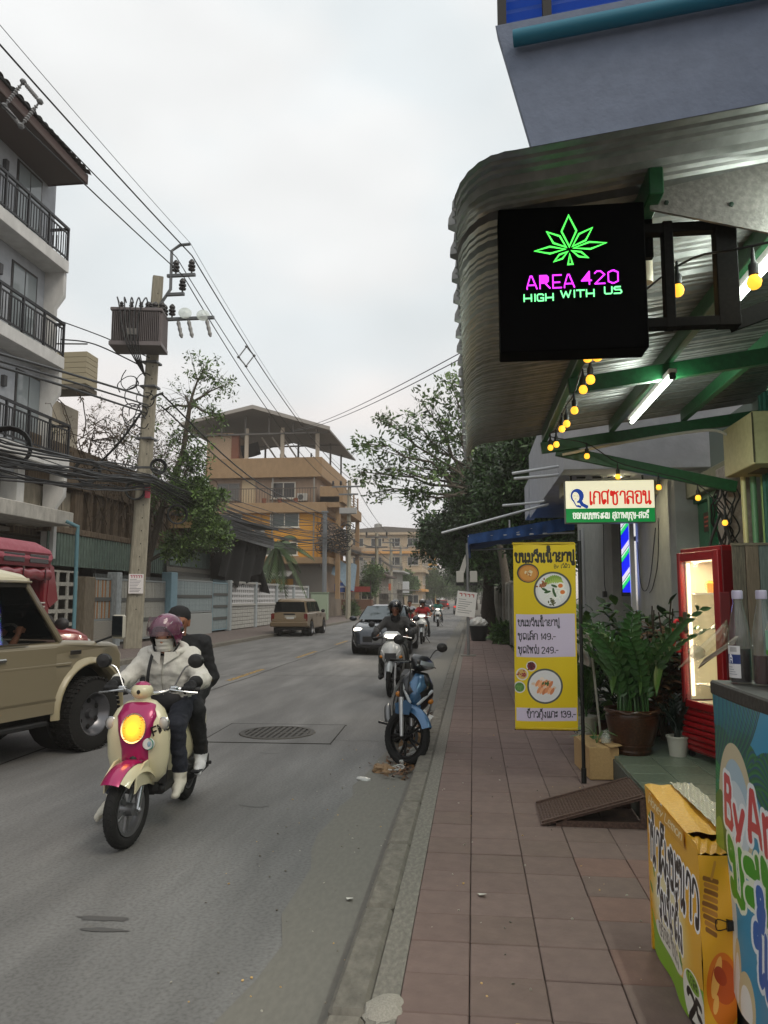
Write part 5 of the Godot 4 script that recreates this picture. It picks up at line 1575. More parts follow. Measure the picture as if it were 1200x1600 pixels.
	rt.transform = xf(V(-10.1,4.95,-22.86),0.5)
	# second pole and further ones
	var p2 := thing("power_pole","second power pole, in front of the tan building, wrapped in cable tangles","utility pole",V(-9.45,0.1,-58),0.0,"power poles down the left side")
	part("shaft",M.new().tube([V(0,0,0),V(0.05,10.6,0)],[0.2,0.14],4),conc,p2,20.0)
	for y in [10.1,9.5]: part("crossarm",M.new().box(V(0,y,0.1),V(2.6 if y > 10 else 1.5,0.12,0.12)),steel,p2)
	part("equipment_box",M.new().box(V(0,8.2,0.2),V(1.3,0.45,0.5),Transform3D.IDENTITY,0.02),paint("9a9a98",0.6),p2)
	for x in [-1.2,-0.6,0.6,1.2]: part("insulator",insulator(V(x,10.15,0.1),0.9),porc,p2)
	var p3 := thing("steel_pole","grey round steel pole with a knot of cables near the utility cabinet","utility pole",V(-10.9,0.1,-56))
	part("shaft",M.new().tube([V(0,0,0),V(0,7.9,0)],0.17,10),paint("6f7376",0.6,0.2),p3)
	part("cap",M.new().box(V(0,7.95,0),V(0.45,0.12,0.45)),paint("6f7376",0.6),p3)
	var tan := M.new()
	for k in 60:
		var c := V(-10.4+rng.randf_range(-1.0,1.2),6.3+rng.randf_range(-1.0,0.8),-57+rng.randf_range(-0.5,0.5))
		var q := []
		var a := rng.randf()*TAU
		var r := rng.randf_range(0.15,0.55)
		for i in 8: q.append(c+V(cos(a+i*0.9)*r,sin(a+i*0.9)*r*0.7,rng.randf_range(-0.2,0.2)))
		tan.tube(q,0.03,4,false)
	single("cable_tangle",tan,paint("232324",0.7),"big knot of black cables between the steel pole and second power pole","cables")
	for q in [[-9.4,-75,8.0,"third power pole, bare concrete, left of the white roofed shop"],[-10.1,-95,8.9,"fourth power pole, before the orange building"],[-10.5,-112,9.3,"fifth power pole, behind the square white sign"],[-10.5,-132,11.3,"sixth power pole with double crossarms, tallest of the far ones"],[-10.5,-172,10.8,"farthest power pole against the yellow block"]]:
		var f := thing("power_pole",q[3],"utility pole",V(q[0],0.05,q[1]),0.0,"power poles down the left side")
		part("shaft",M.new().tube([V(0,0,0),V(0,q[2],0)],[0.22,0.16],4),conc,f,20.0)
		for y in [q[2] - 0.4,q[2] - 1.4]: part("crossarm",M.new().box(V(0,y,0.1),V(2.2,0.14,0.14)),steel,f)
		for x in [-1.0,1.0]: part("insulator",insulator(V(x,q[2] - 0.33,0.1),1.0),porc,f)
	# high wires
	var wire := paint("262829",0.5)
	var ins := [V(-9.46,12.68,-23.0),V(-8.93,12.7,-23.0),V(-9.22,12.05,-23.0),V(-9.0,13.13,-23.0)]
	var nearp := [V(-9.95,12.62,-10),V(-9.8,12.95,-10),V(-10.0,11.9,-10),V(-9.85,13.25,-10)]
	var dirn := [V(-10.0,12.9,4),V(-9.8,13.4,4),V(-10.1,12.1,4),V(-9.9,14.0,4)]
	var farp := [V(-10.0,10.55,-58),V(-9.0,10.55,-58),V(-10.55,10.3,-58),V(-9.4,11.2,-58)]
	var hv := ["middle bare power wire, left of the pair on the upper crossarm","thickest bare power wire, right on the upper crossarm","lowest of the high power wires, on the single lower insulator","thin earth wire above the high power wires"]
	for i in 4:
		var q := sag(dirn[i],ins[i],0.35,16)
		q.append_array(sag(ins[i],farp[i],0.9,20).slice(1))
		q.append_array(sag(farp[i],V(farp[i].x - 0.6,9.0+0.2*i,-95),0.8,10).slice(1))
		q.append_array(sag(q[-1],V(-10.8+i*0.5,10.8,-132),0.8,8).slice(1))
		single("power_wire",M.new().tube(q,[0.016,0.021,0.018,0.008][i],5,false),wire,hv[i],"wire","high power wires")
	for q in [["spacer_frame",V(-9.4,12.1,-14.3),0.5,"diamond of ribbed polymer insulators spacing the high wires at upper left"],["spacer_frame",V(-9.35,11.75,-30.5),0.42,"small diamond wire spacer beyond the power pole"]]:
		var s := thing(q[0],q[3],"wire spacer",q[1])
		var c := [V(0,q[2],0),V(q[2]*0.8,0.02,0),V(0,-q[2],0),V(-q[2]*0.8,-0.02,0)]
		for i in 4:
			var a: Vector3 = c[i]
			var b: Vector3 = c[(i+1) % 4]
			var rr := []
			var pp := []
			for k in 25:
				pp.append(a.lerp(b,k/24.0))
				rr.append((0.06 if k % 2 else 0.025)*q[2]*1.6 if k > 3 and k < 21 else 0.02)
			part("insulator_rod",M.new().tube(pp,rr,8),paint("8f9091",0.5),s,20.0)
		for v in c: part("clamp",M.new().ball(v,V(0.07,0.06,0.09),8),paint("7d7f80",0.5,0.4),s)
	# service drops and bundles
	var drops := [["-7.9,5.2,-9 -8.037,5.828,-12 -10.2,8.0,-22.9","upper twisted service cable from the left edge to the pole",0.03],["-7.9,5.1,-9 -8.03,5.7,-12 -10.2,7.75,-22.9","second twisted service cable from the left edge to the pole",0.026],["-7.8,5.0,-9 -8.02,5.6,-12 -10.25,7.5,-22.9","third twisted service cable sagging below the others",0.03],["-12.1,9.3,-20.9 -11.6,9.5,-22 -10.4,9.0,-22.8","short service cable from the balcony end to the transformer leads",0.022],["-12.3,10.0,-21.3 -11.4,9.8,-22.3 -10.2,9.3,-22.9","thin cable from the upper balcony to the pole",0.018],["-9.9,8.2,-23.2 -9.9,7.0,-35 -10.3,7.6,-57.5","heavy low voltage cable from the pole to the steel pole",0.03],["-9.9,7.8,-23.2 -10.0,6.8,-35 -10.4,7.3,-57.5","second heavy low voltage cable to the steel pole",0.026]]
	for d in drops: single("service_cable",M.new().tube(smooth(pts3(d[0]),8),d[2],5,false),wire,d[1],"cable","service cables")
	var loop := M.new().tube(smooth(pts3("-9.8,8.2,-23.1 -10.2,7.9,-23.0 -11.2,6.7,-23.2 -12.2,5.9,-23.5 -12.7,5.8,-24"),5),0.04,5)
	for k in 9:
		var q := []
		var a := rng.randf()*TAU
		var c := V(-10.4+rng.randf_range(-0.45,0.35),8.0+rng.randf_range(-0.8,0.7),-22.8)
		for i in 8: q.append(c+V(cos(a+i*0.75)*0.3,sin(a+i*0.75)*0.28 - 0.03*i,rng.randf_range(-0.1,0.15)))
		loop.tube(smooth(q,3),0.018,4,false)
	single("cable_tangle",loop,wire,"loops of black cable tangled round the power pole below the transformer","cables")
	var bn := thing("cable_bundle","thick sagging bundle of black communication cables crossing the street front","cables",V(-9.5,5,-23))
	var o2 := -bn.position
	for k in 27:
		var jy := rng.randf_range(-0.4,0.5)+0.25*sin(k*1.7)
		var jx := rng.randf_range(-0.12,0.12)
		var a := V(-7.3+jx,3.75+jy*0.6,-8)
		var b := V(-10.0+jx,5.35+jy*0.6,-22.85+rng.randf_range(-0.1,0.2))
		var c := V(-10.7+jx*3,6.3+jy*1.6,-57)
		var q := sag(a,b,rng.randf_range(-0.05,0.35),10)
		for i in range(3,9): q[i] += V(0,rng.randf_range(-0.06,0.06),rng.randf_range(-0.05,0.05))
		q.append_array(sag(b,c,rng.randf_range(0.35,1.0),14).slice(1))
		q.append_array(sag(c,V(-9.6,6.0+jy,-75),0.4,6).slice(1))
		q.append_array(sag(q[-1],V(-10.2,6.2+jy*0.7,-112),0.5,8).slice(1))
		part("cable",M.new().tube(q.map(func(v): return v+o2),rng.randf_range(0.009,0.024),4,false),wire if k % 3 else paint("3a3b3c",0.5),bn,60.0)
	for q in [[-10.6,5.15,-20.0,0.3,"cable coil with a pale centre hanging left of the power pole"],[-8.55,4.45,-13.2,0.34,"big cable coil at the left end of the bundle"],[-10.45,5.0,-22.75,0.26,"small cable coil against the power pole"],[-9.75,5.75,-22.8,0.2,"small loop of cable high on the power pole"],[-10.2,4.55,-25.6,0.3,"loose cable coil right of the power pole"]]:
		var m := M.new()
		for k in 5:
			var c := []
			for i in 17: c.append(V(cos(TAU*i/16)*(q[3]+0.012*k),sin(TAU*i/16)*(q[3]+0.01*k),0.03*(k - 2)))
			m.tube(c,0.02,4,false)
		var co := single("cable_coil",m,wire,q[4],"cable coil","cable coils on the bundle")
		co.transform = xf(V(q[0],q[1],q[2]),0.5)
	var jb := single("splice_box",M.new().box(Vector3.ZERO,V(0.55,0.2,0.2),Transform3D.IDENTITY,0.04),paint("1d1e1f",0.6),"black cable splice box hanging in the bundle","splice box")
	jb.position = V(-10.3,5.1,-20.9)
	# thin wires crossing the street
	single("street_wire",M.new().tube(sag(V(-10.6,11.85,-45),V(0.9,5.95,-11.5),0.25,18),0.012,4,false),wire,"upper thin wire crossing the sky from the tan building to the canopy","wire","thin wires over the street")
	single("street_wire",M.new().tube(sag(V(-10.9,11.75,-45),V(0.9,5.85,-11.5),0.35,18),0.012,4,false),wire,"lower thin wire crossing the sky from the tan building to the canopy","wire","thin wires over the street")
	for k in 6: single("street_wire",M.new().tube(sag(V(-10.4,7.0+k*0.35,-112 - k*3),V(3.0,6.0+k*0.5,-100+k*4),0.5,10),0.02,4,false),wire,["lowest","second lowest","third","fourth","second highest","highest"][k]+" far wire strung across the street before the orange building","wire","far wires across the street")
# ---------------------------------------------------------------- trees and plants
func spray(n: int,l: float,w: float,spread: float,sd: int) -> M:
	var r := RandomNumberGenerator.new()
	r.seed = sd
	var m := M.new()
	for i in n:
		var d := V(r.randf_range(-1,1),r.randf_range(-0.7,0.7),r.randf_range(-1,1)).normalized()
		var s := d.cross(V(0,1,0)).normalized()
		var b := d*spread*r.randf_range(0.1,0.9)
		var t := b+d*l*r.randf_range(0.8,1.2) - V(0,l*0.25,0)
		var mid := b.lerp(t,0.45)
		var up := s.cross(d).normalized()*w*0.12
		m.quad(mid - s*w*0.5+up,t,mid+s*w*0.5+up,b)
	return m
func leaf_mat(called: String) -> StandardMaterial3D:
	if not mats.has(called):
		var m := StandardMaterial3D.new()
		m.vertex_color_use_as_albedo = true
		m.roughness = 0.5
		m.backlight_enabled = true
		m.backlight = Color(0.10,0.14,0.04)
		mats[called] = m
	return mats[called]
func wander(a: Vector3,b: Vector3,n: int,k: float) -> Array:
	var q := []
	for i in n+1:
		var t := float(i)/n
		q.append(a.lerp(b,t)+V(rng.randf_range(-k,k),rng.randf_range(-k,k)+0.15*a.distance_to(b)*t*(1 - t),rng.randf_range(-k,k))*(1.0 if i > 0 and i < n else 0.0))
	return q
func tree(called: String,label: String,base: Vector3,trunk: Array,r: float,blobs: Array,leaf: float,cols: Array,dens: float,bark: Material,category := "tree",sparse := 0.0) -> Node3D:
	# blobs: [centre, radius, clumps]; limbs run from the trunk to every blob, twigs to its clumps
	var t := thing(called,label,category,base)
	var o := -base
	var tm := M.new()
	var tr := trunk.map(func(v): return v+o)
	var rad := []
	for i in tr.size(): rad.append(lerpf(r,r*0.45,float(i)/maxf(1,tr.size() - 1)))
	rad[0] = r*1.25
	tm.tube(tr,rad,10)
	part("trunk",tm,bark,t)
	var lm := M.new()
	var where := []
	var tint := []
	var nz := FastNoiseLite.new()
	nz.seed = rng.randi() % 999
	nz.frequency = 0.55
	for b in blobs:
		var c: Vector3 = b[0]+o
		var from: Vector3 = tr[-1] if b.size() < 4 else tr[b[3]]
		var limb := wander(from,c,5,0.05*from.distance_to(c))
		var lr := []
		for i in 6: lr.append(lerpf(r*0.34,r*0.09,i/5.0))
		lm.tube(limb,lr,6)
		var tips := []
		for i in int(10+b[1]*7):
			var d := V(rng.randf_range(-1,1),rng.randf_range(-0.8,1),rng.randf_range(-1,1))
			if d.length() > 1.0: d = d.normalized()
			var tip: Vector3 = c+d*b[1]
			var st: Vector3 = limb[rng.randi_range(2,5)]
			var q := wander(st,tip,3,0.08*b[1])
			lm.tube(q,[r*0.07,r*0.05,r*0.035,r*0.02],4,false)
			tips.append_array([q[1],q[2],q[3],q[2].lerp(q[3],0.5)])
		var n: int = int(b[2]*dens)
		var k := 0
		while k < n:
			k += 1
			var p: Vector3
			if rng.randf() < 0.55+sparse:
				p = tips[rng.randi() % tips.size()]+V(rng.randfn(),rng.randfn()*0.8,rng.randfn())*b[1]*(0.13 if sparse < 0.1 else 0.09)
			else:
				var d := V(rng.randfn(),rng.randfn(),rng.randfn()).normalized()
				p = c+d*b[1]*pow(rng.randf(),0.4)*V(1,0.85,1)
				if nz.get_noise_3dv(p*1.6) < -0.12: continue
			where.append(Transform3D(rand_basis()*Basis.from_scale(Vector3.ONE*rng.randf_range(0.7,1.35)),p))
			var col := Color.html(cols[rng.randi() % cols.size()]).srgb_to_linear()
			tint.append(col*rng.randf_range(0.7,1.3))
	part("limbs",lm,bark,t)
	var mm := multi("crown",spray(9,leaf,leaf*0.42,leaf*1.1,3+int(leaf*100)).mesh(leaf_mat("leaf"),0.0),where,t,tint)
	mm.material_override = leaf_mat("leaf")
	return t
func trees() -> void:
	var bark := rough_mat(["2e2620","443a31","574b40"],V(0.8,3,0.8),0.03,190,0.95,0.8)
	var grey := rough_mat(["4b453d","655d52","786f62"],V(0.8,2,0.8),0.03,191,0.95,0.5)
	var dk := ["2b401f","355026","24361b","40602f"]
	var mid := ["3a5424","46632b","2f4620","55743a"]
	tree("street_tree","big dark leafed street tree with thick trunk behind the black rubbish tub",V(0.67,0.1,-34),pts3("0.67,0.1,-34 0.62,1.5,-34 0.7,3.0,-34 0.75,4.2,-34"),0.34,[
		[V(0.3,6.2,-33),1.5,600],[V(1.3,6.4,-34),2.2,1100],[V(3.2,7.6,-35),2.3,900],[V(-0.9,4.4,-33.5),1.1,300],[V(1.5,3.2,-33.2),1.35,600],[V(2.9,4.8,-34),1.8,800],[V(0.2,4.2,-35.5),1.6,600],[V(1.0,8.6,-36),2.0,600],[V(2.4,6.2,-32),1.9,900],[V(4.6,6.4,-34),2.0,700],[V(0.2,5.4,-32.4),1.5,800],[V(-1.5,4.5,-38),1.5,500],[V(-0.3,3.8,-36),1.3,600],[V(-0.2,3.4,-32.6),0.8,200]],0.17,dk,2.3,bark)
	tree("street_tree","light branching tree with sparse leaf clusters reaching over the street",V(1.4,0.1,-29.5),pts3("1.4,0.1,-29.5 1.2,2.5,-29.4 0.9,4.6,-29.2 0.2,5.6,-29"),0.2,[
		[V(-0.9,6.6,-29),0.9,60],[V(-2.4,6.9,-29),0.8,50],[V(-3.4,6.6,-29),0.7,42],[V(-4.2,6.5,-29),0.5,26],[V(-4.2,7.5,-28.5),0.5,26],[V(-2.4,8.3,-28.6),0.7,40],[V(-1.8,9.0,-28.5),0.6,34],[V(-0.7,9.5,-28),0.7,40],[V(-0.3,8.4,-28.6),0.9,60],[V(-3.6,8.5,-28.8),0.45,18],[V(-3.8,5.7,-29.3),0.5,22],[V(-2.3,5.4,-29.2),0.7,60],[V(-1.2,7.8,-28.8),0.8,50]],0.2,["4a6430","5a7340","3f5a2a","6a8048"],0.75,grey,"tree",0.45)
	tree("roadside_tree","dark tree hanging over the compound wall beside the salon",V(3.4,0.1,-21),pts3("3.4,0.1,-21 3.2,2.0,-21 3.0,3.6,-21"),0.2,[[V(2.6,4.6,-20),1.3,700],[V(1.3,4.8,-20.5),1.0,600],[V(3.4,6.0,-21),1.6,800],[V(1.9,3.0,-20.8),0.9,500],[V(2.0,5.6,-20.5),1.2,700],[V(0.8,4.0,-21),0.8,450],[V(0.6,5.2,-22),0.9,450]],0.13,dk,1.8,bark)
	for q in [[V(2.2,0.1,-55),7.5,3.2,"rounded street tree further along the right wall"],[V(1.0,0.1,-78),7.0,3.4,"third tree in the row along the right pavement"],[V(0.2,0.1,-105),8.0,4.0,"far leafy tree closing the right side of the street"],[V(-2.4,0.1,-150),7.0,4.2,"hazy tree at the end of the street, right of its middle"],[V(-7.2,0.1,-140),6.0,3.4,"hazy tree at the end of the street, left side"],[V(-10.8,0.1,-118),5.2,2.4,"dusty green tree under the yellow block"],[V(2.0,0.1,-210),9.0,6.0,"farthest pale tree mass behind the traffic"],[V(-12,0.1,-230),8.0,5.0,"pale trees far behind the yellow block"]]:
		var c: Vector3 = q[0]+V(0,q[1] - q[2]*0.8,0)
		tree("far_tree",q[3],q[0],[q[0],q[0]+V(0.1,q[1]*0.35,0)],0.3,[[c,q[2]*0.7,330],[c+V(-q[2]*0.55,0.2,0.3),q[2]*0.55,240],[c+V(q[2]*0.5,0.3,-0.4),q[2]*0.55,240],[c+V(0.2,q[2]*0.6,0),q[2]*0.5,200]],0.34,mid if q[0].x < 0 else dk,1.5,bark,"tree")
	tree("vine_tree","climber covered tree behind the power pole, leafy green at its foot",V(-12.5,0.1,-28.0),pts3("-12.5,0.1,-28.0 -12.2,3.0,-27.8 -11.5,5.0,-27.4 -10.7,7.0,-27.2 -10.4,8.8,-27.0"),0.17,[
		[V(-9.85,4.9,-27),0.95,600,2],[V(-9.4,3.9,-27),0.75,380,1],[V(-10.4,5.7,-27),0.8,300,2],[V(-9.9,10.3,-27),0.8,26],[V(-9.2,9.5,-27),0.7,26],[V(-9.2,8.2,-27),0.7,24],[V(-10.6,9.2,-27),0.9,22],[V(-10.6,7.4,-27),1.1,50,3],[V(-11.6,8.6,-27),0.9,10],[V(-11.8,6.8,-27),1.1,24,2],[V(-11.4,5.6,-26.6),0.9,30,1],[V(-10.6,3.6,-27.2),0.7,200,1],[V(-10.0,6.8,-27.0),0.6,60,2]],0.13,["455f2a","556f34","394f24","64803e"],1.5,grey,"tree",0.2)
	tree("bare_shrub","leafless brown twiggy shrub growing on the stained roof",V(-13.0,6.2,-24.5),pts3("-13.0,6.2,-24.5 -12.9,7.0,-24.5"),0.05,[[V(-12.0,7.3,-28.5),1.2,60],[V(-12.4,8.2,-30.5),1.2,40],[V(-11.9,6.6,-30.0),1.1,90],[V(-12.2,7.6,-26.5),1.2,40],[V(-12.6,7.8,-24.3),0.9,16],[V(-13.4,7.6,-24.8),0.9,14],[V(-12.2,7.2,-25.6),0.8,20],[V(-13.0,7.9,-26.0),0.9,14]],0.09,["5b4a34","6b5a3a","56603a"],1.3,paint("4a3d32",0.95),"shrub",0.3)
	tree("topiary_bush","round clipped bush on a thin stem below the tiled house",V(-9.8,0.1,-73),pts3("-9.8,0.1,-73 -9.8,1.4,-73"),0.08,[[V(-9.8,2.6,-73),1.0,260],[V(-9.5,4.0,-73),1.2,300]],0.2,mid,1.2,bark,"bush")
	for q in [[V(-10.6,0.1,-66.5),0.7,"low roadside shrub beside the second power pole"],[V(-11.2,0.1,-86),1.3,"mixed green hedge shrub on the far left pavement"],[V(-11.0,0.1,-98),1.6,"tall shrub between the far left poles"],[V(1.05,0.1,-26.5),0.35,"small green weed bush at the foot of the compound wall"]]:
		tree("shrub",q[2],q[0],[q[0],q[0]+V(0,q[1]*0.5,0)],0.04,[[q[0]+V(0,q[1],0),q[1],200],[q[0]+V(0.3,q[1]*0.6,0.2),q[1]*0.7,120]],0.16,mid,1.0,bark,"shrub")
	# palm over the white wall
	var p := thing("palm_tree","young coconut palm leaning over the white vent block wall","palm",V(-12.5,0.1,-46))
	var o := -p.position
	part("trunk",M.new().tube(smooth(pts3("-12.55,0.1,-46 -12.5,1.6,-46 -12.3,3.2,-46 -11.95,4.9,-46"),4).map(func(v): return v+o),[0.16,0.15,0.14,0.14,0.13,0.13,0.12,0.12,0.11,0.11,0.1,0.1,0.1],8),grey,p)
	var pmat := rough_mat(["2f4a1c","456328"],V(1,1,1),0.05,192,0.5)
	for k in 20:
		var a := k*2.4+0.3
		var l := 2.2+0.3*sin(k*3.0)
		var el := 0.9 - 0.12*k
		var q := []
		for i in 8:
			var s := l*i/7.0
			q.append(V(-11.95,4.9,-46)+o+V(cos(a)*s*cos(el),s*sin(el) - 0.55*s*s*0.5,sin(a)*s*cos(el)))
		var f := M.new()
		var cur := smooth(q,3)
		f.tube(cur,0.022,4,false)
		for i in range(2,cur.size()):
			var t: Vector3 = (cur[i] - cur[i - 1]).normalized()
			var sd := t.cross(Vector3.UP).normalized()
			var ll := 0.62*sin(PI*clampf(i/float(cur.size()),0.12,0.93))
			for s in [-1,1]:
				var e: Vector3 = cur[i]+(sd*s*0.75+t*0.5 - Vector3.UP*0.55)*ll
				f.quad(cur[i],cur[i].lerp(e,0.5)+t*0.07,e,cur[i].lerp(e,0.5) - t*0.07)
		part("frond",f,pmat,p,0.0)
# ---------------------------------------------------------------- prints
func plate(img: Image,c: Vector2,r: float,rim: String,inside: String) -> void:
	oval(img,c,Vector2(r,r),Color.html(rim))
	oval(img,c,Vector2(r*0.9,r*0.9),Color.html("d9d4d6"))
	oval(img,c,Vector2(r*0.78,r*0.78),Color.html(inside))
func banner_print() -> Image:
	var img := blank(360,1080,"d9b908")
	var n := FastNoiseLite.new()
	n.frequency = 0.02
	write(img,"ขนมจีนน้ำยาปู",Vector2(12,105),50,11,Color.html("16140c"),336)
	write(img,"By เจ๊ดิว",Vector2(238,146),20,3,Color.html("4a4220"),88)
	var k := Color.html("3a3a34")
	oval(img,Vector2(84,172),Vector2(64,58),k)
	oval(img,Vector2(86,174),Vector2(56,50),Color.html("b8722a"))
	oval(img,Vector2(86,174),Vector2(48,42),Color.html("c98a3e"))
	for i in 26: oval(img,Vector2(88+rng.randfn()*12,172+rng.randfn()*10),Vector2(6,4),Color.html(["d9c7a5","c9b48c","a85f22"][i % 3]),rng.randf()*3)
	plate(img,Vector2(226,276),110,"45484a","e0dcdc")
	for i in 34: line(img,[Vector2(226+rng.randfn()*28,290+rng.randfn()*22),Vector2(226+rng.randfn()*30,300+rng.randfn()*22)],3,Color.html(["f2eee8","dcd6cc"][i % 2]))
	for i in 16: oval(img,Vector2(190+i*6,218 - 14*sin(i*0.2)+(i % 2)*14),Vector2(7,18),Color.html(["7f9c3e","a5b85a"][i % 2]),0.5 - i*0.06)
	for i in 22: oval(img,Vector2(170+rng.randfn()*11,238+rng.randfn()*10),Vector2(7,5),Color.html(["8c5030","a5633f"][i % 2]),rng.randf()*3)
	for q in [[272,252],[284,290]]:
		oval(img,Vector2(q[0],q[1]),Vector2(25,21),Color.html("f0ebe4"))
		oval(img,Vector2(q[0],q[1]),Vector2(14,12),Color.html("d9752e"))
	for q in [[236,252,0.4],[232,282,1.4],[196,286,-0.2],[180,272,0.5],[238,300,1.2]]: oval(img,Vector2(q[0],q[1]),Vector2(20,7),Color.html("35552a"),q[2])
	for i in 14: oval(img,Vector2(222+rng.randfn()*9,346+rng.randfn()*10),Vector2(8,4),Color.html("4d4a26"),rng.randf()*3)
	img.fill_rect(Rect2i(12,418,340,252),Color.html("c8b9d0"))
	write(img,"ขนมจีนน้ำยาปู",Vector2(24,486),34,5,Color.html("2c2830"),236)
	write(img,"ชุดเล็ก 149.-",Vector2(24,566),34,5,Color.html("2c2830"),214)
	write(img,"ชุดใหญ่ 249.-",Vector2(24,646),34,5,Color.html("2c2830"),228)
	for q in [[98,722,30,"7a2030","3f1018"],[44,770,36,"c9a35a","8f2838"],[28,846,34,"4d7a3a","66914a"]]:
		oval(img,Vector2(q[0],q[1]),Vector2(q[2],q[2]),Color.html("d3cdcd"))
		oval(img,Vector2(q[0],q[1]),Vector2(q[2]*0.8,q[2]*0.8),Color.html(q[3]))
		for i in 18: oval(img,Vector2(q[0]+rng.randfn()*q[2]*0.3,q[1]+rng.randfn()*q[2]*0.3),Vector2(5,4),Color.html(q[4]),rng.randf()*3)
	plate(img,Vector2(174,838),102,"4a4d4c","d6d1d2")
	for i in 40: oval(img,Vector2(174+rng.randfn()*24,836+rng.randfn()*24),Vector2(12,8),Color.html(["e6d2c2","d9bba4"][i % 2]))
	for i in 12: oval(img,Vector2(132+(i % 6)*15+(i/6)*8,820+(i/6)*40+(i % 3)*4),Vector2(9,22),Color.html(["d98a5c","e6a77c","c9764a"][i % 3]),0.5)
	for i in 9: oval(img,Vector2(184+rng.randfn()*8,824+rng.randfn()*6),Vector2(9,5),Color.html("3d5a2c"),rng.randf()*3)
	img.fill_rect(Rect2i(8,964,346,76),Color.html("c8b9d0"))
	write(img,"ข้าวกุ้งแกะ 139.-",Vector2(70,1018),34,5,Color.html("2c2830"),276)
	return img
func honey_print() -> Image:
	var img := blank(640,540,"e9b02a")
	for y in 540:
		for x in 640:
			var d := Vector2((x - 280)/300.0,(y - 330)/190.0).length()
			if d < 1.0: img.set_pixel(x,y,Color.html("e9b02a").lerp(Color.html("f0e6b4"),smoothstep(1.0,0.4,d)))
			if y > 400+60*sin(x*0.006)+x*0.03: img.set_pixel(x,y,Color.html("86b52a"))
	for q in [[40,330,0.3],[420,400,1.2],[30,110,2.0],[90,250,1.0]]:
		oval(img,Vector2(q[0],q[1]),Vector2(30,12),Color.html("5f8f2e"),q[2])
		line(img,[Vector2(q[0] - 22,q[1] - 4),Vector2(q[0]+22,q[1]+4)],2,Color.html("3e6b20"))
	write(img,"าน้ำผึ้งมะนาว",Vector2(4,230),112,16,Color.html("17130e"),610,0.0,18)
	write(img,"วุ้นน้ำผึ้ง",Vector2(150,366),78,13,Color.html("17130e"),300,0.0,16)
	oval(img,Vector2(260,428),Vector2(170,40),Color.html("eceade"))
	write(img,"อร่อย ชื่นใจ",Vector2(140,442),40,7,Color.html("7a7468"),240)
	oval(img,Vector2(540,470),Vector2(110,90),Color.html("eceade"))
	oval(img,Vector2(528,412),Vector2(56,26),Color.html("86b52a"))
	write(img,"โถละ",Vector2(492,424),24,5,Color.html("2f4a14"),72)
	write(img,"25",Vector2(470,536),84,20,Color.html("17130e"),130)
	return img
func honey_end_print() -> Image:
	var img := blank(160,512,"e3a826")
	for i in 9: line(img,[Vector2(24+6*sin(i),60+i*17),Vector2(96 - 3*i,72+i*17)],13,Color.html(["8a5a22","b87d30"][i % 2]))
	line(img,[Vector2(84,20),Vector2(66,60)],14,Color.html("c98f3a"))
	oval(img,Vector2(100,350),Vector2(84,96),Color.html("d9761e"))
	oval(img,Vector2(104,330),Vector2(62,56),Color.html("c2541a"))
	for q in [[70,320,20,60],[60,390,12,26]]: oval(img,Vector2(q[0],q[1]),Vector2(q[2],q[3]),Color.html("efb45a"),0.4)
	oval(img,Vector2(88,316),Vector2(34,22),Color.html("a8401a"),0.5)
	return img
func coconut_print() -> Image:
	var w := 620
	var h := 620
	var img := blank(w,h,"2f8fb5")
	for k in 3:
		var c := Vector2(250+k*160,150+k*20)
		for i in 46:
			var a := -2.9+i*0.066
			var q := []
			for j in 8: q.append(Vector2(30+k*160,150)+Vector2(cos(a),sin(a))*j*26+Vector2(0,j*j*2.2))
			line(img,smooth(q,3),6,Color.html(["1d5f3a","16506e","2c7a3e"][(i+k) % 3]))
	for i in 34:
		var x := -6+i*9.0
		line(img,smooth([Vector2(x,0),Vector2(x*0.86 - 4,60),Vector2(x*0.62 - 20,130),Vector2(x*0.3 - 30,190)],3),5.0,Color.html(["14504a","1d6d4a","123f52"][i % 3]))
	for i in 40: line(img,[Vector2(0,150+i*4),Vector2(60+30*sin(i*0.4),176+i*3)],3,Color.html(["1f6b35","2f8a45"][i % 2]))
	oval(img,Vector2(130,210),Vector2(106,118),Color.html("c9bd9c"))
	oval(img,Vector2(134,220),Vector2(84,96),Color.html("a9c2cf"))
	oval(img,Vector2(140,240),Vector2(66,74),Color.html("ccd9df"))
	oval(img,Vector2(22,300),Vector2(52,90),Color.html("5d7a2c"),0.2)
	oval(img,Vector2(14,330),Vector2(30,60),Color.html("87a03a"),0.2)
	oval(img,Vector2(40,480),Vector2(70,130),Color.html("c9d2d4"))
	oval(img,Vector2(60,560),Vector2(60,90),Color.html("dfe2dc"))
	for q in [[110,560,26,70],[60,590,18,40],[160,590,40,60]]:
		oval(img,Vector2(q[0],q[1]),Vector2(q[2],q[3]),Color.html("cdbd93"))
		oval(img,Vector2(q[0] - 2,q[1]+8),Vector2(q[2]*0.7,q[3]*0.7),Color.html("e4e2da"))
	oval(img,Vector2(44,400),Vector2(34,26),Color.html("6f7d86"))
	oval(img,Vector2(46,402),Vector2(24,17),Color.html("b3bfc6"))
	for l in [[68,268,"B",48],[132,286,"y",46],[206,262,"A",60],[288,266,"m",62]]: write(img,l[2],Vector2(l[0],l[1]),92,19,Color.html("c9474a"),l[3],0.0,20,Color.html("e9eef0"),true)
	for l in [[84,404,"ม",66],[178,398,"ะ",52],[262,392,"พ",80]]: write(img,l[2],Vector2(l[0],l[1]),100,22,Color.html("3f9a2c"),l[3],0.0,18,Color.html("e4ecd8"))
	write(img,"น้ำ",Vector2(206,520),90,22,Color.html("1f63b5"),0.0,0.0,20,Color.html("e4ecf2"))
	return img
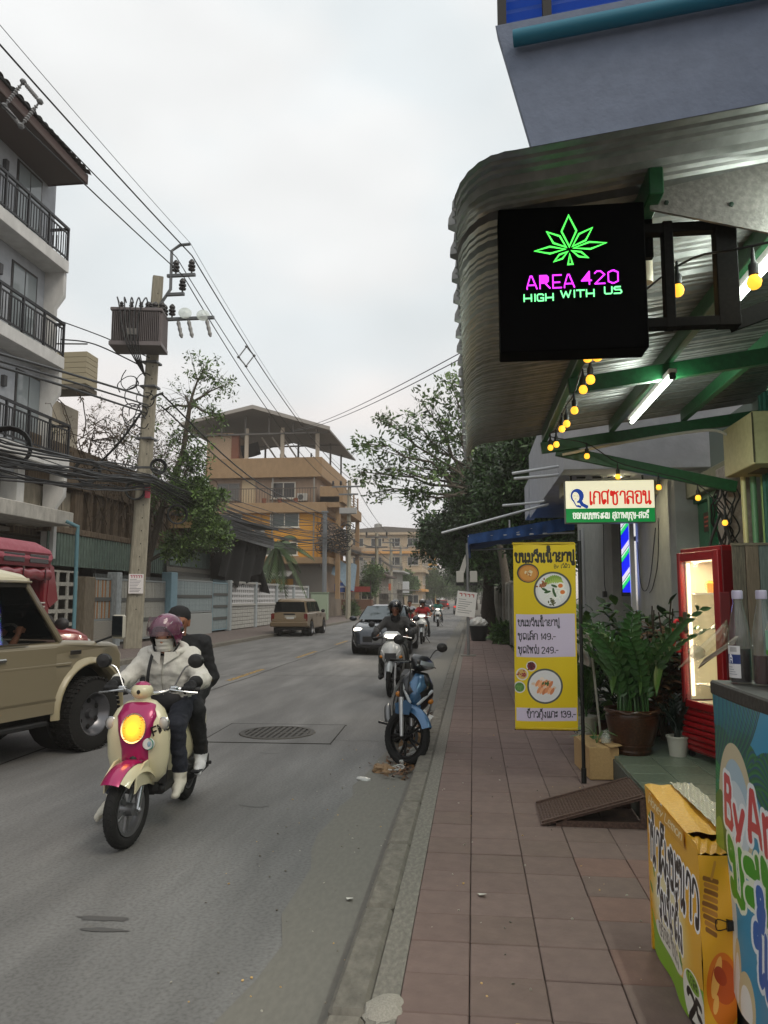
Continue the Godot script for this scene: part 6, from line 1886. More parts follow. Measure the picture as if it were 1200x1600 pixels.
# ---------------------------------------------------------------- the drink stall, honey table, banner
func stall() -> void:
	var s := thing("drink_stall","dark topped drink stall with a printed coconut cloth hung on its front","stall",V(1.3,0.13,-2.2))
	var o := -s.position
	var top := rough_mat(["252321","312e2b","3a3632"],V(0.8,0.8,0.8),0.03,200,0.6,0.1)
	part("counter_top",M.new().box(V(1.27,1.33,-2.12)+o,V(0.84,0.05,1.7),Transform3D.IDENTITY,0.006),top,s)
	part("fascia_board",M.new().box(V(0.868,1.272,-2.12)+o,V(0.02,0.1,1.68),Transform3D.IDENTITY,0.003),top,s)
	part("end_panel",M.new().box(V(1.27,0.72,-2.93)+o,V(0.8,1.16,0.03)),paint("2a2723",0.8),s)
	for z in [-2.9,-1.35]: part("leg",M.new().box(V(0.91,0.72,z)+o,V(0.05,1.18,0.05)),top,s)
	part("base_rail",M.new().box(V(0.9,0.22,-2.12)+o,V(0.06,0.14,1.6)),paint("1f1d1b",0.7),s)
	var cm := printed(coconut_print(),0.42)
	cm.cull_mode = BaseMaterial3D.CULL_DISABLED
	var cl := M.new().sheet(func(u: float,v: float) -> Vector3: return V(0.853+0.006*sin(u*22.0)*v+0.004*sin(v*9.0+u*7.0) - 0.01*v,lerpf(1.315,0.34,v)+0.01*sin(u*19.0)*v,lerpf(-2.955,-1.95,u)),40,20,true)
	single("printed_cloth",cl,cm,"glossy coconut drink cloth with red, green and blue lettering on the stall front","banner")
	# bottles
	var clear := glass("c9d2d2",0.06,0.03)
	var bp := [Vector2(0.0,0.0),Vector2(0.034,0.0),Vector2(0.037,0.008),Vector2(0.037,0.15),Vector2(0.034,0.18),Vector2(0.024,0.235),Vector2(0.0155,0.275),Vector2(0.0145,0.3)]
	for q in [[V(0.925,1.356,-2.86),"481c14",0.12,"clear glass syrup bottle with a dark blue label, at the corner of the counter"],[V(0.985,1.356,-2.80),"3a1512",0.1,"clear glass bottle of dark syrup with no label behind the labelled one"]]:
		var b := thing("syrup_bottle",q[3],"bottle",q[0],0.0,"bottles on the stall counter")
		part("glass",M.new().lathe(bp,Transform3D.IDENTITY,20),clear,b)
		part("syrup",M.new().lathe([Vector2(0.001,0.004),Vector2(0.033,0.005),Vector2(0.0345,0.012),Vector2(0.0345,q[2]),Vector2(0.001,q[2])],Transform3D.IDENTITY,20),paint("1c0a08" if q[2] > 0.11 else q[1],0.1),b)
		part("cap",M.new().lathe([Vector2(0.0175,0.292),Vector2(0.0185,0.295),Vector2(0.0185,0.318),Vector2(0.016,0.322)],Transform3D.IDENTITY,18),paint("b7b2c6",0.45),b)
		if q[2] > 0.11:
			var im := blank(64,96,"d5d3d4")
			im.fill_rect(Rect2i(0,26,64,28),Color.html("1a2f6e"))
			for i in 14: im.fill_rect(Rect2i(22+i*2+(i % 3),4,1,14),Color.html("222222"))
			write(im,"ลิ",Vector2(14,50),16,4,Color.html("e8e8f0"),16)
			for i in 4: line(im,[Vector2(8,64+i*7),Vector2(30+i*6,64+i*7)],2,Color.html("8a8a96"))
			part("label",M.new().sheet(func(u: float,v: float) -> Vector3: return V(sin(lerpf(-1.75,-0.3,u))*0.0378,lerpf(0.13,0.02,v),cos(lerpf(-1.75,-0.3,u))*0.0378),12,1,true),printed(im,0.5),b)
		else:
			pass
	var sq := thing("tea_bottle","square clear bottle of amber drink with a green label and black cap","bottle",V(1.0,1.356,-2.68),0.0,"bottles on the stall counter")
	var sr := []
	for q in [[0.035,0.0,4.5],[0.042,0.006,4.5],[0.042,0.19,4.5],[0.036,0.215,3.5],[0.02,0.25,2.2],[0.018,0.29,2.0]]: sr.append(ring(V(0,q[1],0),V(0,0,q[0]),V(q[0],0,0),24,q[2]))
	part("glass",M.new().rings(sr),clear,sq)
	var sl := []
	for q in [[0.034,0.004,4.5],[0.0395,0.01,4.5],[0.0395,0.11,4.5]]: sl.append(ring(V(0,q[1],0),V(0,0,q[0]),V(q[0],0,0),24,q[2]))
	part("drink",M.new().rings(sl),paint("6b4312",0.1),sq)
	var lb := []
	for q in [[0.0428,0.11],[0.0428,0.188]]: lb.append(ring(V(0,q[1],0),V(0,0,q[0]),V(q[0],0,0),24,4.5))
	part("label",M.new().rings(lb,true,false),paint("7fb79c",0.5),sq)
	var lb2 := []
	for q in [[0.0432,0.11],[0.0432,0.125]]: lb2.append(ring(V(0,q[1],0),V(0,0,q[0]),V(q[0],0,0),24,4.5))
	part("label_band",M.new().rings(lb2,true,false),paint("5a9a3c",0.5),sq)
	part("cap",M.new().lathe([Vector2(0.021,0.285),Vector2(0.021,0.32),Vector2(0.018,0.323)],Transform3D.IDENTITY,16),paint("131313",0.5),sq)
	# honey table: two boxes under one yellow vinyl cloth
	var y := thing("honey_table","low table wrapped in yellow and green honey lemon vinyl beside the stall","table",V(0.8,0.13,-3.2))
	o = -y.position
	var f1 := M.new().sheet(func(u: float,v: float) -> Vector3: return V(0.749+0.006*sin(u*13.0+v*3.0)*v+0.004*sin(v*8.0)+0.012*v*(1 - u),lerpf(0.822 - 0.012*u,0.14,v),lerpf(-3.67,-2.85,u))+o,40,24,true)
	part("front_cloth",f1,printed(honey_print(),0.38),y)
	var f2 := M.new().sheet(func(u: float,v: float) -> Vector3: return V(lerpf(0.749,0.852,u),lerpf(0.78,0.15,v),-2.846+0.006*sin(v*14.0+u*4.0))+o,8,24,true)
	part("end_cloth",f2,printed(honey_end_print(),0.38),y)
	var gold := rough_mat(["c98f1e","d9a02a","e2ad38"],V(0.4,0.4,0.4),0.03,201,0.35,0.3)
	part("top_cloth",M.new().sheet(func(u: float,v: float) -> Vector3: return V(lerpf(0.749,0.95,u),0.822+0.003*sin(u*14.0+v*5.0)+0.0025*sin(v*13.0+u*6.0) - 0.012*v,lerpf(-3.67,-2.99,v))+o,24,40),gold,y)
	part("top_cloth",M.new().sheet(func(u: float,v: float) -> Vector3: return V(lerpf(0.749,0.852,u),0.785+0.02*(1.0 - v)*(1.0 - u)+0.004*sin(u*20.0+v*9.0),lerpf(-2.99,-2.846,v))+o,12,12),gold,y)
	part("clear_sheet",M.new().sheet(func(u: float,v: float) -> Vector3: return V(lerpf(0.86,0.955,u),0.829+0.004*absf(sin(u*31.0+v*17.0))+0.003*sin(v*37.0+u*20.0),lerpf(-3.68,-3.0,v))+o,24,60),paint("b9b29c",0.15),y,30.0)
	part("far_end",M.new().box(V(0.85,0.47,-3.66)+o,V(0.19,0.67,0.02)),gold,y)
	part("right_side",M.new().box(V(0.945,0.47,-3.32)+o,V(0.02,0.67,0.66)),gold,y)
	part("step_side",M.new().box(V(0.9,0.47,-2.985)+o,V(0.1,0.64,0.02)),gold,y)
	# script along the top edge
	var scr := M.new()
	var img := blank(256,64,"d9a02a")
	write(img,"Honey Lemon",Vector2(14,44),34,4,Color.html("f1e7c8"),226,0.25)
	scr.quad(V(0.79,0.838,-3.55)+o,V(0.79,0.832,-2.98)+o,V(0.752,0.83,-2.98)+o,V(0.752,0.836,-3.55)+o,true)
	scr = M.new().sheet(func(u: float,v: float) -> Vector3: return V(0.7425,lerpf(0.815,0.75,v),lerpf(-3.6,-3.0,u))+o,10,2,true)
	part("cream_script",scr,printed(img,0.38),y)
	var clip := thing("binder_clip","black binder clip holding the yellow cloth to the stall","clip",V(0.85,0.56,-2.838))
	part("jaw",M.new().prism(poly("0,0.018 0,-0.018 0.035,-0.012 0.035,0.012"),xf(V(-0.02,0,0.01)),0.03),paint("141414",0.35),clip)
	part("handle",M.new().tube(smooth(pts3("-0.018,0.01,0.005 -0.05,0.018,0.005 -0.056,0.0,0.005 -0.05,-0.018,0.005 -0.018,-0.01,0.005"),3),0.0018,5),paint("2a2a2a",0.3,0.5),clip)
	# upright banner on a black stand
	var b := thing("food_banner","tall yellow food price banner on a black stand over the pavement","banner",V(0.878,0.13,-6.7))
	o = -b.position
	var pm := printed(banner_print(),0.5)
	pm.cull_mode = BaseMaterial3D.CULL_DISABLED
	part("print",M.new().sheet(func(u: float,v: float) -> Vector3: return V(lerpf(lerpf(0.344,0.334,v),lerpf(0.87,0.852,v),u),lerpf(2.115,0.572,v) - 0.004*sin(u*5.0),-6.72+0.007*sin(v*7.0+u*3.0)+0.006*sin(u*8.0 - v*5.0)+0.012*sin(v*3.1)*(1.0 - u))+o,36,72,true),pm,b)
	part("hem",M.new().box(V(0.6,2.118,-6.72)+o,V(0.53,0.022,0.022),Transform3D.IDENTITY,0.006),paint("b89a08",0.5),b)
	part("hem",M.new().box(V(0.593,0.564,-6.72)+o,V(0.52,0.02,0.02),Transform3D.IDENTITY,0.006),paint("b89a08",0.5),b)
	part("pole",M.new().tube([V(0.889,0.13,-6.73)+o,V(0.905,2.14,-6.73)+o],0.016,10),paint("121212",0.4),b)
	part("foot_sleeve",M.new().tube([V(0.889,0.13,-6.73)+o,V(0.89,0.25,-6.73)+o],0.022,10),paint("0d0d0d",0.5),b)
	part("arm",M.new().tube([V(0.33,2.13,-6.73)+o,V(0.905,2.13,-6.73)+o],0.008,6),paint("121212",0.4),b)
	part("arm",M.new().tube([V(0.33,0.556,-6.73)+o,V(0.893,0.556,-6.73)+o],0.008,6),paint("121212",0.4),b)
# ---------------------------------------------------------------- platform, ramp, boxes, fridge, plants
func frond(l: float,bend: float,leafl: float,n: int,r: RandomNumberGenerator) -> M:
	var m := M.new()
	var q := []
	for i in 9:
		var t := i/8.0
		q.append(V(bend*l*t*t,l*(t - 0.25*absf(bend)*t*t),0))
	m.tube(q,[0.009,0.008,0.0075,0.007,0.006,0.005,0.004,0.003,0.002],5,false)
	for i in n:
		var t := lerpf(0.22,1.0,i/float(n - 1))
		var p := V(bend*l*t*t,l*(t - 0.25*absf(bend)*t*t),0)
		var tg := V(2*bend*t,1 - 0.5*absf(bend)*t,0).normalized()
		for s in [-1,1]:
			var out := V(0,0,s)
			var d := (tg*0.75+out*0.8+V(r.randfn()*0.1,r.randfn()*0.12,0)).normalized()
			var ll := leafl*(0.75+0.5*sin(PI*t))*r.randf_range(0.85,1.1)
			var sd := d.cross(V(1,0,0.001)).normalized()*ll*0.21
			var nn := sd.cross(d).normalized()*ll*0.05
			var e := p+d*ll
			var a := p+d*ll*0.35
			var c := p+d*ll*0.7
			m.tri(p,a+sd+nn,a); m.tri(p,a,a - sd+nn)
			m.quad(a+sd+nn,c+sd*0.8+nn,c,a)
			m.quad(a,c,c - sd*0.8+nn,a - sd+nn)
			m.tri(c+sd*0.8+nn,e,c); m.tri(c,e,c - sd*0.8+nn)
	return m
func shop_things() -> void:
	var pf := struct("shop_platform",M.new().box(V(2.9,0.155,-5.85),V(3.5,0.3,5.3)),rough_mat(["4b4f46","5d6157"],V(1,1,1),0.02,210,0.9))
	var tm := [rough_mat(["5f6b5c","6b7768","768272"],V(0.8,0.8,0.8),0.03,211,0.35),rough_mat(["5a6657","667263","717d6d"],V(0.8,0.8,0.8),0.03,212,0.35)]
	var sh := [M.new().box(Vector3.ZERO,V(0.295,0.03,0.295),Transform3D.IDENTITY,0.003).mesh(tm[0],0.0),M.new().box(Vector3.ZERO,V(0.295,0.03,0.295),Transform3D.IDENTITY,0.003).mesh(tm[1],0.0)]
	for i in 5:
		for j in 17:
			var t := part("floor_tile",sh[(i*5+j*3) % 2],null,pf)
			t.position = V(1.31+i*0.3,0.315,-3.36 - j*0.3)
	# checker plate ramp on an angle frame
	var rp := thing("steel_ramp","rusty brown checker plate ramp wedge up to the shop platform","ramp",V(0.8,0.13,-5.72))
	var o := -rp.position
	var rust := rough_mat(["4f3b34","644c43","755b50"],V(0.5,0.5,0.5),0.03,213,0.6,0.05,0.25)
	var sl := atan2(0.2,0.68)
	var pb := Transform3D(Basis.from_euler(V(0,0,sl)),V(0.43,0.14,-5.72)+o)
	part("plate",M.new().box(V(0.36,0.0,0),V(0.72,0.008,0.54),pb,0.002),rust,rp)
	var st := M.new()
	for i in 34:
		for j in 25:
			var d := Basis.from_euler(V(0,0.785 if (i+j) % 2 else -0.785,0))
			st.box(Vector3.ZERO,V(0.017,0.004,0.005),pb*Transform3D(d,V(0.015+i*0.0212,0.005,-0.258+j*0.0214)))
	stuff(part("tread_studs",st,rust,rp,0.0))
	for z in [-5.47,-5.97]:
		part("side_rail",M.new().bar(V(0.44,0.145,z)+o,V(1.1,0.335,z)+o,0.02,0.035),rust,rp)
		part("base_rail",M.new().box(V(0.82,0.15,z)+o,V(0.58,0.04,0.02)),rust,rp)
		part("upright",M.new().box(V(1.1,0.23,z)+o,V(0.035,0.19,0.035)),rust,rp)
	# cardboard box with jar and cuttings
	var cb := thing("cardboard_box","plain torn cardboard box standing behind the banner pole","box",V(1.05,0.13,-7.2))
	var card := rough_mat(["a58356","b3905f","bd9b6a"],V(0.5,0.5,0.5),0.03,214,0.9,0.05)
	o = -cb.position
	part("body",M.new().box(V(1.05,0.265,-7.16)+o,V(0.25,0.265,0.62),Transform3D(Basis.from_euler(V(0,0.08,0)),Vector3.ZERO),0.004),card,cb)
	part("flap",M.new().box(Vector3.ZERO,V(0.1,0.005,0.36),xf(V(1.14,0.413,-7.0)+o,0.2,0,0.14)),card,cb)
	part("tape_tear",M.new().prism(poly("0,0 0.016,0.05 0.004,0.09 0.02,0.14 0.006,0.2 0.018,0.262 -0.004,0.262 -0.01,0.12"),xf(V(1.02,0.137,-6.852)+o,0.08),0.004),paint("6a5134",0.95),cb)
	var jar := thing("glass_jar","small clear glass jar on the cardboard box","jar",V(1.12,0.408,-6.98))
	part("glass",M.new().lathe([Vector2(0.03,0.0),Vector2(0.045,0.01),Vector2(0.045,0.06),Vector2(0.025,0.09),Vector2(0.028,0.11)],Transform3D.IDENTITY,16),glass("cfd6cc",0.35,0.05),jar)
	var r := RandomNumberGenerator.new()
	r.seed = 21
	var gl := rough_mat(["2b4a21","38602c","457238"],V(0.3,0.3,0.3),0.04,215,0.32)
	gl.backlight_enabled = true
	gl.backlight = Color(0.05,0.09,0.02)
	var pale := paint("5f7a48",0.5)
	var cut := thing("potted_cutting","leafy cutting trailing over the cardboard box","plant",V(1.05,0.4,-7.05))
	for i in 9:
		var a := i*2.4
		var q := [V(0,0,0),V(cos(a)*0.06,0.1,sin(a)*0.06),V(cos(a)*0.15,0.1+0.06*sin(i),sin(a)*0.14)]
		part("stem",M.new().tube(smooth(q,3),0.003,4),pale,cut)
		var lf := M.new()
		var e: Vector3 = q[2]
		var d := V(cos(a),-0.2,sin(a))*0.09
		var sd := d.cross(Vector3.UP).normalized()*0.04
		lf.quad(e,e+d*0.5+sd+V(0,0.01,0),e+d,e+d*0.5 - sd+V(0,0.01,0))
		part("leaf",lf,pale if i % 2 else gl,cut,0.0)
	# pots
	var clay := rough_mat(["2f1a10","4a2a18","5e3822"],V(0.5,0.35,0.5),0.03,216,0.28,0.1)
	var bp := thing("big_plant_pot","big brown glazed dragon style pot full of glossy green plants","plant pot",V(1.345,0.33,-7.0))
	part("pot",M.new().lathe([Vector2(0.01,0.0),Vector2(0.145,0.0),Vector2(0.16,0.03),Vector2(0.155,0.05),Vector2(0.2,0.18),Vector2(0.222,0.3),Vector2(0.215,0.34),Vector2(0.222,0.345),Vector2(0.232,0.375),Vector2(0.222,0.38),Vector2(0.195,0.372),Vector2(0.19,0.33),Vector2(0.01,0.33)],Transform3D.IDENTITY,32,false),clay,bp)
	var wav := []
	for i in 49: wav.append(V(cos(TAU*i/48)*0.226,0.362+0.009*sin(TAU*i/48*9),sin(TAU*i/48)*0.226))
	part("wavy_rim",M.new().tube(wav,0.012,6,false),clay,bp)
	for hh in [0.08,0.32]: part("band",M.new().tube(range(33).map(func(i): return V(cos(TAU*i/32)*(0.167 if hh < 0.2 else 0.221),hh,sin(TAU*i/32)*(0.167 if hh < 0.2 else 0.221))),0.006,5,false),clay,bp)
	part("soil",M.new().lathe([Vector2(0.19,0.335),Vector2(0.1,0.35),Vector2(0.001,0.352)],Transform3D.IDENTITY,18,false),paint("2b2018",0.95),bp)
	var fro := []
	for k in 6: fro.append(frond(0.62+0.07*k,0.25+0.12*k,0.095,12,r).mesh(gl,30.0))
	for i in 46:
		var f := part("frond",fro[i % 6],null,bp)
		f.transform = Transform3D(Basis.from_euler(V(0,i*2.4,0))*Basis.from_scale(Vector3.ONE*r.randf_range(0.75,1.2)),V(r.randf_range(-0.13,0.13),0.34,r.randf_range(-0.13,0.13)))
	var bird := M.new().sheet(func(u: float,v: float) -> Vector3: return V(0.045*sin(PI*v)*(u - 0.5)*2.0+0.12*v*v,v*0.42,0.03+0.02*absf(u - 0.5)),6,12)
	for q in [[0.5,0.16,0.12],[2.2,0.02,0.15],[-0.9,-0.15,0.1]]:
		var bf := part("broad_leaf",bird.mesh(rough_mat(["3f6626","557d34"],V(0.2,0.2,0.2),0.05,217,0.35),40.0),null,bp)
		bf.transform = Transform3D(Basis.from_euler(V(0,q[0],0)),V(q[1],0.5,q[2]))
	var wp := thing("small_plant_pot","small white pot with a dark glossy upright plant beside the fridge foot","plant pot",V(1.7,0.33,-6.93))
	part("pot",M.new().lathe([Vector2(0.01,0.0),Vector2(0.07,0.0),Vector2(0.072,0.02),Vector2(0.088,0.15),Vector2(0.094,0.15),Vector2(0.094,0.165),Vector2(0.082,0.165),Vector2(0.078,0.14),Vector2(0.01,0.14)],Transform3D.IDENTITY,22,false),paint("a9a79c",0.5),wp)
	var dkl := paint("14201a",0.25)
	var sf := [frond(0.36,0.15,0.06,9,r).mesh(dkl,30.0),frond(0.3,0.45,0.06,8,r).mesh(dkl,30.0)]
	for i in 9:
		var f := part("frond",sf[i % 2],null,wp)
		f.transform = Transform3D(Basis.from_euler(V(0,i*2.3,0)),V(0.02*cos(i*2.0),0.14,0.02*sin(i*2.0)))
	for q in [[V(1.045,0.33,-7.62),0.1,0.2,"lower white pot behind the cardboard box"],[V(1.07,0.33,-7.95),0.12,0.34,"taller white bucket pot behind the cardboard box"]]:
		var w := thing("white_pot",q[3],"plant pot",q[0],0.0,"white pots by the banner")
		part("pot",M.new().lathe([Vector2(0.01,0.0),Vector2(q[1]*0.75,0.0),Vector2(q[1],q[2]),Vector2(q[1]*1.08,q[2]),Vector2(q[1]*1.08,q[2]+0.02),Vector2(q[1]*0.9,q[2]+0.02),Vector2(q[1]*0.85,q[2] - 0.03),Vector2(0.01,q[2] - 0.03)],Transform3D.IDENTITY,20,false),paint("a5a69c",0.5),w)
		for i in 10:
			var f := part("frond",fro[i % 3],null,w)
			f.transform = Transform3D(Basis.from_euler(V(0,i*2.4,0))*Basis.from_scale(Vector3.ONE*0.8),V(0,q[2] - 0.03,0))
	# croton and fern behind
	var cr := thing("croton_plant","tall croton with red brown and olive leaves left of the fridge","plant",V(1.72,0.33,-7.4))
	var leafm := M.new().sheet(func(u: float,v: float) -> Vector3: return V(0.032*sin(PI*clampf(v,0.02,0.98))*(u - 0.5)*2.0,0.15*v - 0.03*v*v,0.01*absf(u - 0.5)*2.0+0.04*v*v),2,5).mesh(leaf_mat("leaf"),60.0)
	var stm := M.new()
	var where := []
	var tint := []
	for i in 16:
		var a := i*2.4
		var tip := V(cos(a)*r.randf_range(0.06,0.28),r.randf_range(0.75,1.32),sin(a)*r.randf_range(0.06,0.26))
		var q := wander(V(cos(a)*0.04,0.05,sin(a)*0.04),tip,5,0.02)
		stm.tube(smooth(q,2),0.007,5)
		for k in 34:
			var t := r.randf_range(0.25,1.0)
			var p: Vector3 = q[int(t*4)].lerp(q[int(t*4)+1],fmod(t*4,1.0)) if t < 1.0 else tip
			where.append(Transform3D(Basis.from_euler(V(r.randf_range(0.5,1.7),r.randf()*TAU,0))*Basis.from_scale(Vector3.ONE*r.randf_range(0.7,1.15)),p))
			tint.append(Color.html(["2f3a1c","4a3a20","5e3a24","38421f","6b4a2c"][r.randi() % 5]).srgb_to_linear())
	part("stems",stm,paint("3a2f22",0.9),cr)
	multi("leaves",leafm,where,cr,tint)
	var fill := thing("background_plants","mass of dim green leaves between the big pot and the salon wall","plants",V(1.5,0.33,-8.1))
	where = []
	tint = []
	for i in 900:
		where.append(Transform3D(Basis.from_euler(V(r.randf_range(0.3,1.7),r.randf()*TAU,0))*Basis.from_scale(Vector3.ONE*r.randf_range(0.8,1.5)),V(r.randf_range(-0.55,0.5),r.randf_range(0.05,1.1)*(1.0 if r.randf() < 0.7 else 1.15),r.randf_range(-0.3,0.45))))
		tint.append(Color.html(["2a4420","3a582c","24381c","4f6d36"][r.randi() % 4]).srgb_to_linear())
	var fs := M.new()
	for i in 20: fs.tube(wander(V(r.randf_range(-0.3,0.3),0.0,r.randf_range(-0.2,0.2)),V(r.randf_range(-0.45,0.45),0.95,r.randf_range(-0.3,0.3)),4,0.03),0.006,4)
	part("stems",fs,paint("2f3a1e",0.9),fill)
	multi("leaves",leafm,where,fill,tint)
	part("planter",M.new().box(V(0,0.06,0),V(0.9,0.12,0.5),Transform3D.IDENTITY,0.01),paint("5a3a2c",0.9),fill)
	var mop := thing("mop_stick","white mop stick leaning among the plants with a striped rag on top","mop",V(1.09,0.4,-7.3))
	part("stick",M.new().tube([V(0.02,0.0,0.1),V(-0.055,0.9,0.15)],0.011,8),paint("a5a49a",0.5),mop)
	part("knob",M.new().ball(V(-0.056,0.91,0.15),V(0.015,0.02,0.015),8),paint("b9b7ac",0.5),mop)
	part("rag",M.new().sheet(func(u: float,v: float) -> Vector3: return V(-0.17+0.12*u+0.02*sin(v*9.0),0.98 - 0.3*v - 0.05*u,0.1+0.03*sin(u*11.0)),10,12),rough_mat(["b9b3ac","a8746c","c9c4be"],V(0.08,0.3,0.08),0.02,218,0.9),mop)
	fridge()
func fridge() -> void:
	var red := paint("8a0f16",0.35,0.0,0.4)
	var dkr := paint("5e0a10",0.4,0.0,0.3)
	var f := thing("display_fridge","red upright glass door display fridge lit inside","fridge",V(1.88,0.33,-6.675),deg_to_rad(-73.7))
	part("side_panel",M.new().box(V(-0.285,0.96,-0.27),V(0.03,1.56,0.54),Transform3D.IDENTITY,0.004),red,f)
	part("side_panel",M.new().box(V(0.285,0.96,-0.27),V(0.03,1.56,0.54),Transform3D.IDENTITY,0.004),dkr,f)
	part("back_panel",M.new().box(V(0,0.96,-0.53),V(0.54,1.56,0.02)),paint("d8d2bf",0.5),f)
	part("top_panel",M.new().box(V(0,1.72,-0.27),V(0.6,0.05,0.54),Transform3D.IDENTITY,0.006),red,f)
	part("liner",M.new().box(V(-0.262,1.08,-0.27),V(0.014,1.22,0.5)),paint("d8d0b8",0.5),f)
	part("liner",M.new().box(V(0.262,1.08,-0.27),V(0.014,1.22,0.5)),paint("d8d0b8",0.5),f)
	part("floor_liner",M.new().box(V(0,0.44,-0.27),V(0.54,0.03,0.5)),paint("c9c2ab",0.5),f)
	var dr := part("door_frame",M.new().box(V(-0.278,1.06,0.02),V(0.045,1.3,0.04),Transform3D.IDENTITY,0.006).box(V(0.262,1.06,0.02),V(0.08,1.3,0.04),Transform3D.IDENTITY,0.006).box(V(0,1.67,0.02),V(0.5,0.075,0.04),Transform3D.IDENTITY,0.006).box(V(0,0.44,0.02),V(0.5,0.06,0.04),Transform3D.IDENTITY,0.006),red,f)
	part("pane",M.new().box(V(-0.016,1.05,0.022),V(0.485,1.17,0.006)),glass("e8efe8",0.08),dr)
	part("handle",M.new().tube(smooth(pts3("-0.285,1.13,0.04 -0.29,1.12,0.085 -0.29,1.0,0.1 -0.29,0.88,0.085 -0.285,0.87,0.04"),4),0.014,8),paint("b3141c",0.3),dr)
	part("thermometer",M.new().box(V(-0.22,1.12,0.028),V(0.06,0.17,0.012),Transform3D.IDENTITY,0.003),paint("4a4638",0.5),dr)
	part("led_strip",M.new().box(V(-0.235,1.06,-0.03),V(0.018,1.12,0.02)),glow("ffeccb",2.2),f)
	area_light(f.transform*V(-0.21,1.06,-0.06),f.basis*V(0.9,0,-0.5),0.03,1.1,"ffebc4",0.4,"fridge_light")
	part("lamp_head",M.new().box(V(0,1.64,-0.08),V(0.46,0.02,0.05)),glow("ffeccb",1.6),f)
	area_light(f.transform*V(0,1.62,-0.12),Vector3.DOWN,0.4,0.05,"ffebc4",0.3,"fridge_light")
	for y in [0.6,1.36]: part("wire_shelf",M.new().box(V(0,y,-0.26),V(0.5,0.012,0.42)),paint("c9c5b8",0.4),f)
	for i in 9: part("shelf_clip",M.new().box(V(-0.1,0.62+i*0.12,-0.515),V(0.012,0.03,0.012)),paint("b0aa98",0.6),f)
	# louvred lower front, bulging, on castors
	for i in 7:
		var m := M.new().box(V(0,0.085+i*0.047,0.03 - 0.01*absf(i - 2.5)),V(0.6,0.04,0.07),Transform3D.IDENTITY,0.01)
		part("louvre",m,red,f)
	part("louvre_backing",M.new().box(V(0,0.22,-0.02),V(0.58,0.34,0.06)),red,f)
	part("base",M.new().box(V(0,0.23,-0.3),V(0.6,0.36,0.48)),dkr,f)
	for q in [[-0.25,0.0],[0.25,0.0],[-0.25,-0.5],[0.25,-0.5]]:
		part("castor",M.new().lathe([Vector2(0.028,-0.012),Vector2(0.028,0.012)],Transform3D(Basis.from_euler(V(0,0,PI/2)),V(q[0],0.028,q[1])),12),paint("141414",0.5),f)
	# what stands on the shelf
	for i in 3:
		var t := single("dessert_cup",M.new().lathe([Vector2(0.03,0.0),Vector2(0.042,0.05),Vector2(0.046,0.08),Vector2(0.03,0.1),Vector2(0.005,0.104)],Transform3D.IDENTITY,14),paint("c98a1c",0.2),["orange dessert cup on the fridge shelf, nearest the handle side","orange dessert cup in the middle of the fridge shelf","orange dessert cup on the fridge shelf by the hinge"][i],"cup","cups in the fridge")
		t.position = f.transform*V(-0.12+i*0.12,1.366,-0.16)
	var gb := single("vegetable_bag",bag_mesh(0.1),glass("9fb08a",0.75,0.3),"clear bag of pale greens on the bottom of the fridge","bag","",60)
	gb.position = f.transform*V(0.06,0.69,-0.2)
	# plank screen
	var ps := thing("plank_screen","screen of weathered brown and grey green planks beside the fridge","screen",V(2.2,0.33,-6.2))
	for i in 5:
		var c: Array = [["4f463b","63584a","74685a"],["57483c","6b5a4b","7a6858"],["4b5350","5d6562","6c7471"],["55493c","695b4b","7b6b59"],["4c4339","5f5548","706556"]][i]
		var pl := part("plank",M.new().box(V(-0.17+i*0.098,0.87,0),V(0.094,1.72,0.02),Transform3D.IDENTITY,0.003),rough_mat(c,V(0.12,1.6,0.12),0.02,220+i,0.8,0.1),ps)
		pl.position.z = 0.003*(i % 2)
	part("top_rail",M.new().box(V(0.03,1.735,0.0),V(0.5,0.02,0.035)),paint("6a5f50",0.8),ps)
	var stain := paint("5b3f38",0.9)
	# hanging bag of drinking straws
	var bg := thing("straw_bag","clear plastic bag of wrapped straws hanging by the fridge door","bag",V(1.86,1.75,-6.12))
	part("tie",M.new().box(V(0.03,-0.18,0.0),V(0.075,0.26,0.012),Transform3D.IDENTITY,0.005),paint("5c0d14",0.5),bg)
	var film := glass("b5a98f",0.3,0.2)
	part("film",M.new().sheet(func(u: float,v: float) -> Vector3: return V(lerpf(0.03,lerpf(-0.34,0.05,u),v),lerpf(-0.26,-0.62+0.16*u,v) ,0.02+0.05*sin(v*PI)*sin(u*PI)+0.012*sin(u*19.0+v*7.0)),16,16),film,bg,50)
	for i in 26:
		var y := 0.012*(i % 5)
		part("straw",M.new().tube([V(-0.19+y*0.7,-0.62+y+0.001*i,0.02+0.012*(i/5)),V(0.06+y*0.7,-0.43+y,0.02+0.012*(i/5))],0.0045,5),paint(["6b5646","7d6653","5c4a3c"][i % 3],0.5),bg)
	part("bag_foot",bag_mesh(0.06),film,bg,60).position = V(-0.2,-0.5,0.03)
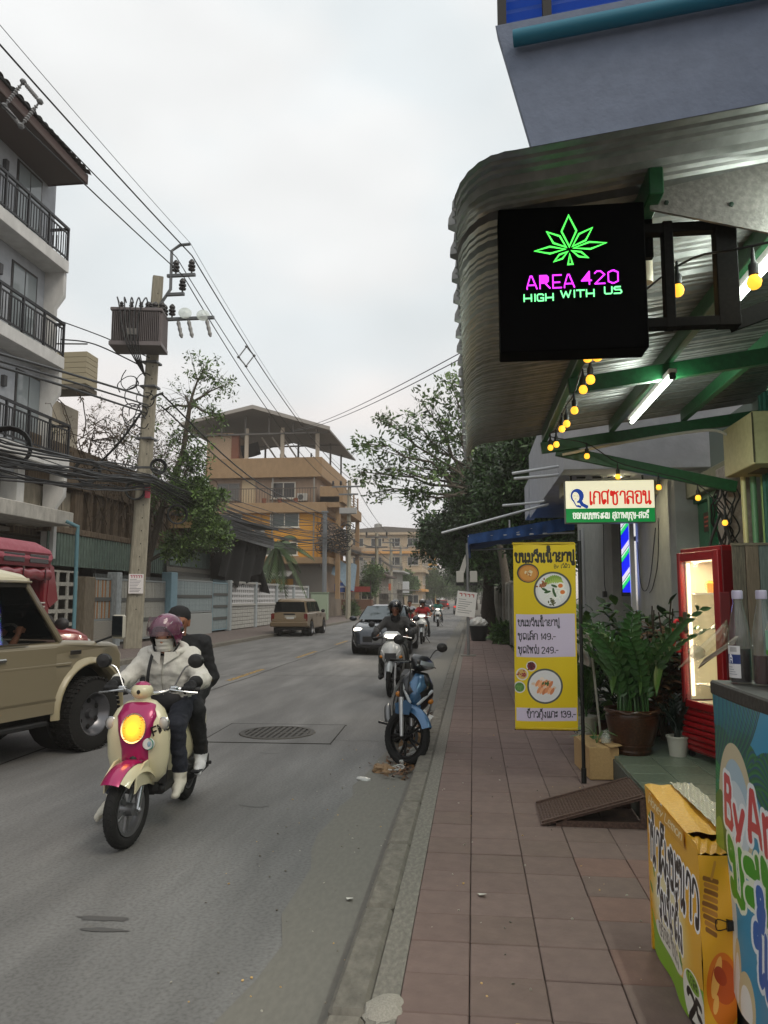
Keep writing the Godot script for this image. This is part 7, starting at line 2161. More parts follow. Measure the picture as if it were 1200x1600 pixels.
# ---------------------------------------------------------------- people: capsules joined by a smooth minimum, meshed as surface nets
func field(bones: Array,cell: float,surf: Dictionary,k := 70.0,wrinkle := 0.0) -> void:
	# bones: [from, to, radius, radius, tag, flatten?]
	var lo := Vector3.INF
	var hi := -Vector3.INF
	for b in bones:
		var r := maxf(b[2],b[3])+0.05
		lo = lo.min(b[0] - Vector3.ONE*r).min(b[1] - Vector3.ONE*r)
		hi = hi.max(b[0]+Vector3.ONE*r).max(b[1]+Vector3.ONE*r)
	var nx := int((hi.x - lo.x)/cell)+2
	var ny := int((hi.y - lo.y)/cell)+2
	var nz := int((hi.z - lo.z)/cell)+2
	var s := PackedFloat32Array()
	s.resize(nx*ny*nz)
	var best := PackedFloat32Array()
	best.resize(nx*ny*nz)
	best.fill(9.0)
	var tags := PackedByteArray()
	tags.resize(nx*ny*nz)
	var names := []
	for b in bones:
		if not names.has(b[4]): names.append(b[4])
	var nz3 := FastNoiseLite.new()
	nz3.frequency = 10.0
	nz3.fractal_octaves = 3
	nz3.seed = 4
	for b in bones:
		var a: Vector3 = b[0]
		var e: Vector3 = b[1]
		var ra: float = b[2]
		var rb: float = b[3]
		var ti := names.find(b[4])
		var fl: Vector3 = b[5] if b.size() > 5 else Vector3.ONE
		var m := maxf(ra,rb)+minf(0.05,4.0/k)
		var i0 := Vector3i(((a.min(e) - Vector3.ONE*m - lo)/cell).floor()).max(Vector3i.ZERO)
		var i1 := Vector3i(((a.max(e)+Vector3.ONE*m - lo)/cell).ceil()).min(Vector3i(nx - 1,ny - 1,nz - 1))
		var d := (e - a)*fl
		var dd := maxf(d.length_squared(),1e-9)
		for z in range(i0.z,i1.z+1):
			for y in range(i0.y,i1.y+1):
				var row := (z*ny+y)*nx
				for x in range(i0.x,i1.x+1):
					var p := (lo+Vector3(x,y,z)*cell - a)*fl
					var t := clampf(p.dot(d)/dd,0.0,1.0)
					var dist := (p - d*t).length() - lerpf(ra,rb,t)
					if dist < m:
						s[row+x] += exp(-k*dist)
						if dist < best[row+x]:
							best[row+x] = dist
							tags[row+x] = ti
	var val := PackedFloat32Array()
	val.resize(s.size())
	for i in s.size():
		val[i] = -log(s[i])/k if s[i] > 0.0 else 0.06
	if wrinkle > 0.0:
		for i in s.size():
			if absf(val[i]) < 0.05:
				var x := i % nx
				var y := (i/nx) % ny
				var z := i/(nx*ny)
				val[i] += wrinkle*nz3.get_noise_3d(lo.x+x*cell,(lo.y+y*cell)*1.6,lo.z+z*cell)
	var id := PackedInt32Array()
	id.resize(s.size())
	id.fill(-1)
	var vs := PackedVector3Array()
	var off := [0,1,nx,nx+1,nx*ny,nx*ny+1,nx*ny+nx,nx*ny+nx+1]
	var pos := []
	for c in 8: pos.append(Vector3(c & 1,(c >> 1) & 1,c >> 2))
	var edges := [[0,1],[2,3],[4,5],[6,7],[0,2],[1,3],[4,6],[5,7],[0,4],[1,5],[2,6],[3,7]]
	for z in nz - 1:
		for y in ny - 1:
			for x in nx - 1:
				var at := (z*ny+y)*nx+x
				var ins := 0
				for c in 8:
					if val[at+off[c]] < 0.0: ins += 1
				if ins == 0 or ins == 8: continue
				var p := Vector3.ZERO
				var n := 0
				for e in edges:
					var va := val[at+off[e[0]]]
					var vb := val[at+off[e[1]]]
					if (va < 0.0) != (vb < 0.0):
						p += pos[e[0]].lerp(pos[e[1]],va/(va - vb))
						n += 1
				id[at] = vs.size()
				vs.push_back(lo+(Vector3(x,y,z)+p/n)*cell)
	var nrm := PackedVector3Array()
	nrm.resize(vs.size())
	var tri := {}
	var step := [1,nx,nx*ny]
	for z in range(1,nz - 1):
		for y in range(1,ny - 1):
			for x in range(1,nx - 1):
				var at := (z*ny+y)*nx+x
				var va := val[at]
				for ax in 3:
					var vb := val[at+step[ax]]
					if (va < 0.0) == (vb < 0.0): continue
					var u: int = step[(ax+1) % 3]
					var w: int = step[(ax+2) % 3]
					var q := [id[at - u - w],id[at - w],id[at],id[at - u]]
					if q[0] < 0 or q[1] < 0 or q[2] < 0 or q[3] < 0: continue
					if va < 0.0: q.reverse()
					var tg: String = names[tags[at] if va < 0.0 else tags[at+step[ax]]]
					if not tri.has(tg): tri[tg] = PackedInt32Array()
					for o in [[0,1,2],[0,2,3]]:
						var i0: int = q[o[0]]
						var i1: int = q[o[1]]
						var i2: int = q[o[2]]
						tri[tg].append_array(PackedInt32Array([i0,i1,i2]))
						var f := (vs[i2] - vs[i0]).cross(vs[i1] - vs[i0])
						nrm[i0] += f
						nrm[i1] += f
						nrm[i2] += f
	for i in nrm.size(): nrm[i] = nrm[i].normalized()
	for tg in tri:
		if not surf.has(tg): surf[tg] = [PackedVector3Array(),PackedVector3Array()]
		for i in tri[tg]:
			surf[tg][0].push_back(vs[i])
			surf[tg][1].push_back(nrm[i])
func surf_mesh(surf: Dictionary,look: Dictionary) -> ArrayMesh:
	var am := ArrayMesh.new()
	for tg in surf:
		var arr := []
		arr.resize(Mesh.ARRAY_MAX)
		arr[Mesh.ARRAY_VERTEX] = surf[tg][0]
		arr[Mesh.ARRAY_NORMAL] = surf[tg][1]
		am.add_surface_from_arrays(Mesh.PRIMITIVE_TRIANGLES,arr)
		am.surface_set_material(am.get_surface_count() - 1,look[tg])
	return am
func grip_hand(wrist: Vector3,grip: Vector3,side: float,tag_name: String) -> Array:
	# a hand closed round a bar that runs along x at `grip`
	var b := []
	var palm := wrist.lerp(grip,0.72)+V(0,0.018,0)
	b.append([wrist,palm,0.026,0.034,tag_name])
	for i in 4:
		var x := side*(0.036 - i*0.024)
		var k := grip+V(x,0.026,0.004)
		b.append([palm+V(x*0.7,0.004,0),k+V(0,0.004,0),0.012,0.0105,tag_name])
		b.append([k,grip+V(x,0.008,-0.031),0.0105,0.0095,tag_name])
		b.append([grip+V(x,0.008,-0.031),grip+V(x,-0.022,-0.02+0.004*(i % 2)),0.0095,0.008,tag_name])
	b.append([palm+V(-side*0.03,-0.004,0),grip+V(-side*0.05,-0.012,0.022),0.0125,0.0105,tag_name])
	b.append([grip+V(-side*0.05,-0.012,0.022),grip+V(-side*0.034,-0.03,-0.002),0.0105,0.009,tag_name])
	return b
func shoe(ankle: Vector3,dirn: Vector3,tag_name: String,l := 0.2) -> Array:
	var d := dirn.normalized()
	var heel := ankle - V(0,0.065,0) - d*0.035
	return [[ankle,heel+d*0.03,0.038,0.036,tag_name],[heel,heel+d*l*0.55 - V(0,0.004,0),0.032,0.036,tag_name],[heel+d*l*0.5 - V(0,0.004,0),heel+d*l - V(0,0.008,0),0.036,0.026,tag_name]]
func head_bones(c: Vector3,look: Vector3,hair: bool) -> Array:
	# c: centre of the skull; look: facing direction
	var f := look.normalized()
	var s := V(0,1,0).cross(f).normalized()
	var u := f.cross(s).normalized()
	var b := [[c+u*0.02 - f*0.015,c+u*0.015+f*0.02,0.082,0.074,"skin"],[c - u*0.03+f*0.035,c - u*0.085+f*0.048,0.058,0.036,"skin"],[c - u*0.1+f*0.05,c - u*0.1+f*0.056,0.03,0.028,"skin"],
		[c+u*0.0+f*0.085,c - u*0.035+f*0.103,0.009,0.014,"skin"],[c - u*0.064+f*0.088 - s*0.018,c - u*0.064+f*0.088+s*0.018,0.0075,0.0075,"lips"],
		[c - f*0.01 - u*0.03,c - f*0.03 - u*0.13,0.06,0.052,"skin"]]
	for k in [-1,1]:
		b.append([c+f*0.076+s*k*0.031+u*0.004,c+f*0.077+s*k*0.033+u*0.004,0.0095,0.0095,"eye"])
		b.append([c+f*0.082+s*k*0.022+u*0.022,c+f*0.076+s*k*0.044+u*0.021,0.0055,0.0045,"hair"])
		b.append([c - f*0.005+s*k*0.078+u*0.012,c+f*0.002+s*k*0.079 - u*0.028,0.014,0.01,"skin"])
	if hair:
		b.append([c+u*0.034 - f*0.03,c+u*0.036+f*0.012,0.086,0.078,"hair"])
		b.append([c - u*0.02 - f*0.045,c - u*0.06 - f*0.045,0.07,0.05,"hair"])
	return b
func helmet(parent: Node3D,c: Vector3,look: Vector3,shell_m: Material,visor_m: Material,open_up: bool,lining := "141216") -> void:
	# an open-face helmet: a shell cut away in front, a visor, an edge trim and a strap
	var f := look.normalized()
	var s := V(0,1,0).cross(f).normalized()
	var u := f.cross(s).normalized()
	var bs := Basis(s,u,f)
	var m := M.new()
	var inner := M.new()
	var trim := []
	for pass_no in 2:
		var k := 1.0 if pass_no == 0 else 0.94
		var mm: M = m if pass_no == 0 else inner
		var g := func(a: float,e: float) -> Vector3:
			# a: angle from the back, e: elevation
			var front := smoothstep(0.52,0.95,absf(a)/PI)
			var low := lerpf(-0.95,0.36,front)
			var el := lerpf(low,PI/2,e)
			return c+bs*(V(sin(a)*cos(el)*0.128,0.028+sin(el)*0.138,-cos(a)*cos(el)*0.15)*k)
		for i in 40:
			for j in 12:
				var a0 := -PI+TAU*i/40.0
				var a1 := -PI+TAU*(i+1)/40.0
				var q := [g.call(a0,(j+1)/12.0),g.call(a1,(j+1)/12.0),g.call(a1,j/12.0),g.call(a0,j/12.0)]
				if pass_no == 0: mm.quad(q[1],q[0],q[3],q[2])
				else: mm.quad(q[0],q[1],q[2],q[3])
		if pass_no == 0:
			for i in 41: trim.append(g.call(-PI+TAU*i/40.0,0.0))
	var h := part("helmet",m,shell_m,parent,60)
	part("lining",inner,paint(lining,0.9),h,60)
	part("edge_trim",M.new().tube(trim,0.007,6,false),paint("101010",0.5),h)
	var tilt := 0.75 if open_up else 0.0
	var vz := M.new().sheet(func(p: float,q: float) -> Vector3:
		var a := lerpf(-1.35,1.35,p)
		var el := lerpf(0.85,-0.1 - tilt*0.1,q)
		return c+bs*V(-sin(a)*cos(el*0.6)*0.137,0.03+sin(el)*0.15+tilt*0.012,cos(a)*cos(el*0.7)*(0.165+tilt*0.035*(1.0+q))),24,8)
	part("visor",vz,visor_m,h,60)
	for k in [-1,1]: part("visor_pivot",M.new().ball(c+bs*V(k*0.128,0.045,0.02),V(0.016,0.022,0.022),10),paint("1a1a1a",0.4),h)
	part("chin_strap",M.new().tube(smooth([c+bs*V(-0.105,-0.06,0.01),c+bs*V(-0.07,-0.125,0.05),c+bs*V(0,-0.145,0.062),c+bs*V(0.07,-0.125,0.05),c+bs*V(0.105,-0.06,0.01)],4),0.008,5),paint("141414",0.7),h)
func rider(called: String,label: String,at: Transform3D,p: Dictionary) -> MeshInstance3D:
	# seated figure; joints in the vehicle's own axes (forward -z); p gives joints and cloth
	var sc: float = p.get("scale",1.0)
	var b := []
	var hip: Vector3 = p.hip
	var chest: Vector3 = p.chest
	var neck: Vector3 = p.neck
	var top: String = p.get("top","jacket")
	var puff: float = p.get("puff",1.0)
	var mid := hip.lerp(chest,0.5)
	b.append([hip+V(-0.06,0.02,0),hip+V(0.06,0.02,0),0.125,0.125,"trousers"])
	b.append([hip+V(-0.04,0.08,0),mid+V(-0.04,0,0),0.115*puff,0.12*puff,top])
	b.append([hip+V(0.04,0.08,0),mid+V(0.04,0,0),0.115*puff,0.12*puff,top])
	b.append([mid+V(-0.05,0,0),chest+V(-0.06,0,0),0.12*puff,0.115*puff,top])
	b.append([mid+V(0.05,0,0),chest+V(0.06,0,0),0.12*puff,0.115*puff,top])
	b.append([chest+V(-0.09,0.06,0.01),chest+V(0.09,0.06,0.01),0.08*puff,0.08*puff,top])
	b.append([chest+V(0,0.06,0.02),neck,0.085,0.055,top])
	for s in [-1,1]:
		var key := "r" if s > 0 else "l"
		var sh: Vector3 = chest+V(s*0.165*sc,0.075,0.01)
		var el: Vector3 = p[key+"_elbow"]
		var wr: Vector3 = p[key+"_wrist"]
		b.append([chest+V(s*0.09,0.07,0.01),sh,0.078*puff,0.068*puff,top])
		b.append([sh,el,0.067*puff,0.054*puff,top])
		if p.get("short",false):
			b[-1] = [sh,sh.lerp(el,0.55),0.066*puff,0.06*puff,top]
			b.append([sh.lerp(el,0.5),el,0.046,0.04,"skin"])
			b.append([el,wr,0.042,0.03,"skin"])
		else:
			b.append([el,el.lerp(wr,0.62),0.054*puff,0.047*puff,top])
			b.append([el.lerp(wr,0.6),wr,0.05,0.036,p.get("cuff",top)])
		var kn: Vector3 = p[key+"_knee"]
		var an: Vector3 = p[key+"_ankle"]
		b.append([hip+V(s*0.09,0,-0.02),kn,0.097,0.067,"trousers"])
		b.append([kn,an+V(0,0.05,0),0.066,0.054,"trousers"])
		b.append([an+V(0,0.07,0),an,0.04,0.036,"skin"])
		b.append_array(shoe(an,p.get(key+"_toe",V(0,-0.1,-1)),"shoe"))
	var surf := {}
	field(b,p.get("cell",0.013),surf,70.0,0.013)
	var hb := head_bones(p.head,p.get("look",V(0,0,-1)),p.get("hair",false))
	hb.append([neck - V(0,0.03,0),p.head - V(0,0.07,0),0.05,0.048,"skin"])
	field(hb,p.get("head_cell",0.0065),surf,160.0)
	for s in [-1,1]:
		var key := "r" if s > 0 else "l"
		if p.has(key+"_grip"): field(grip_hand(p[key+"_wrist"],p[key+"_grip"],s,p.get("hand","skin")),p.get("hand_cell",0.006),surf,220.0)
		else:
			var w: Vector3 = p[key+"_wrist"]
			var d: Vector3 = p.get(key+"_dir",V(0,-0.4,-1)).normalized()
			var side := d.cross(Vector3.UP).normalized()
			var hnd := [[w,w+d*0.06,0.026,0.034,p.get("hand","skin")]]
			for i in 4:
				var o := side*(i - 1.5)*0.02
				var k := w+d*0.09+o
				hnd.append([w+d*0.06+o*0.8,k,0.0115,0.0105,p.get("hand","skin")])
				hnd.append([k,k+d*0.025 - V(0,0.02+0.004*i,0),0.0105,0.009,p.get("hand","skin")])
				hnd.append([k+d*0.025 - V(0,0.02+0.004*i,0),k+d*0.03 - V(0,0.045,0),0.009,0.0075,p.get("hand","skin")])
			hnd.append([w+d*0.03 - side*0.03,w+d*0.07 - side*0.052 - V(0,0.01,0),0.0125,0.0095,p.get("hand","skin")])
			field(hnd,p.get("hand_cell",0.006),surf,220.0)
	var o := MeshInstance3D.new()
	o.mesh = surf_mesh(surf,p.cloth)
	o.name = numbered(called)
	add_child(o)
	o.transform = at
	tag(o,label,"person")
	return o
func cloth(hex: String,rough := 0.85) -> StandardMaterial3D:
	var c := Color.html(hex)
	return rough_mat([c.darkened(0.14).to_html(false),hex,c.lightened(0.08).to_html(false)],V(0.35,0.35,0.35),0.03,240,rough,0.04,0.0,false)
# ---------------------------------------------------------------- two-wheelers; forward is -z
func wheel(parent: Node3D,called: String,c: Vector3,r: float,w: float,rim_m: Material,style: int,turn := 0.0,disc := false) -> void:
	var xb := Transform3D(Basis.from_euler(V(0,turn,0))*Basis(V(0,-1,0),V(1,0,0),V(0,0,1)),c)
	# lathe axis y becomes the axle x
	var rub := rough_mat(["101011","19191a","222222"],V(0.3,0.3,0.3),0.04,250,0.85,0.05,0.0,false)
	var prof := []
	for i in 13:
		var a := TAU*i/12
		prof.append(Vector2(r - w*0.52+cos(a)*w*0.52,sin(a)*w*0.5))
	var t := part(called,M.new().lathe(prof,xb,36,false),rub,parent,50)
	var tread := M.new()
	for i in 40:
		var a := TAU*i/40
		for s in [-1,1]:
			tread.bar(xb*V(cos(a)*(r - 0.003),s*w*0.08,sin(a)*(r - 0.003)),xb*V(cos(a+0.06)*(r - w*0.16),s*w*0.33,sin(a+0.06)*(r - w*0.16)),0.01,0.006,xb.basis*V(cos(a),0,sin(a)))
	stuff(part("tread",tread,paint("0d0d0e",0.9),t,0.0))
	var ri := r - w*1.0
	part("rim",M.new().lathe([Vector2(ri - 0.012,-w*0.36),Vector2(ri+0.006,-w*0.4),Vector2(ri - 0.004,-w*0.2),Vector2(ri - 0.014,0),Vector2(ri - 0.004,w*0.2),Vector2(ri+0.006,w*0.4),Vector2(ri - 0.012,w*0.36),Vector2(ri - 0.022,0),Vector2(ri - 0.012,-w*0.36)],xb,32,false),rim_m,t,50)
	part("hub",M.new().lathe([Vector2(0.012,-0.06),Vector2(0.04,-0.055),Vector2(0.045,0.0),Vector2(0.04,0.055),Vector2(0.012,0.06)],xb,16),rim_m,t)
	if style == 0:
		for i in 30:
			var a := TAU*i/30
			part("spoke",M.new().tube([xb*V(cos(a+0.3)*0.035,0.03*(1 if i % 2 else -1),sin(a+0.3)*0.035),xb*V(cos(a)*(ri - 0.015),0,sin(a)*(ri - 0.015))],0.0018,3,false),paint("9a9a9a",0.3,0.8),t)
	else:
		for i in 5:
			var a := TAU*i/5
			for k in [-0.16,0.16]: part("spoke",M.new().bar(xb*V(cos(a)*0.03,0,sin(a)*0.03),xb*V(cos(a+k)*(ri - 0.012),0,sin(a+k)*(ri - 0.012)),0.022,0.02,xb.basis.y,0.004),rim_m,t,30)
	if disc: part("brake_disc",M.new().lathe([Vector2(0.07,-w*0.5 - 0.012),Vector2(0.105,-w*0.5 - 0.012),Vector2(0.105,-w*0.5 - 0.008),Vector2(0.07,-w*0.5 - 0.008),Vector2(0.07,-w*0.5 - 0.012)],xb,28,false),paint("7d7f82",0.3,0.8),t)
func fender(c: Vector3,r: float,w: float,a0: float,a1: float,turn: float,lo := 0.0,hi := 1.0) -> M:
	# a strip of a curved mudguard round the wheel; lo..hi is the share of its width
	var b := Basis.from_euler(V(0,turn,0))
	return M.new().sheet(func(u: float,v: float) -> Vector3:
		var a := lerpf(a0,a1,v)
		var s := lerpf(lo,hi,u)*2.0 - 1.0
		var rr := r - 0.07*pow(absf(s),2.4)
		return c+b*V(s*w,sin(a)*rr,-cos(a)*rr),12,18)
func loft(list: Array,n := 24,e := 2.6) -> M:
	# list: [centre, half width x, half depth z, lean]; rings stacked upwards
	var rs := []
	for q in list: rs.append(ring(q[0],V(0,0,q[2]),V(q[1],0,0),n,q[3] if q.size() > 3 else e))
	return M.new().rings(rs)
func mirror(parent: Node3D,foot: Vector3,head: Vector3,r: float,stalk: Material) -> void:
	part("mirror_stalk",M.new().tube(smooth([foot,foot.lerp(head,0.45)+V(0,0.05,0.02),head+V(0,-0.03,0)],4),0.006,6),stalk,parent)
	var m := part("mirror",M.new().lathe([Vector2(0.002,-0.02),Vector2(r*0.8,-0.014),Vector2(r,0.0),Vector2(r*0.97,0.008),Vector2(0.002,0.008)],Transform3D(Basis.from_euler(V(PI/2,0,0)),head),20,false,Vector2(1.15,1.0)),paint("1a1a1b",0.35),parent)
	part("mirror_glass",M.new().lathe([Vector2(0.001,0.009),Vector2(r*0.88,0.009)],Transform3D(Basis.from_euler(V(PI/2,0,0)),head),20,true,Vector2(1.15,1.0)),paint("6c7278",0.08,0.9),m)
func retro_scooter() -> void:
	var s := thing("retro_scooter","pink and cream retro scooter with round yellow headlight, ridden towards the camera","scooter",V(-2.36,0,-5.74),PI+0.06)
	var pink := paint("a01058",0.28,0.25,0.8)
	var cream := paint("c9c2a2",0.35,0.0,0.6)
	var black := paint("151516",0.55)
	var chrome := paint("b5b7b9",0.2,0.9)
	var fw := V(0,0.25,-0.64)
	wheel(s,"front_wheel",fw,0.25,0.085,paint("77787a",0.35,0.7),1,-0.16)
	wheel(s,"rear_wheel",V(0,0.25,0.62),0.25,0.095,paint("5a5a5c",0.4,0.6),1)
	# mudguard: pink crown, cream cheeks
	part("front_mudguard",fender(fw,0.318,0.11,0.72,2.5,-0.16,0.2,0.8),pink,s,60)
	for k in [[0.0,0.2,1],[0.8,1.0,-1]]: part("mudguard_cheek",fender(fw,0.314,0.11,0.8,2.4,-0.16,k[0],k[1]),cream,s,60)
	for k in [-1,1]:
		part("cheek_panel",M.new().prism(poly("-0.02,0.22 0.12,0.23 0.19,0.14 0.2,0.02 0.08,0.06 -0.08,0.08 -0.17,0.05 -0.16,0.15"),Transform3D(Basis(V(0,0,1),V(0,1,0),V(-1,0,0)),fw+V(k*0.104+0.006,0.075,0.06)),0.012,0.003),cream,s)
		part("fork_leg",M.new().tube([fw+V(k*0.075,0.0,0.0),fw+V(k*0.075,0.26,0.09)],[0.018,0.022],10),chrome,s)
		part("axle_nut",M.new().ball(fw+V(k*0.085,0,0),V(0.018,0.02,0.02),8),chrome,s)
	part("steering_column",M.new().tube([fw+V(0,0.3,0.1),V(0,0.99,-0.36)],0.035,10),black,s)
	# apron
	part("leg_shield",loft([[V(0,0.38,-0.42),0.13,0.03],[V(0,0.44,-0.44),0.19,0.055],[V(0,0.56,-0.455),0.215,0.075],[V(0,0.70,-0.465),0.22,0.085],[V(0,0.80,-0.46),0.205,0.085],[V(0,0.88,-0.44),0.165,0.07],[V(0,0.93,-0.42),0.10,0.05],[V(0,0.945,-0.41),0.05,0.03]],32),cream,s,60)
	var lens := glow("ffb63c",0.5)
	part("centre_panel",loft([[V(0,0.43,-0.475),0.07,0.03],[V(0,0.5,-0.49),0.1,0.055],[V(0,0.62,-0.50),0.1,0.075],[V(0,0.74,-0.51),0.125,0.075],[V(0,0.84,-0.495),0.14,0.07],[V(0,0.91,-0.455),0.115,0.05],[V(0,0.935,-0.43),0.07,0.03]],32),pink,s,60)
	var hb := Transform3D(Basis.from_euler(V(-PI/2+0.22,0,0)),V(0,0.765,-0.572))
	var hl := part("headlight",M.new().lathe([Vector2(0.001,0.036),Vector2(0.035,0.033),Vector2(0.062,0.022),Vector2(0.078,0.004)],hb,28,false,Vector2(1.0,1.18)),lens,s,60)
	part("headlight_ring",M.new().lathe([Vector2(0.076,-0.01),Vector2(0.088,0.0),Vector2(0.086,0.012),Vector2(0.077,0.008)],hb,28,false,Vector2(1.0,1.18)),chrome,hl)
	for i in 9: part("lens_rib",M.new().bar(hb*V(-0.06,0.026 - absf(i - 4)*0.004,-0.072+i*0.018),hb*V(0.06,0.026 - absf(i - 4)*0.004,-0.072+i*0.018),0.003,0.006),paint("d98f10",0.3),hl,0.0)
	var ol := OmniLight3D.new()
	ol.name = "headlight_lamp"
	ol.light_color = Color.html("ffc040")
	ol.light_energy = 0.015
	ol.light_size = 0.06
	ol.omni_range = 6.0
	ol.omni_attenuation = 2.0
	ol.shadow_enabled = true
	add_child(ol)
	ol.position = s.transform*V(0,0.765,-0.64)
	for k in [-1,1]:
		part("turn_signal",M.new().ball(V(k*0.185,0.79,-0.505),V(0.034,0.04,0.03),14),paint("a9a5a0",0.12),s)
		part("signal_ring",M.new().tube(range(17).map(func(i): return V(k*0.187+cos(TAU*i/16)*0.035,0.79+sin(TAU*i/16)*0.041,-0.507+k*0.0)),0.005,5,false),chrome,s)
	for i in 3: part("grille_slot",M.new().ball(V(-0.055+i*0.055,0.545,-0.565),V(0.02,0.014,0.01),10),paint("5e0a34",0.5),s)
	# decals on the cream panel (its left side, right in the photograph)
	var rd := part("round_badge",M.new().lathe([Vector2(0.001,0.005),Vector2(0.036,0.004),Vector2(0.04,0.0)],Transform3D(Basis.from_euler(V(-PI/2,0.3,0)),V(-0.105,0.66,-0.56)),20,false),paint("c9ced0",0.3),s)
	part("badge_ring",M.new().tube(range(21).map(func(i): return V(-0.105+cos(TAU*i/20)*0.037*0.95,0.66+sin(TAU*i/20)*0.037,-0.562+cos(TAU*i/20)*0.011)),0.004,5,false),paint("2f7a6a",0.4),rd)
	part("badge_bird",M.new().ball(V(-0.105,0.66,-0.563),V(0.016,0.02,0.006),8),paint("7f9db5",0.4),rd)
	var dc := M.new()
	var db := Transform3D(Basis.from_euler(V(0,PI+0.62,0.32)),V(-0.135,0.715,-0.552))
	ribbon(dc,"Fino",db,0.055,0.011,0.12,0.003)
	part("script_lettering",dc,paint("1b1416",0.4),s,0.0)
	# handlebar pod, bars, levers, mirrors
	part("meter_pod",M.new().ball(V(0,1.0,-0.43),V(0.078,0.058,0.075),18),cream,s)
	part("pod_cap",M.new().ball(V(0,1.024,-0.425),V(0.06,0.045,0.06),16),pink,s)
	part("pod_emblem",M.new().ball(V(0,1.0,-0.503),V(0.014,0.016,0.005),10),black,s)
	part("pod_neck",loft([[V(0,0.92,-0.42),0.07,0.04],[V(0,0.97,-0.42),0.05,0.035]]),cream,s)
	part("handlebar",M.new().tube(smooth(pts3("-0.34,0.99,-0.24 -0.2,1.0,-0.3 -0.08,0.98,-0.38 0.08,0.98,-0.38 0.2,1.0,-0.3 0.34,0.99,-0.24"),4),0.013,8),chrome,s)
	for k in [-1,1]:
		part("grip",M.new().tube([V(k*0.23,0.997,-0.285),V(k*0.355,0.99,-0.235)],0.018,10),black,s)
		part("brake_lever",M.new().tube(smooth([V(k*0.17,1.0,-0.34),V(k*0.25,0.99,-0.35),V(k*0.36,0.975,-0.31)],3),[0.009,0.009,0.008,0.008,0.007,0.007,0.009],6),chrome,s)
		part("switch_box",M.new().box(V(k*0.19,1.0,-0.31),V(0.06,0.045,0.05),Transform3D.IDENTITY,0.01),chrome,s)
		mirror(s,V(k*0.19,1.02,-0.3),V(k*0.34,1.2,-0.3),0.052,chrome)
	# floor, body, seat, engine
	part("inner_shield",loft([[V(0,0.36,-0.36),0.17,0.03],[V(0,0.62,-0.37),0.19,0.04],[V(0,0.9,-0.37),0.1,0.04]]),black,s)
	part("floorboard",M.new().box(V(0,0.315,-0.12),V(0.32,0.07,0.52),Transform3D.IDENTITY,0.02),black,s)
	part("front_valance",M.new().box(V(0,0.34,-0.36),V(0.24,0.12,0.1),Transform3D.IDENTITY,0.03),black,s)
	part("body",M.new().rings([ring(V(0,0.46,0.08),V(0.12,0,0),V(0,0.14,0),24,2.6),ring(V(0,0.52,0.2),V(0.15,0,0),V(0,0.2,0),24,2.6),ring(V(0,0.57,0.45),V(0.165,0,0),V(0,0.19,0),24,2.6),ring(V(0,0.63,0.75),V(0.13,0,0),V(0,0.13,0),24,2.4),ring(V(0,0.68,0.95),V(0.06,0,0),V(0,0.06,0),24,2.2)]),cream,s,60)
	part("seat",M.new().rings([ring(V(0,0.73,0.0),V(0.06,0,0),V(0,0.02,0),20,2.4),ring(V(0,0.745,0.1),V(0.12,0,0),V(0,0.045,0),20,2.4),ring(V(0,0.75,0.4),V(0.145,0,0),V(0,0.055,0),20,2.4),ring(V(0,0.78,0.75),V(0.12,0,0),V(0,0.055,0),20,2.4),ring(V(0,0.79,0.86),V(0.05,0,0),V(0,0.03,0),20,2.2)]),paint("1b1a1b",0.6),s,60)
	part("engine_case",M.new().box(V(-0.1,0.3,0.5),V(0.14,0.18,0.5),Transform3D.IDENTITY,0.04),black,s)
	part("exhaust",M.new().tube(smooth(pts3("0.1,0.24,0.2 0.14,0.22,0.4 0.17,0.27,0.85"),4),[0.02,0.02,0.025,0.03,0.045,0.05,0.05,0.05,0.045],10),paint("2d2d2e",0.4,0.4),s)
	part("rear_mudguard",fender(V(0,0.25,0.62),0.31,0.08,0.6,2.9,0.0),black,s,60)
	for k in [-1,1]: part("foot_peg",M.new().tube([V(k*0.12,0.34,0.42),V(k*0.27,0.34,0.42)],0.014,8),black,s)
	part("tail_light",M.new().ball(V(0,0.68,0.97),V(0.05,0.035,0.02),10),paint("7a1010",0.25),s)
	# rider and passenger
	var tr := s.transform
	var skin := paint("a8765a",0.6)
	var look := {"skin": skin,"lips": paint("8a5046",0.5),"eye": paint("1a1412",0.2),"hair": paint("14110f",0.6),"jacket": cloth("cfccc2"),"trousers": cloth("1b1f2e"),"shoe": paint("c4c0b2",0.6),"glove": cloth("131316")}
	var p := {"hip": V(0,0.83,0.26),"chest": V(0,1.12,0.12),"neck": V(0,1.25,0.08),"head": V(0.0,1.365,0.05),"look": V(0.03,-0.1,-1),"puff": 1.1,"cell": 0.012,
		"l_elbow": V(-0.3,1.03,0.02),"r_elbow": V(0.3,1.02,0.02),"l_wrist": V(-0.29,1.03,-0.19),"r_wrist": V(0.3,1.03,-0.19),"l_grip": V(-0.29,0.995,-0.262),"r_grip": V(0.29,0.995,-0.262),
		"l_knee": V(-0.17,0.72,-0.18),"r_knee": V(0.15,0.74,-0.18),"l_ankle": V(-0.19,0.38,-0.12),"r_ankle": V(0.36,0.19,0.02),"l_toe": V(-0.12,-0.35,-1),"r_toe": V(0.5,-0.55,-1),"cuff": "glove","hand": "glove","cloth": look,"hair": true}
	var a := rider("person","person in a cream jacket, white mask and open pink helmet steering the pink scooter",tr,p)
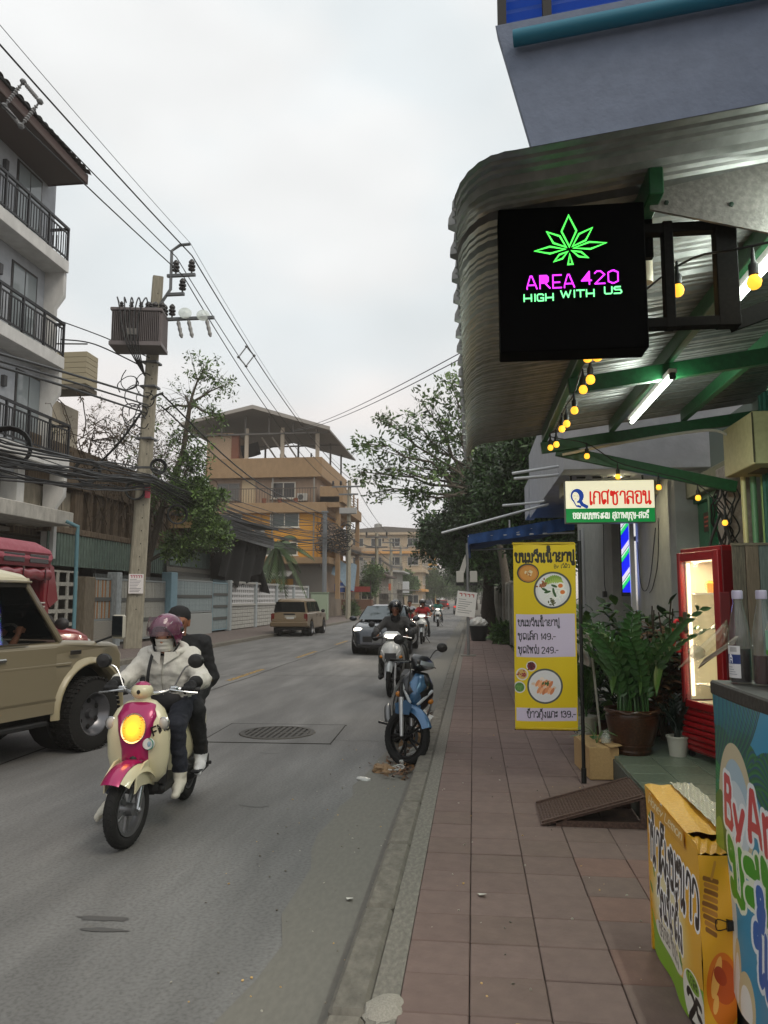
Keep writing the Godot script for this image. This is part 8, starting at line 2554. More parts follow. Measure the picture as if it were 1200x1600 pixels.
	# loose jacket skirt, hood, sleeves' black covers, strap, mask
	part("hood",M.new().tube(smooth(pts3("-0.09,1.24,0.0 -0.13,1.25,0.1 -0.08,1.27,0.18 0.0,1.27,0.2 0.08,1.27,0.18 0.13,1.25,0.1 0.09,1.24,0.0"),4),[0.012,0.02,0.028,0.032,0.036,0.04,0.042,0.044,0.046,0.047,0.048,0.048,0.048,0.048,0.048,0.047,0.046,0.044,0.042,0.04,0.036,0.032,0.028,0.02,0.012],10),look.jacket,a,60)
	for k in [-1,1]: part("collar",M.new().sheet(func(u: float,v: float) -> Vector3: return V(k*lerpf(0.015,0.12,u),lerpf(1.245,1.15+0.07*u,v),lerpf(-0.02,0.02,u) - 0.012 - 0.012*v*(1.0 - u)),6,5),look.jacket,a,60)
	part("zip",M.new().tube(smooth(pts3("0.0,1.16,-0.015 0.0,1.05,-0.035 0.0,0.92,0.02"),5),0.0035,4),paint("8d897e",0.5),a)
	part("bag_strap",M.new().sheet(func(u: float,v: float) -> Vector3: return V(lerpf(0.075,0.1,v)+u*0.026,lerpf(1.235,0.88,v),0.01 - 0.055*sin(PI*minf(v*1.1,1.0)) - 0.008),2,16),paint("121214",0.7),a,60)
	part("shoulder_bag",M.new().ball(V(0.0,0.86,0.08),V(0.13,0.09,0.06),14),paint("17171b",0.7),a)
	part("face_mask",M.new().sheet(func(u: float,v: float) -> Vector3:
		var t := lerpf(-1.15,1.15,u)
		return V(0.002,1.365,0.05)+Basis.from_euler(V(-0.1,0,0))*V(sin(t)*(0.084 - 0.016*v),lerpf(-0.012,-0.108,v),-cos(t)*(0.124 - 0.014*v+0.004*sin(v*18.0))+0.006),18,12),paint("c8c4ba",0.8),a,60)
	helmet(a,V(0,1.37,0.05),V(0.03,-0.08,-1),paint("6e2a4c",0.25,0.1,0.7),glass("6d5360",0.42,0.06),true)
	var p2 := {"hip": V(0,0.88,0.6),"chest": V(-0.03,1.2,0.52),"neck": V(-0.01,1.33,0.49),"head": V(-0.015,1.455,0.45),"look": V(-0.2,-0.12,-1),"puff": 1.0,"cell": 0.013,
		"l_elbow": V(-0.27,1.0,0.55),"r_elbow": V(0.25,1.0,0.5),"l_wrist": V(-0.2,0.83,0.36),"r_wrist": V(0.19,0.83,0.36),"l_dir": V(0.1,-0.5,-1),"r_dir": V(-0.1,-0.5,-1),
		"l_knee": V(-0.25,0.78,0.2),"r_knee": V(0.24,0.78,0.2),"l_ankle": V(-0.25,0.42,0.36),"r_ankle": V(0.25,0.42,0.36),"l_toe": V(-0.15,-0.25,-1),"r_toe": V(0.15,-0.25,-1),"cloth": {"skin": paint("8a5a42",0.6),"lips": paint("74443a",0.5),"eye": paint("17110f",0.2),"hair": paint("15120f",0.6),"jacket": cloth("17191d"),"trousers": cloth("15171b"),"shoe": paint("cfd0d2",0.6)}}
	var b := rider("person","person in a black jacket and black knit cap riding pillion on the pink scooter",tr*xf(V(0.05,0,0)),p2)
	part("knit_cap",M.new().lathe([Vector2(0.093,-0.005),Vector2(0.097,0.02),Vector2(0.094,0.06),Vector2(0.07,0.098),Vector2(0.03,0.115),Vector2(0.001,0.118)],Transform3D(Basis.from_euler(V(0.05,0,0)),V(-0.012,1.475,0.462)),20,false,Vector2(0.95,1.08)),cloth("0f1012"),b,60)
	for k in [-1,1]: part("shoe_sole",M.new().box(V(k*0.262,0.318,0.29),V(0.075,0.024,0.26),Transform3D.IDENTITY,0.01),paint("16181c",0.7),b)
	for k in [-1,1]: part("collar",M.new().sheet(func(u: float,v: float) -> Vector3: return V(-0.04+k*lerpf(0.02,0.09,u),lerpf(1.345,1.28,v),lerpf(0.415,0.44,u) - 0.02*v),4,4),cloth("17191d"),b,60)
func moped(called: String,label: String,c: Dictionary) -> Node3D:
	# underbone moped at the origin of its own axes, front wheel turned by c.turn
	var s := thing(called,label,"motorcycle")
	var black := paint("141415",0.5)
	var chrome := paint("aeb0b2",0.22,0.9)
	var main: Material = c.main
	var second: Material = c.second
	var tn: float = c.turn
	var fw := V(0,0.285,-0.61)
	wheel(s,"front_wheel",fw,0.285,0.075,c.rim,c.style,tn,true)
	wheel(s,"rear_wheel",V(0,0.285,0.62),0.285,0.085,c.rim,c.style)
	var st := Basis.from_euler(V(0,tn,0))
	part("front_mudguard",fender(fw,0.318,0.06,0.55,2.3,tn),c.fender,s,60)
	for k in [-1,1]:
		part("mudguard_side",M.new().prism(poly("-0.06,0.0 0.1,-0.03 0.15,0.06 0.02,0.13 -0.07,0.1"),Transform3D(st*Basis(V(0,0,1),V(0,1,0),V(-1,0,0)),fw+st*V(k*0.072+0.004,0.22,0.03)),0.008,0.002),c.fender,s)
		part("fork_leg",M.new().tube([fw+st*V(k*0.08,0.0,0.0),fw+st*V(k*0.08,0.36,0.12)],[0.02,0.026],10),paint("c3c4c6",0.3,0.5),s)
		part("fork_stay",M.new().tube([fw+st*V(k*0.08,0.34,0.115),fw+st*V(k*0.07,0.5,0.17)],0.018,8),black,s)
	part("brake_caliper",M.new().box(fw+st*V(-0.072,0.05,0.075),V(0.04,0.09,0.06),Transform3D.IDENTITY,0.012),black,s)
	part("steering_column",M.new().tube([fw+st*V(0,0.38,0.13),V(0,1.0,-0.36)],0.035,10),black,s)
	# front cowl: V-shaped nose with winged shield
	part("front_cowl",M.new().rings([ring(V(0,0.50,-0.40),V(0,0,0.06),V(0.09,0,0),24,2.2),ring(V(0,0.60,-0.46),V(0,0,0.075),V(0.15,0,0),24,2.1),ring(V(0,0.72,-0.49),V(0,0,0.08),V(0.185,0,0),24,2.0),ring(V(0,0.82,-0.46),V(0,0,0.075),V(0.165,0,0),24,2.1),ring(V(0,0.92,-0.41),V(0,0,0.05),V(0.09,0,0),24,2.2)]),second,s,60)
	part("nose_panel",M.new().rings([ring(V(0,0.56,-0.50),V(0,0,0.02),V(0.03,0,0),20,2.0),ring(V(0,0.66,-0.535),V(0,0,0.045),V(0.065,0,0),20,1.8),ring(V(0,0.80,-0.515),V(0,0,0.05),V(0.1,0,0),20,1.8),ring(V(0,0.90,-0.44),V(0,0,0.04),V(0.07,0,0),20,2.0)]),main,s,40)
	for k in [-1,1]:
		part("position_lamp",M.new().bar(V(k*0.035,0.60,-0.565),V(k*0.165,0.775,-0.52),0.03,0.028,V(0,0,-1),0.008),c.lamp,s)
		part("turn_signal",M.new().ball(V(k*0.165,0.66,-0.495),V(0.035,0.03,0.03),12),paint("c27a2a",0.2),s)
		part("wing",M.new().sheet(func(u: float,v: float) -> Vector3: return V(k*(lerpf(0.14,0.2,sin(PI*v))+0.012*u),lerpf(0.84,0.34,v),lerpf(-0.44,-0.26,u)+0.1*v*v),6,10),second,s,60)
		part("wing_inner",M.new().sheet(func(u: float,v: float) -> Vector3: return V(k*(lerpf(0.135,0.195,sin(PI*v))+0.012*u - 0.006),lerpf(0.84,0.34,v),lerpf(-0.44,-0.26,u)+0.1*v*v),6,10),black,s,60)
	# handlebar cowl with headlight
	var hc := V(0,1.0,-0.4)
	part("handlebar_cowl",M.new().rings([ring(hc+st*V(0,-0.07,0.03),st*V(0,0,0.05),st*V(0.08,0,0),20,2.4),ring(hc+st*V(0,-0.02,-0.02),st*V(0,0,0.085),st*V(0.15,0,0),20,2.4),ring(hc+st*V(0,0.04,0.0),st*V(0,0,0.085),st*V(0.155,0,0),20,2.2),ring(hc+st*V(0,0.085,0.03),st*V(0,0,0.05),st*V(0.1,0,0),20,2.2)]),c.cowl,s,60)
	var hl := part("headlight",M.new().rings([ring(hc+st*V(0,-0.03,-0.085),st*V(0,0,0.018),st*V(0.06,0,0),18,2.0),ring(hc+st*V(0,0.0,-0.085),st*V(0,0,0.03),st*V(0.115,0,0),18,2.0),ring(hc+st*V(0,0.04,-0.07),st*V(0,0,0.026),st*V(0.1,0,0),18,2.0)]),c.head,s,50)
	part("handlebar",M.new().tube([hc+st*V(-0.34,-0.02,0.13),hc+st*V(-0.14,0.0,0.04),hc+st*V(0.14,0.0,0.04),hc+st*V(0.34,-0.02,0.13)],0.012,8),black,s)
	for k in [-1,1]:
		part("grip",M.new().tube([hc+st*V(k*0.21,-0.008,0.075),hc+st*V(k*0.345,-0.02,0.132)],0.017,10),black,s)
		part("lever",M.new().tube([hc+st*V(k*0.18,0.0,0.02),hc+st*V(k*0.34,-0.03,0.07)],0.007,6),chrome,s)
		mirror(s,hc+st*V(k*0.16,0.02,0.05),hc+st*V(k*0.36,0.2,0.06),0.05,black)
	# frame, seat, tail, engine
	part("spine",M.new().tube([V(0,0.78,-0.34),V(0,0.5,-0.08),V(0,0.52,0.2)],0.06,10),second,s)
	part("side_cover",M.new().rings([ring(V(0,0.56,0.1),V(0.08,0,0),V(0,0.1,0),20,2.4),ring(V(0,0.62,0.4),V(0.13,0,0),V(0,0.11,0),20,2.4),ring(V(0,0.7,0.75),V(0.1,0,0),V(0,0.08,0),20,2.4),ring(V(0,0.76,0.98),V(0.04,0,0),V(0,0.04,0),20,2.2)]),second,s,60)
	part("seat",M.new().rings([ring(V(0,0.7,0.02),V(0.06,0,0),V(0,0.02,0),18,2.4),ring(V(0,0.73,0.15),V(0.12,0,0),V(0,0.04,0),18,2.4),ring(V(0,0.75,0.45),V(0.13,0,0),V(0,0.045,0),18,2.4),ring(V(0,0.79,0.8),V(0.09,0,0),V(0,0.04,0),18,2.4)]),paint("161617",0.6),s,60)
	part("engine",M.new().box(V(0,0.33,0.05),V(0.2,0.2,0.32),Transform3D.IDENTITY,0.04),paint("3a3b3c",0.5,0.3),s)
	part("exhaust",M.new().tube(smooth(pts3("0.06,0.3,-0.1 0.1,0.22,0.1 0.15,0.25,0.4 0.16,0.34,0.95"),4),[0.018,0.018,0.018,0.018,0.02,0.022,0.026,0.035,0.042,0.045,0.045,0.045,0.03],10),paint("4a4b4c",0.35,0.6),s)
	for k in [-1,1]: part("foot_peg",M.new().box(V(k*0.2,0.27,0.02),V(0.16,0.025,0.06),Transform3D.IDENTITY,0.008),black,s)
	part("swing_arm",M.new().box(V(-0.09,0.3,0.4),V(0.03,0.05,0.5),Transform3D.IDENTITY,0.01),black,s)
	for k in [-1,1]: part("rear_shock",M.new().tube([V(k*0.1,0.32,0.6),V(k*0.1,0.62,0.5)],0.025,8),chrome,s)
	part("rear_mudguard",fender(V(0,0.285,0.62),0.34,0.07,0.4,2.6,PI),black,s,60)
	part("tail_light",M.new().ball(V(0,0.73,0.98),V(0.06,0.03,0.03),10),paint("8a1212",0.25),s)
	part("side_stand",M.new().tube([V(-0.1,0.26,0.05),V(-0.26,0.01,0.12)],0.012,6),black,s)
	part("brake_hose",M.new().tube(smooth([hc+st*V(0.15,0.0,0.0),hc+st*V(0.17,-0.3,-0.05),fw+st*V(-0.1,0.3,0.05),fw+st*V(-0.08,0.08,0.07)],4),0.006,5),black,s)
	if c.get("plate",false): part("front_plate",M.new().box(V(0,0.66,-0.575),V(0.2,0.13,0.012),Transform3D.IDENTITY,0.004),paint("2c2e30",0.5),s)
	if c.get("basket",false): part("basket",M.new().box(V(0,0.82,-0.6),V(0.3,0.16,0.18),Transform3D.IDENTITY,0.02),paint("2a2b2c",0.7),s)
	return s
# ---------------------------------------------------------------- cars; forward is -z, side outlines have x forward and y up
func arch(cx: float,cy: float,r: float,n := 9,a0 := 0.0,a1 := PI) -> String:
	var s := ""
	for i in n+1:
		var a := lerpf(a0,a1,float(i)/n)
		s += "%f,%f " % [cx+cos(a)*r,cy+sin(a)*r]
	return s
func car_wheel(parent: Node3D,c: Vector3,r: float,w: float,rim: Material,spokes: int,side: int,knobs := false) -> void:
	var xb := Transform3D(Basis(V(0,-1,0),V(1,0,0),V(0,0,1)),c)
	var rub := rough_mat(["121212","1c1c1c","2a2825"],V(0.4,0.4,0.4),0.04,260,0.9,0.05,0.0,false)
	var ri := r*0.58
	var t := part("wheel",M.new().lathe([Vector2(ri,-w/2),Vector2(r*0.9,-w/2),Vector2(r*0.985,-w*0.42),Vector2(r,-w*0.2),Vector2(r,w*0.2),Vector2(r*0.985,w*0.42),Vector2(r*0.9,w/2),Vector2(ri,w/2),Vector2(ri - 0.02,w*0.3),Vector2(ri - 0.02,-w*0.3),Vector2(ri,-w/2)],xb,36,false),rub,parent,40)
	if knobs:
		var kn := M.new()
		for i in 46:
			var a := TAU*i/46
			for q in [-0.42,-0.16,0.16,0.42]:
				kn.box(V(0,0,0),V(0.02,w*0.2,0.034),xb*Transform3D(Basis(V(0,1,0),-a+(0.03 if q > 0 else 0.0)),V(cos(a)*r,q*w,sin(a)*r)))
		stuff(part("tread",kn,rub,t,0.0))
	var f := side*w*0.5
	part("rim",M.new().lathe([Vector2(0.01,f*0.25),Vector2(ri*0.4,f*0.3),Vector2(ri*0.72,f*0.22),Vector2(ri*0.86,f*0.5),Vector2(ri*0.98,f*0.98),Vector2(ri*1.03,f*1.02)],xb,28,false),rim,t,40)
	part("hub_cap",M.new().lathe([Vector2(0.001,f*0.7),Vector2(ri*0.2,f*0.66),Vector2(ri*0.24,f*0.3)],xb,16,false),rim,t)
	for i in spokes:
		var a := TAU*i/spokes
		part("rim_hole",M.new().ball(xb*V(cos(a)*ri*0.62,f*0.28,sin(a)*ri*0.62),V(0.012,ri*0.13,ri*0.13),10),paint("0b0b0b",0.9),t)
func quad_part(called: String,q: Array,m: Material,parent: Node,thick := 0.012,inward := V(-1,0,0)) -> MeshInstance3D:
	# a thin pane through points (clockwise from outside)
	var mm := M.new()
	var n := q.size()
	var c := Vector3.ZERO
	for v in q: c += v/n
	for i in n:
		var j := (i+1) % n
		mm.tri(c,q[i],q[j])
		mm.tri(c+inward*thick,q[j]+inward*thick,q[i]+inward*thick)
		mm.quad(q[i],q[i]+inward*thick,q[j]+inward*thick,q[j])
	return part(called,mm,m,parent,0.0)
func off_roader() -> void:
	var th := deg_to_rad(-14.0)
	var c := thing("off_roader","tan boxy off road car with cream roof at the left edge of the road","car",V(-5.33,0,-7.12),th)
	var tan_m := paint("857b64",0.34,0.1,0.6)
	var cream := paint("c9c2a6",0.4,0.0,0.4)
	var dark := paint("151515",0.7)
	var chrome := paint("a9a9a6",0.25,0.9)
	var half := func(q: Vector2) -> float: return 0.80 - 0.05*smoothstep(1.2,1.95,q.x) - 0.03*smoothstep(-1.6,-2.0,q.x) - 0.05*smoothstep(0.95,1.2,q.y)
	var body := "-2.0,0.62 -2.02,0.95 -2.0,1.17 0.90,1.19 1.0,1.205 1.35,1.185 1.78,1.15 1.9,1.11 1.94,1.0 1.94,0.62 1.86,0.55 "+arch(1.36,0.45,0.47)+"0.84,0.45 -0.84,0.45 "+arch(-1.36,0.45,0.47)+"-1.86,0.55"
	part("body",M.new().shell(poly(body),half,0.055,4,4),tan_m,c,35)
	# flares
	for z in [-1.36,1.36]:
		for s in [-1,1]:
			part("wheel_flare",M.new().sheet(func(u: float,v: float) -> Vector3:
				var a := lerpf(-0.12,PI+0.12,v)
				var r := 0.47+0.085*u
				var x := 0.79+0.06*sin(PI*pow(u,0.6)) - 0.01*u
				return V(s*x,0.45+sin(a)*r,z - cos(a)*r*s),6,20),paint("9e9375",0.4,0.0,0.3),c,60)
			part("wheel_well",M.new().lathe([Vector2(0.46,-0.24),Vector2(0.46,0.02)],Transform3D(Basis(V(0,-1,0),V(1,0,0),V(0,0,1)),V(s*0.6,0.45,z)),24,true),dark,c)
			car_wheel(c,V(s*0.75,0.39,z),0.39,0.26,paint("77777a",0.3,0.8),6,s,true)
	part("chassis",M.new().box(V(0,0.42,0),V(1.2,0.16,3.6)),dark,c)
	for s in [-1,1]:
		part("side_step",M.new().box(V(s*0.76,0.37,0),V(0.1,0.05,1.5),Transform3D.IDENTITY,0.01),dark,c)
		part("body_crease",M.new().box(V(s*0.805,0.955,0.35),V(0.014,0.03,2.8),Transform3D.IDENTITY,0.006),tan_m,c)
		part("body_crease",M.new().box(V(s*0.803,0.60,0.0),V(0.014,0.04,1.7),Transform3D.IDENTITY,0.006),tan_m,c)
		part("sill_line",M.new().box(V(s*0.755,1.192,0.75),V(0.03,0.012,2.5),Transform3D.IDENTITY,0.004),paint("3a3226",0.7),c)
		var dr := part("door",M.new().box(V(s*0.806,0.80,-0.38),V(0.008,0.68,0.9),Transform3D.IDENTITY,0.003),tan_m,c)
		part("handle",M.new().box(V(s*0.822,1.05,-0.08),V(0.03,0.035,0.17),Transform3D.IDENTITY,0.01),chrome,dr)
		part("badge_plate",M.new().box(V(s*0.795,1.07,-1.12),V(0.012,0.045,0.16),Transform3D.IDENTITY,0.004),paint("2a2622",0.4),c)
	# cabin: pillars, roof, glass
	var bl := 1.19
	for s in [-1,1]:
		part("windscreen_pillar",M.new().bar(V(s*0.715,bl,-0.96),V(s*0.66,1.80,-0.5),0.055,0.075,V(1,0,0),0.012),tan_m,c)
		part("door_pillar",M.new().bar(V(s*0.735,bl,0.1),V(s*0.675,1.80,0.1),0.06,0.05,V(1,0,0),0.01),tan_m,c)
		part("rear_pillar",M.new().bar(V(s*0.735,bl,1.85),V(s*0.675,1.80,1.82),0.08,0.16,V(1,0,0),0.01),tan_m,c)
		part("window_frame",M.new().bar(V(s*0.67,1.785,-0.5),V(s*0.67,1.785,1.9),0.05,0.05,Vector3.UP,0.008),paint("2c2822",0.6),c)
		part("gutter",M.new().bar(V(s*0.705,1.815,-0.54),V(s*0.705,1.815,1.95),0.035,0.022,Vector3.UP,0.006),tan_m,c)
		var k: float = 0.004*s
		quad_part("door_glass",[V(s*0.728+k,bl,-0.9),V(s*0.678+k,1.77,-0.48),V(s*0.678+k,1.77,0.08),V(s*0.728+k,bl,0.08)] if s > 0 else [V(s*0.728,bl,0.08),V(s*0.678,1.77,0.08),V(s*0.678,1.77,-0.48),V(s*0.728,bl,-0.9)],glass("0c0f10",0.3,0.02),c,0.006,V(-s,0,0))
		quad_part("rear_side_glass",[V(s*0.728,bl,0.13),V(s*0.678,1.77,0.13),V(s*0.678,1.77,1.75),V(s*0.728,bl,1.78)] if s > 0 else [V(s*0.728,bl,1.78),V(s*0.678,1.77,1.75),V(s*0.678,1.77,0.13),V(s*0.728,bl,0.13)],glass("0c0f10",0.75,0.02),c,0.006,V(-s,0,0))
	quad_part("windscreen",[V(-0.66,1.79,-0.47),V(0.66,1.79,-0.47),V(0.7,bl+0.02,-0.93),V(-0.7,bl+0.02,-0.93)].map(func(v): return V(-v.x,v.y,v.z)),paint("20282b",0.04),c,0.012,V(0,0,1))
	quad_part("tailgate_glass",[V(-0.66,1.77,1.9),V(0.66,1.77,1.9),V(0.7,bl,1.95),V(-0.7,bl,1.95)],glass("0c0f10",0.75,0.02),c,0.006,V(0,0,-1))
	part("roof",M.new().shell(poly("-1.98,1.805 -1.99,1.85 -1.88,1.90 -1.0,1.955 0.22,1.945 0.46,1.90 0.55,1.83 0.52,1.805"),func(q: Vector2) -> float: return 0.715 - 0.10*smoothstep(1.84,1.96,q.y),0.05,5,6),cream,c,50)
	part("dash",M.new().box(V(0,1.13,-0.74),V(1.3,0.14,0.3),Transform3D.IDENTITY,0.03),dark,c)
	part("seat",M.new().box(V(0.36,1.2,-0.1),V(0.5,0.72,0.14),Transform3D(Basis.from_euler(V(0.0,0,0)),Vector3.ZERO),0.05),paint("1f1e1d",0.9),c)
	var sw := []
	for i in 25: sw.append(Transform3D(Basis.from_euler(V(-0.5,0,0)),V(0.36,1.22,-0.54))*V(cos(TAU*i/24)*0.185,sin(TAU*i/24)*0.185,0))
	part("steering_wheel",M.new().tube(sw,0.014,6,false),paint("6a6a66",0.5),c)
	# wing mirror on its bracket, front and rear fittings
	part("mirror_arm",M.new().tube(smooth([V(0.70,1.15,-1.5),V(0.8,1.19,-1.56),V(0.93,1.24,-1.6)],3),0.013,6),dark,c)
	var mi := part("wing_mirror",M.new().box(V(0.96,1.33,-1.6),V(0.17,0.27,0.06),Transform3D.IDENTITY,0.02),paint("b4b0a2",0.4),c)
	part("mirror_glass",M.new().box(V(0.96,1.335,-1.567),V(0.145,0.235,0.006),Transform3D.IDENTITY,0.002),paint("7c8286",0.05,0.95),mi)
	part("front_bumper",M.new().box(V(0,0.6,-1.98),V(1.6,0.16,0.12),Transform3D.IDENTITY,0.02),dark,c)
	part("rear_bumper",M.new().box(V(0,0.6,2.04),V(1.56,0.16,0.12),Transform3D.IDENTITY,0.02),dark,c)
	for s in [-1,1]: part("headlight",M.new().ball(V(s*0.58,0.95,-1.93),V(0.1,0.1,0.03),14),paint("c9ccca",0.1),c)
	part("grille",M.new().box(V(0,0.95,-1.945),V(0.9,0.22,0.02)),dark,c)
	for s in [-1,1]: part("tail_light",M.new().box(V(s*0.66,0.86,2.01),V(0.14,0.2,0.03),Transform3D.IDENTITY,0.01),paint("7a1212",0.25),c)
	# the driver
	var look := {"skin": paint("9a6b52",0.6),"lips": paint("80463a",0.5),"eye": paint("17110f",0.2),"hair": paint("15120f",0.6),"jacket": cloth("8f959c"),"trousers": cloth("22252b"),"shoe": paint("1a1a1a",0.6)}
	rider("person","person in a grey shirt driving the tan off road car, hand on the wheel",c.transform*xf(V(0,0,-0.52)),{"hip": V(0.36,0.86,0.32),"chest": V(0.36,1.2,0.3),"neck": V(0.36,1.36,0.27),"head": V(0.36,1.49,0.23),"cell": 0.018,"head_cell": 0.009,"hair": true,"short": true,
		"l_elbow": V(0.12,1.1,0.1),"r_elbow": V(0.6,1.12,0.12),"l_wrist": V(0.2,1.24,-0.1),"r_wrist": V(0.52,1.27,-0.06),"l_grip": V(0.21,1.29,-0.14),"r_grip": V(0.5,1.32,-0.1),"l_knee": V(0.2,0.92,-0.16),"r_knee": V(0.52,0.92,-0.16),"l_ankle": V(0.24,0.6,-0.36),"r_ankle": V(0.48,0.6,-0.36),"cloth": look})
func songthaew() -> void:
	var c := thing("songthaew","red passenger pickup truck with roofed rear bench body parked at the far kerb","truck",V(-7.62,0,-10.7))
	var red := paint("7a1422",0.35,0.1,0.6)
	var bright := paint("9a1220",0.3,0.1,0.8)
	var deep := paint("5d0f1b",0.45)
	var roofm := rough_mat(["8a2f3c","964350","a35a64"],V(1.2,1.2,1.2),0.02,270,0.5)
	var dark := paint("0e0e0f",0.6)
	var pale := paint("b7b2aa",0.5)
	var half := func(q: Vector2) -> float: return 0.85 - 0.09*smoothstep(2.0,2.65,q.x)
	part("cab",M.new().shell(poly("-0.1,0.45 -0.1,1.18 1.3,1.20 2.0,1.13 2.5,1.02 2.66,0.86 2.68,0.5 2.5,0.42 "+arch(1.9,0.4,0.4)+"1.45,0.36 0.2,0.36"),half,0.09,4,4),bright,c,35)
	part("cab_roof",M.new().rings([ring(V(0,1.18,-0.72),V(0,0,0.74),V(0.80,0,0),28,5.0),ring(V(0,1.55,-0.5),V(0,0,0.46),V(0.70,0,0),28,5.0),ring(V(0,1.6,-0.48),V(0,0,0.4),V(0.64,0,0),28,5.0)]),dark,c,40)
	for s in [-1,1]:
		part("windscreen_pillar",M.new().bar(V(s*0.80,1.18,-1.42),V(s*0.70,1.58,-0.93),0.05,0.06,V(1,0,0),0.01),paint("4a4644",0.5),c)
		var dr := part("door",M.new().box(V(s*0.855,0.82,-0.62),V(0.008,0.6,1.1),Transform3D.IDENTITY,0.003),bright,c)
		part("handle",M.new().box(V(s*0.868,0.98,-0.2),V(0.02,0.04,0.14),Transform3D.IDENTITY,0.008),dark,dr)
		part("door_mirror",M.new().ball(V(s*0.98,1.24,-1.22),V(0.12,0.1,0.08),14),paint("2d2c2c",0.5),c)
		part("headlight",M.new().ball(V(s*0.62,0.86,-2.62),V(0.16,0.09,0.07),14),paint("b9bcbc",0.1),c)
		car_wheel(c,V(s*0.78,0.34,-1.9),0.34,0.2,paint("77787a",0.35,0.7),5,s)
		car_wheel(c,V(s*0.78,0.34,0.95),0.34,0.2,paint("77787a",0.35,0.7),5,s)
		part("wheel_well",M.new().lathe([Vector2(0.4,-0.2),Vector2(0.4,0.05)],Transform3D(Basis(V(0,-1,0),V(1,0,0),V(0,0,1)),V(s*0.68,0.4,-1.9)),20,true),dark,c)
	quad_part("door_glass",[V(0.815,1.2,-1.25),V(0.72,1.53,-0.86),V(0.72,1.53,-0.12),V(0.815,1.2,-0.12)],glass("20282a",0.7,0.03),c,0.006,V(-1,0,0))
	quad_part("windscreen",[V(0.68,1.56,-0.96),V(-0.68,1.56,-0.96),V(-0.76,1.2,-1.43),V(0.76,1.2,-1.43)],glass("20282a",0.5,0.03),c,0.006,V(0,0,1))
	part("bonnet_scoop",M.new().box(V(0,1.12,-1.9),V(0.6,0.03,0.5),Transform3D.IDENTITY,0.012),bright,c)
	# passenger body
	part("bed",M.new().box(V(0,0.78,1.05),V(1.72,0.62,2.7),Transform3D.IDENTITY,0.02),red,c)
	part("side_board",M.new().box(V(0,1.25,0.75),V(1.76,0.42,3.3),Transform3D.IDENTITY,0.015),deep,c)
	part("front_wall",M.new().box(V(0,1.75,-0.88),V(1.72,1.1,0.06),Transform3D.IDENTITY,0.01),red,c)
	part("roof",M.new().shell(poly("-2.45,2.32 -2.5,2.42 -2.35,2.5 -0.5,2.56 0.8,2.54 1.02,2.44 1.06,2.3 1.0,2.2 -2.45,2.2"),func(q: Vector2) -> float: return 0.90 - 0.16*smoothstep(2.35,2.56,q.y),0.07,4,4),roofm,c,50)
	for s in [-1,1]:
		part("roof_rail",M.new().box(V(s*0.875,2.25,0.75),V(0.03,0.22,3.4)),deep,c)
		for i in 5: part("strip_pane",M.new().box(V(s*0.893,2.26,-0.62+i*0.66),V(0.012,0.13,0.52),Transform3D.IDENTITY,0.004),paint("171414",0.12),c)
		part("canvas_roll",M.new().sheet(func(u: float,v: float) -> Vector3:
			var a := lerpf(-0.6,PI+0.5,v)
			return V(s*(0.86+0.065*sin(a)),2.02+0.09*cos(a)+0.012*sin(u*19.0*PI),lerpf(-0.95,2.4,u if s > 0 else 1.0 - u)),44,12),red,c,60)
		for i in 6: part("canvas_strap",M.new().box(V(s*0.93,2.0,-0.75+i*0.6),V(0.012,0.22,0.03),Transform3D.IDENTITY,0.004),paint("3d0a13",0.7),c)
		for z in [-0.9,2.35]: part("corner_post",M.new().box(V(s*0.84,1.75,z),V(0.08,0.95,0.16 if z < 0 else 0.08),Transform3D.IDENTITY,0.01),red,c)
		for z in [-0.3,0.5,1.4]: part("grab_post",M.new().tube([V(s*0.84,1.45,z),V(s*0.84,2.15,z)],0.016,6),pale,c)
		for y in [1.52,1.58]: part("hand_rail",M.new().tube([V(s*0.88,y,-0.85),V(s*0.88,y,2.35)],0.014,6),pale,c)
		part("bench",M.new().box(V(s*0.6,1.3,0.8),V(0.4,0.08,3.0)),paint("3a1016",0.7),c)
		part("front_flap",M.new().prism(poly("0.95,2.2 1.06,2.15 1.22,1.62 0.98,1.5 0.9,1.62"),Transform3D(Basis(V(0,0,-1),V(0,1,0),V(1,0,0)),V(s*0.86+0.03,0,0)),0.06),red,c)
	part("inner_dark",M.new().box(V(-0.80,1.75,0.75),V(0.03,0.7,3.1)),paint("5d4c4e",0.9),c)
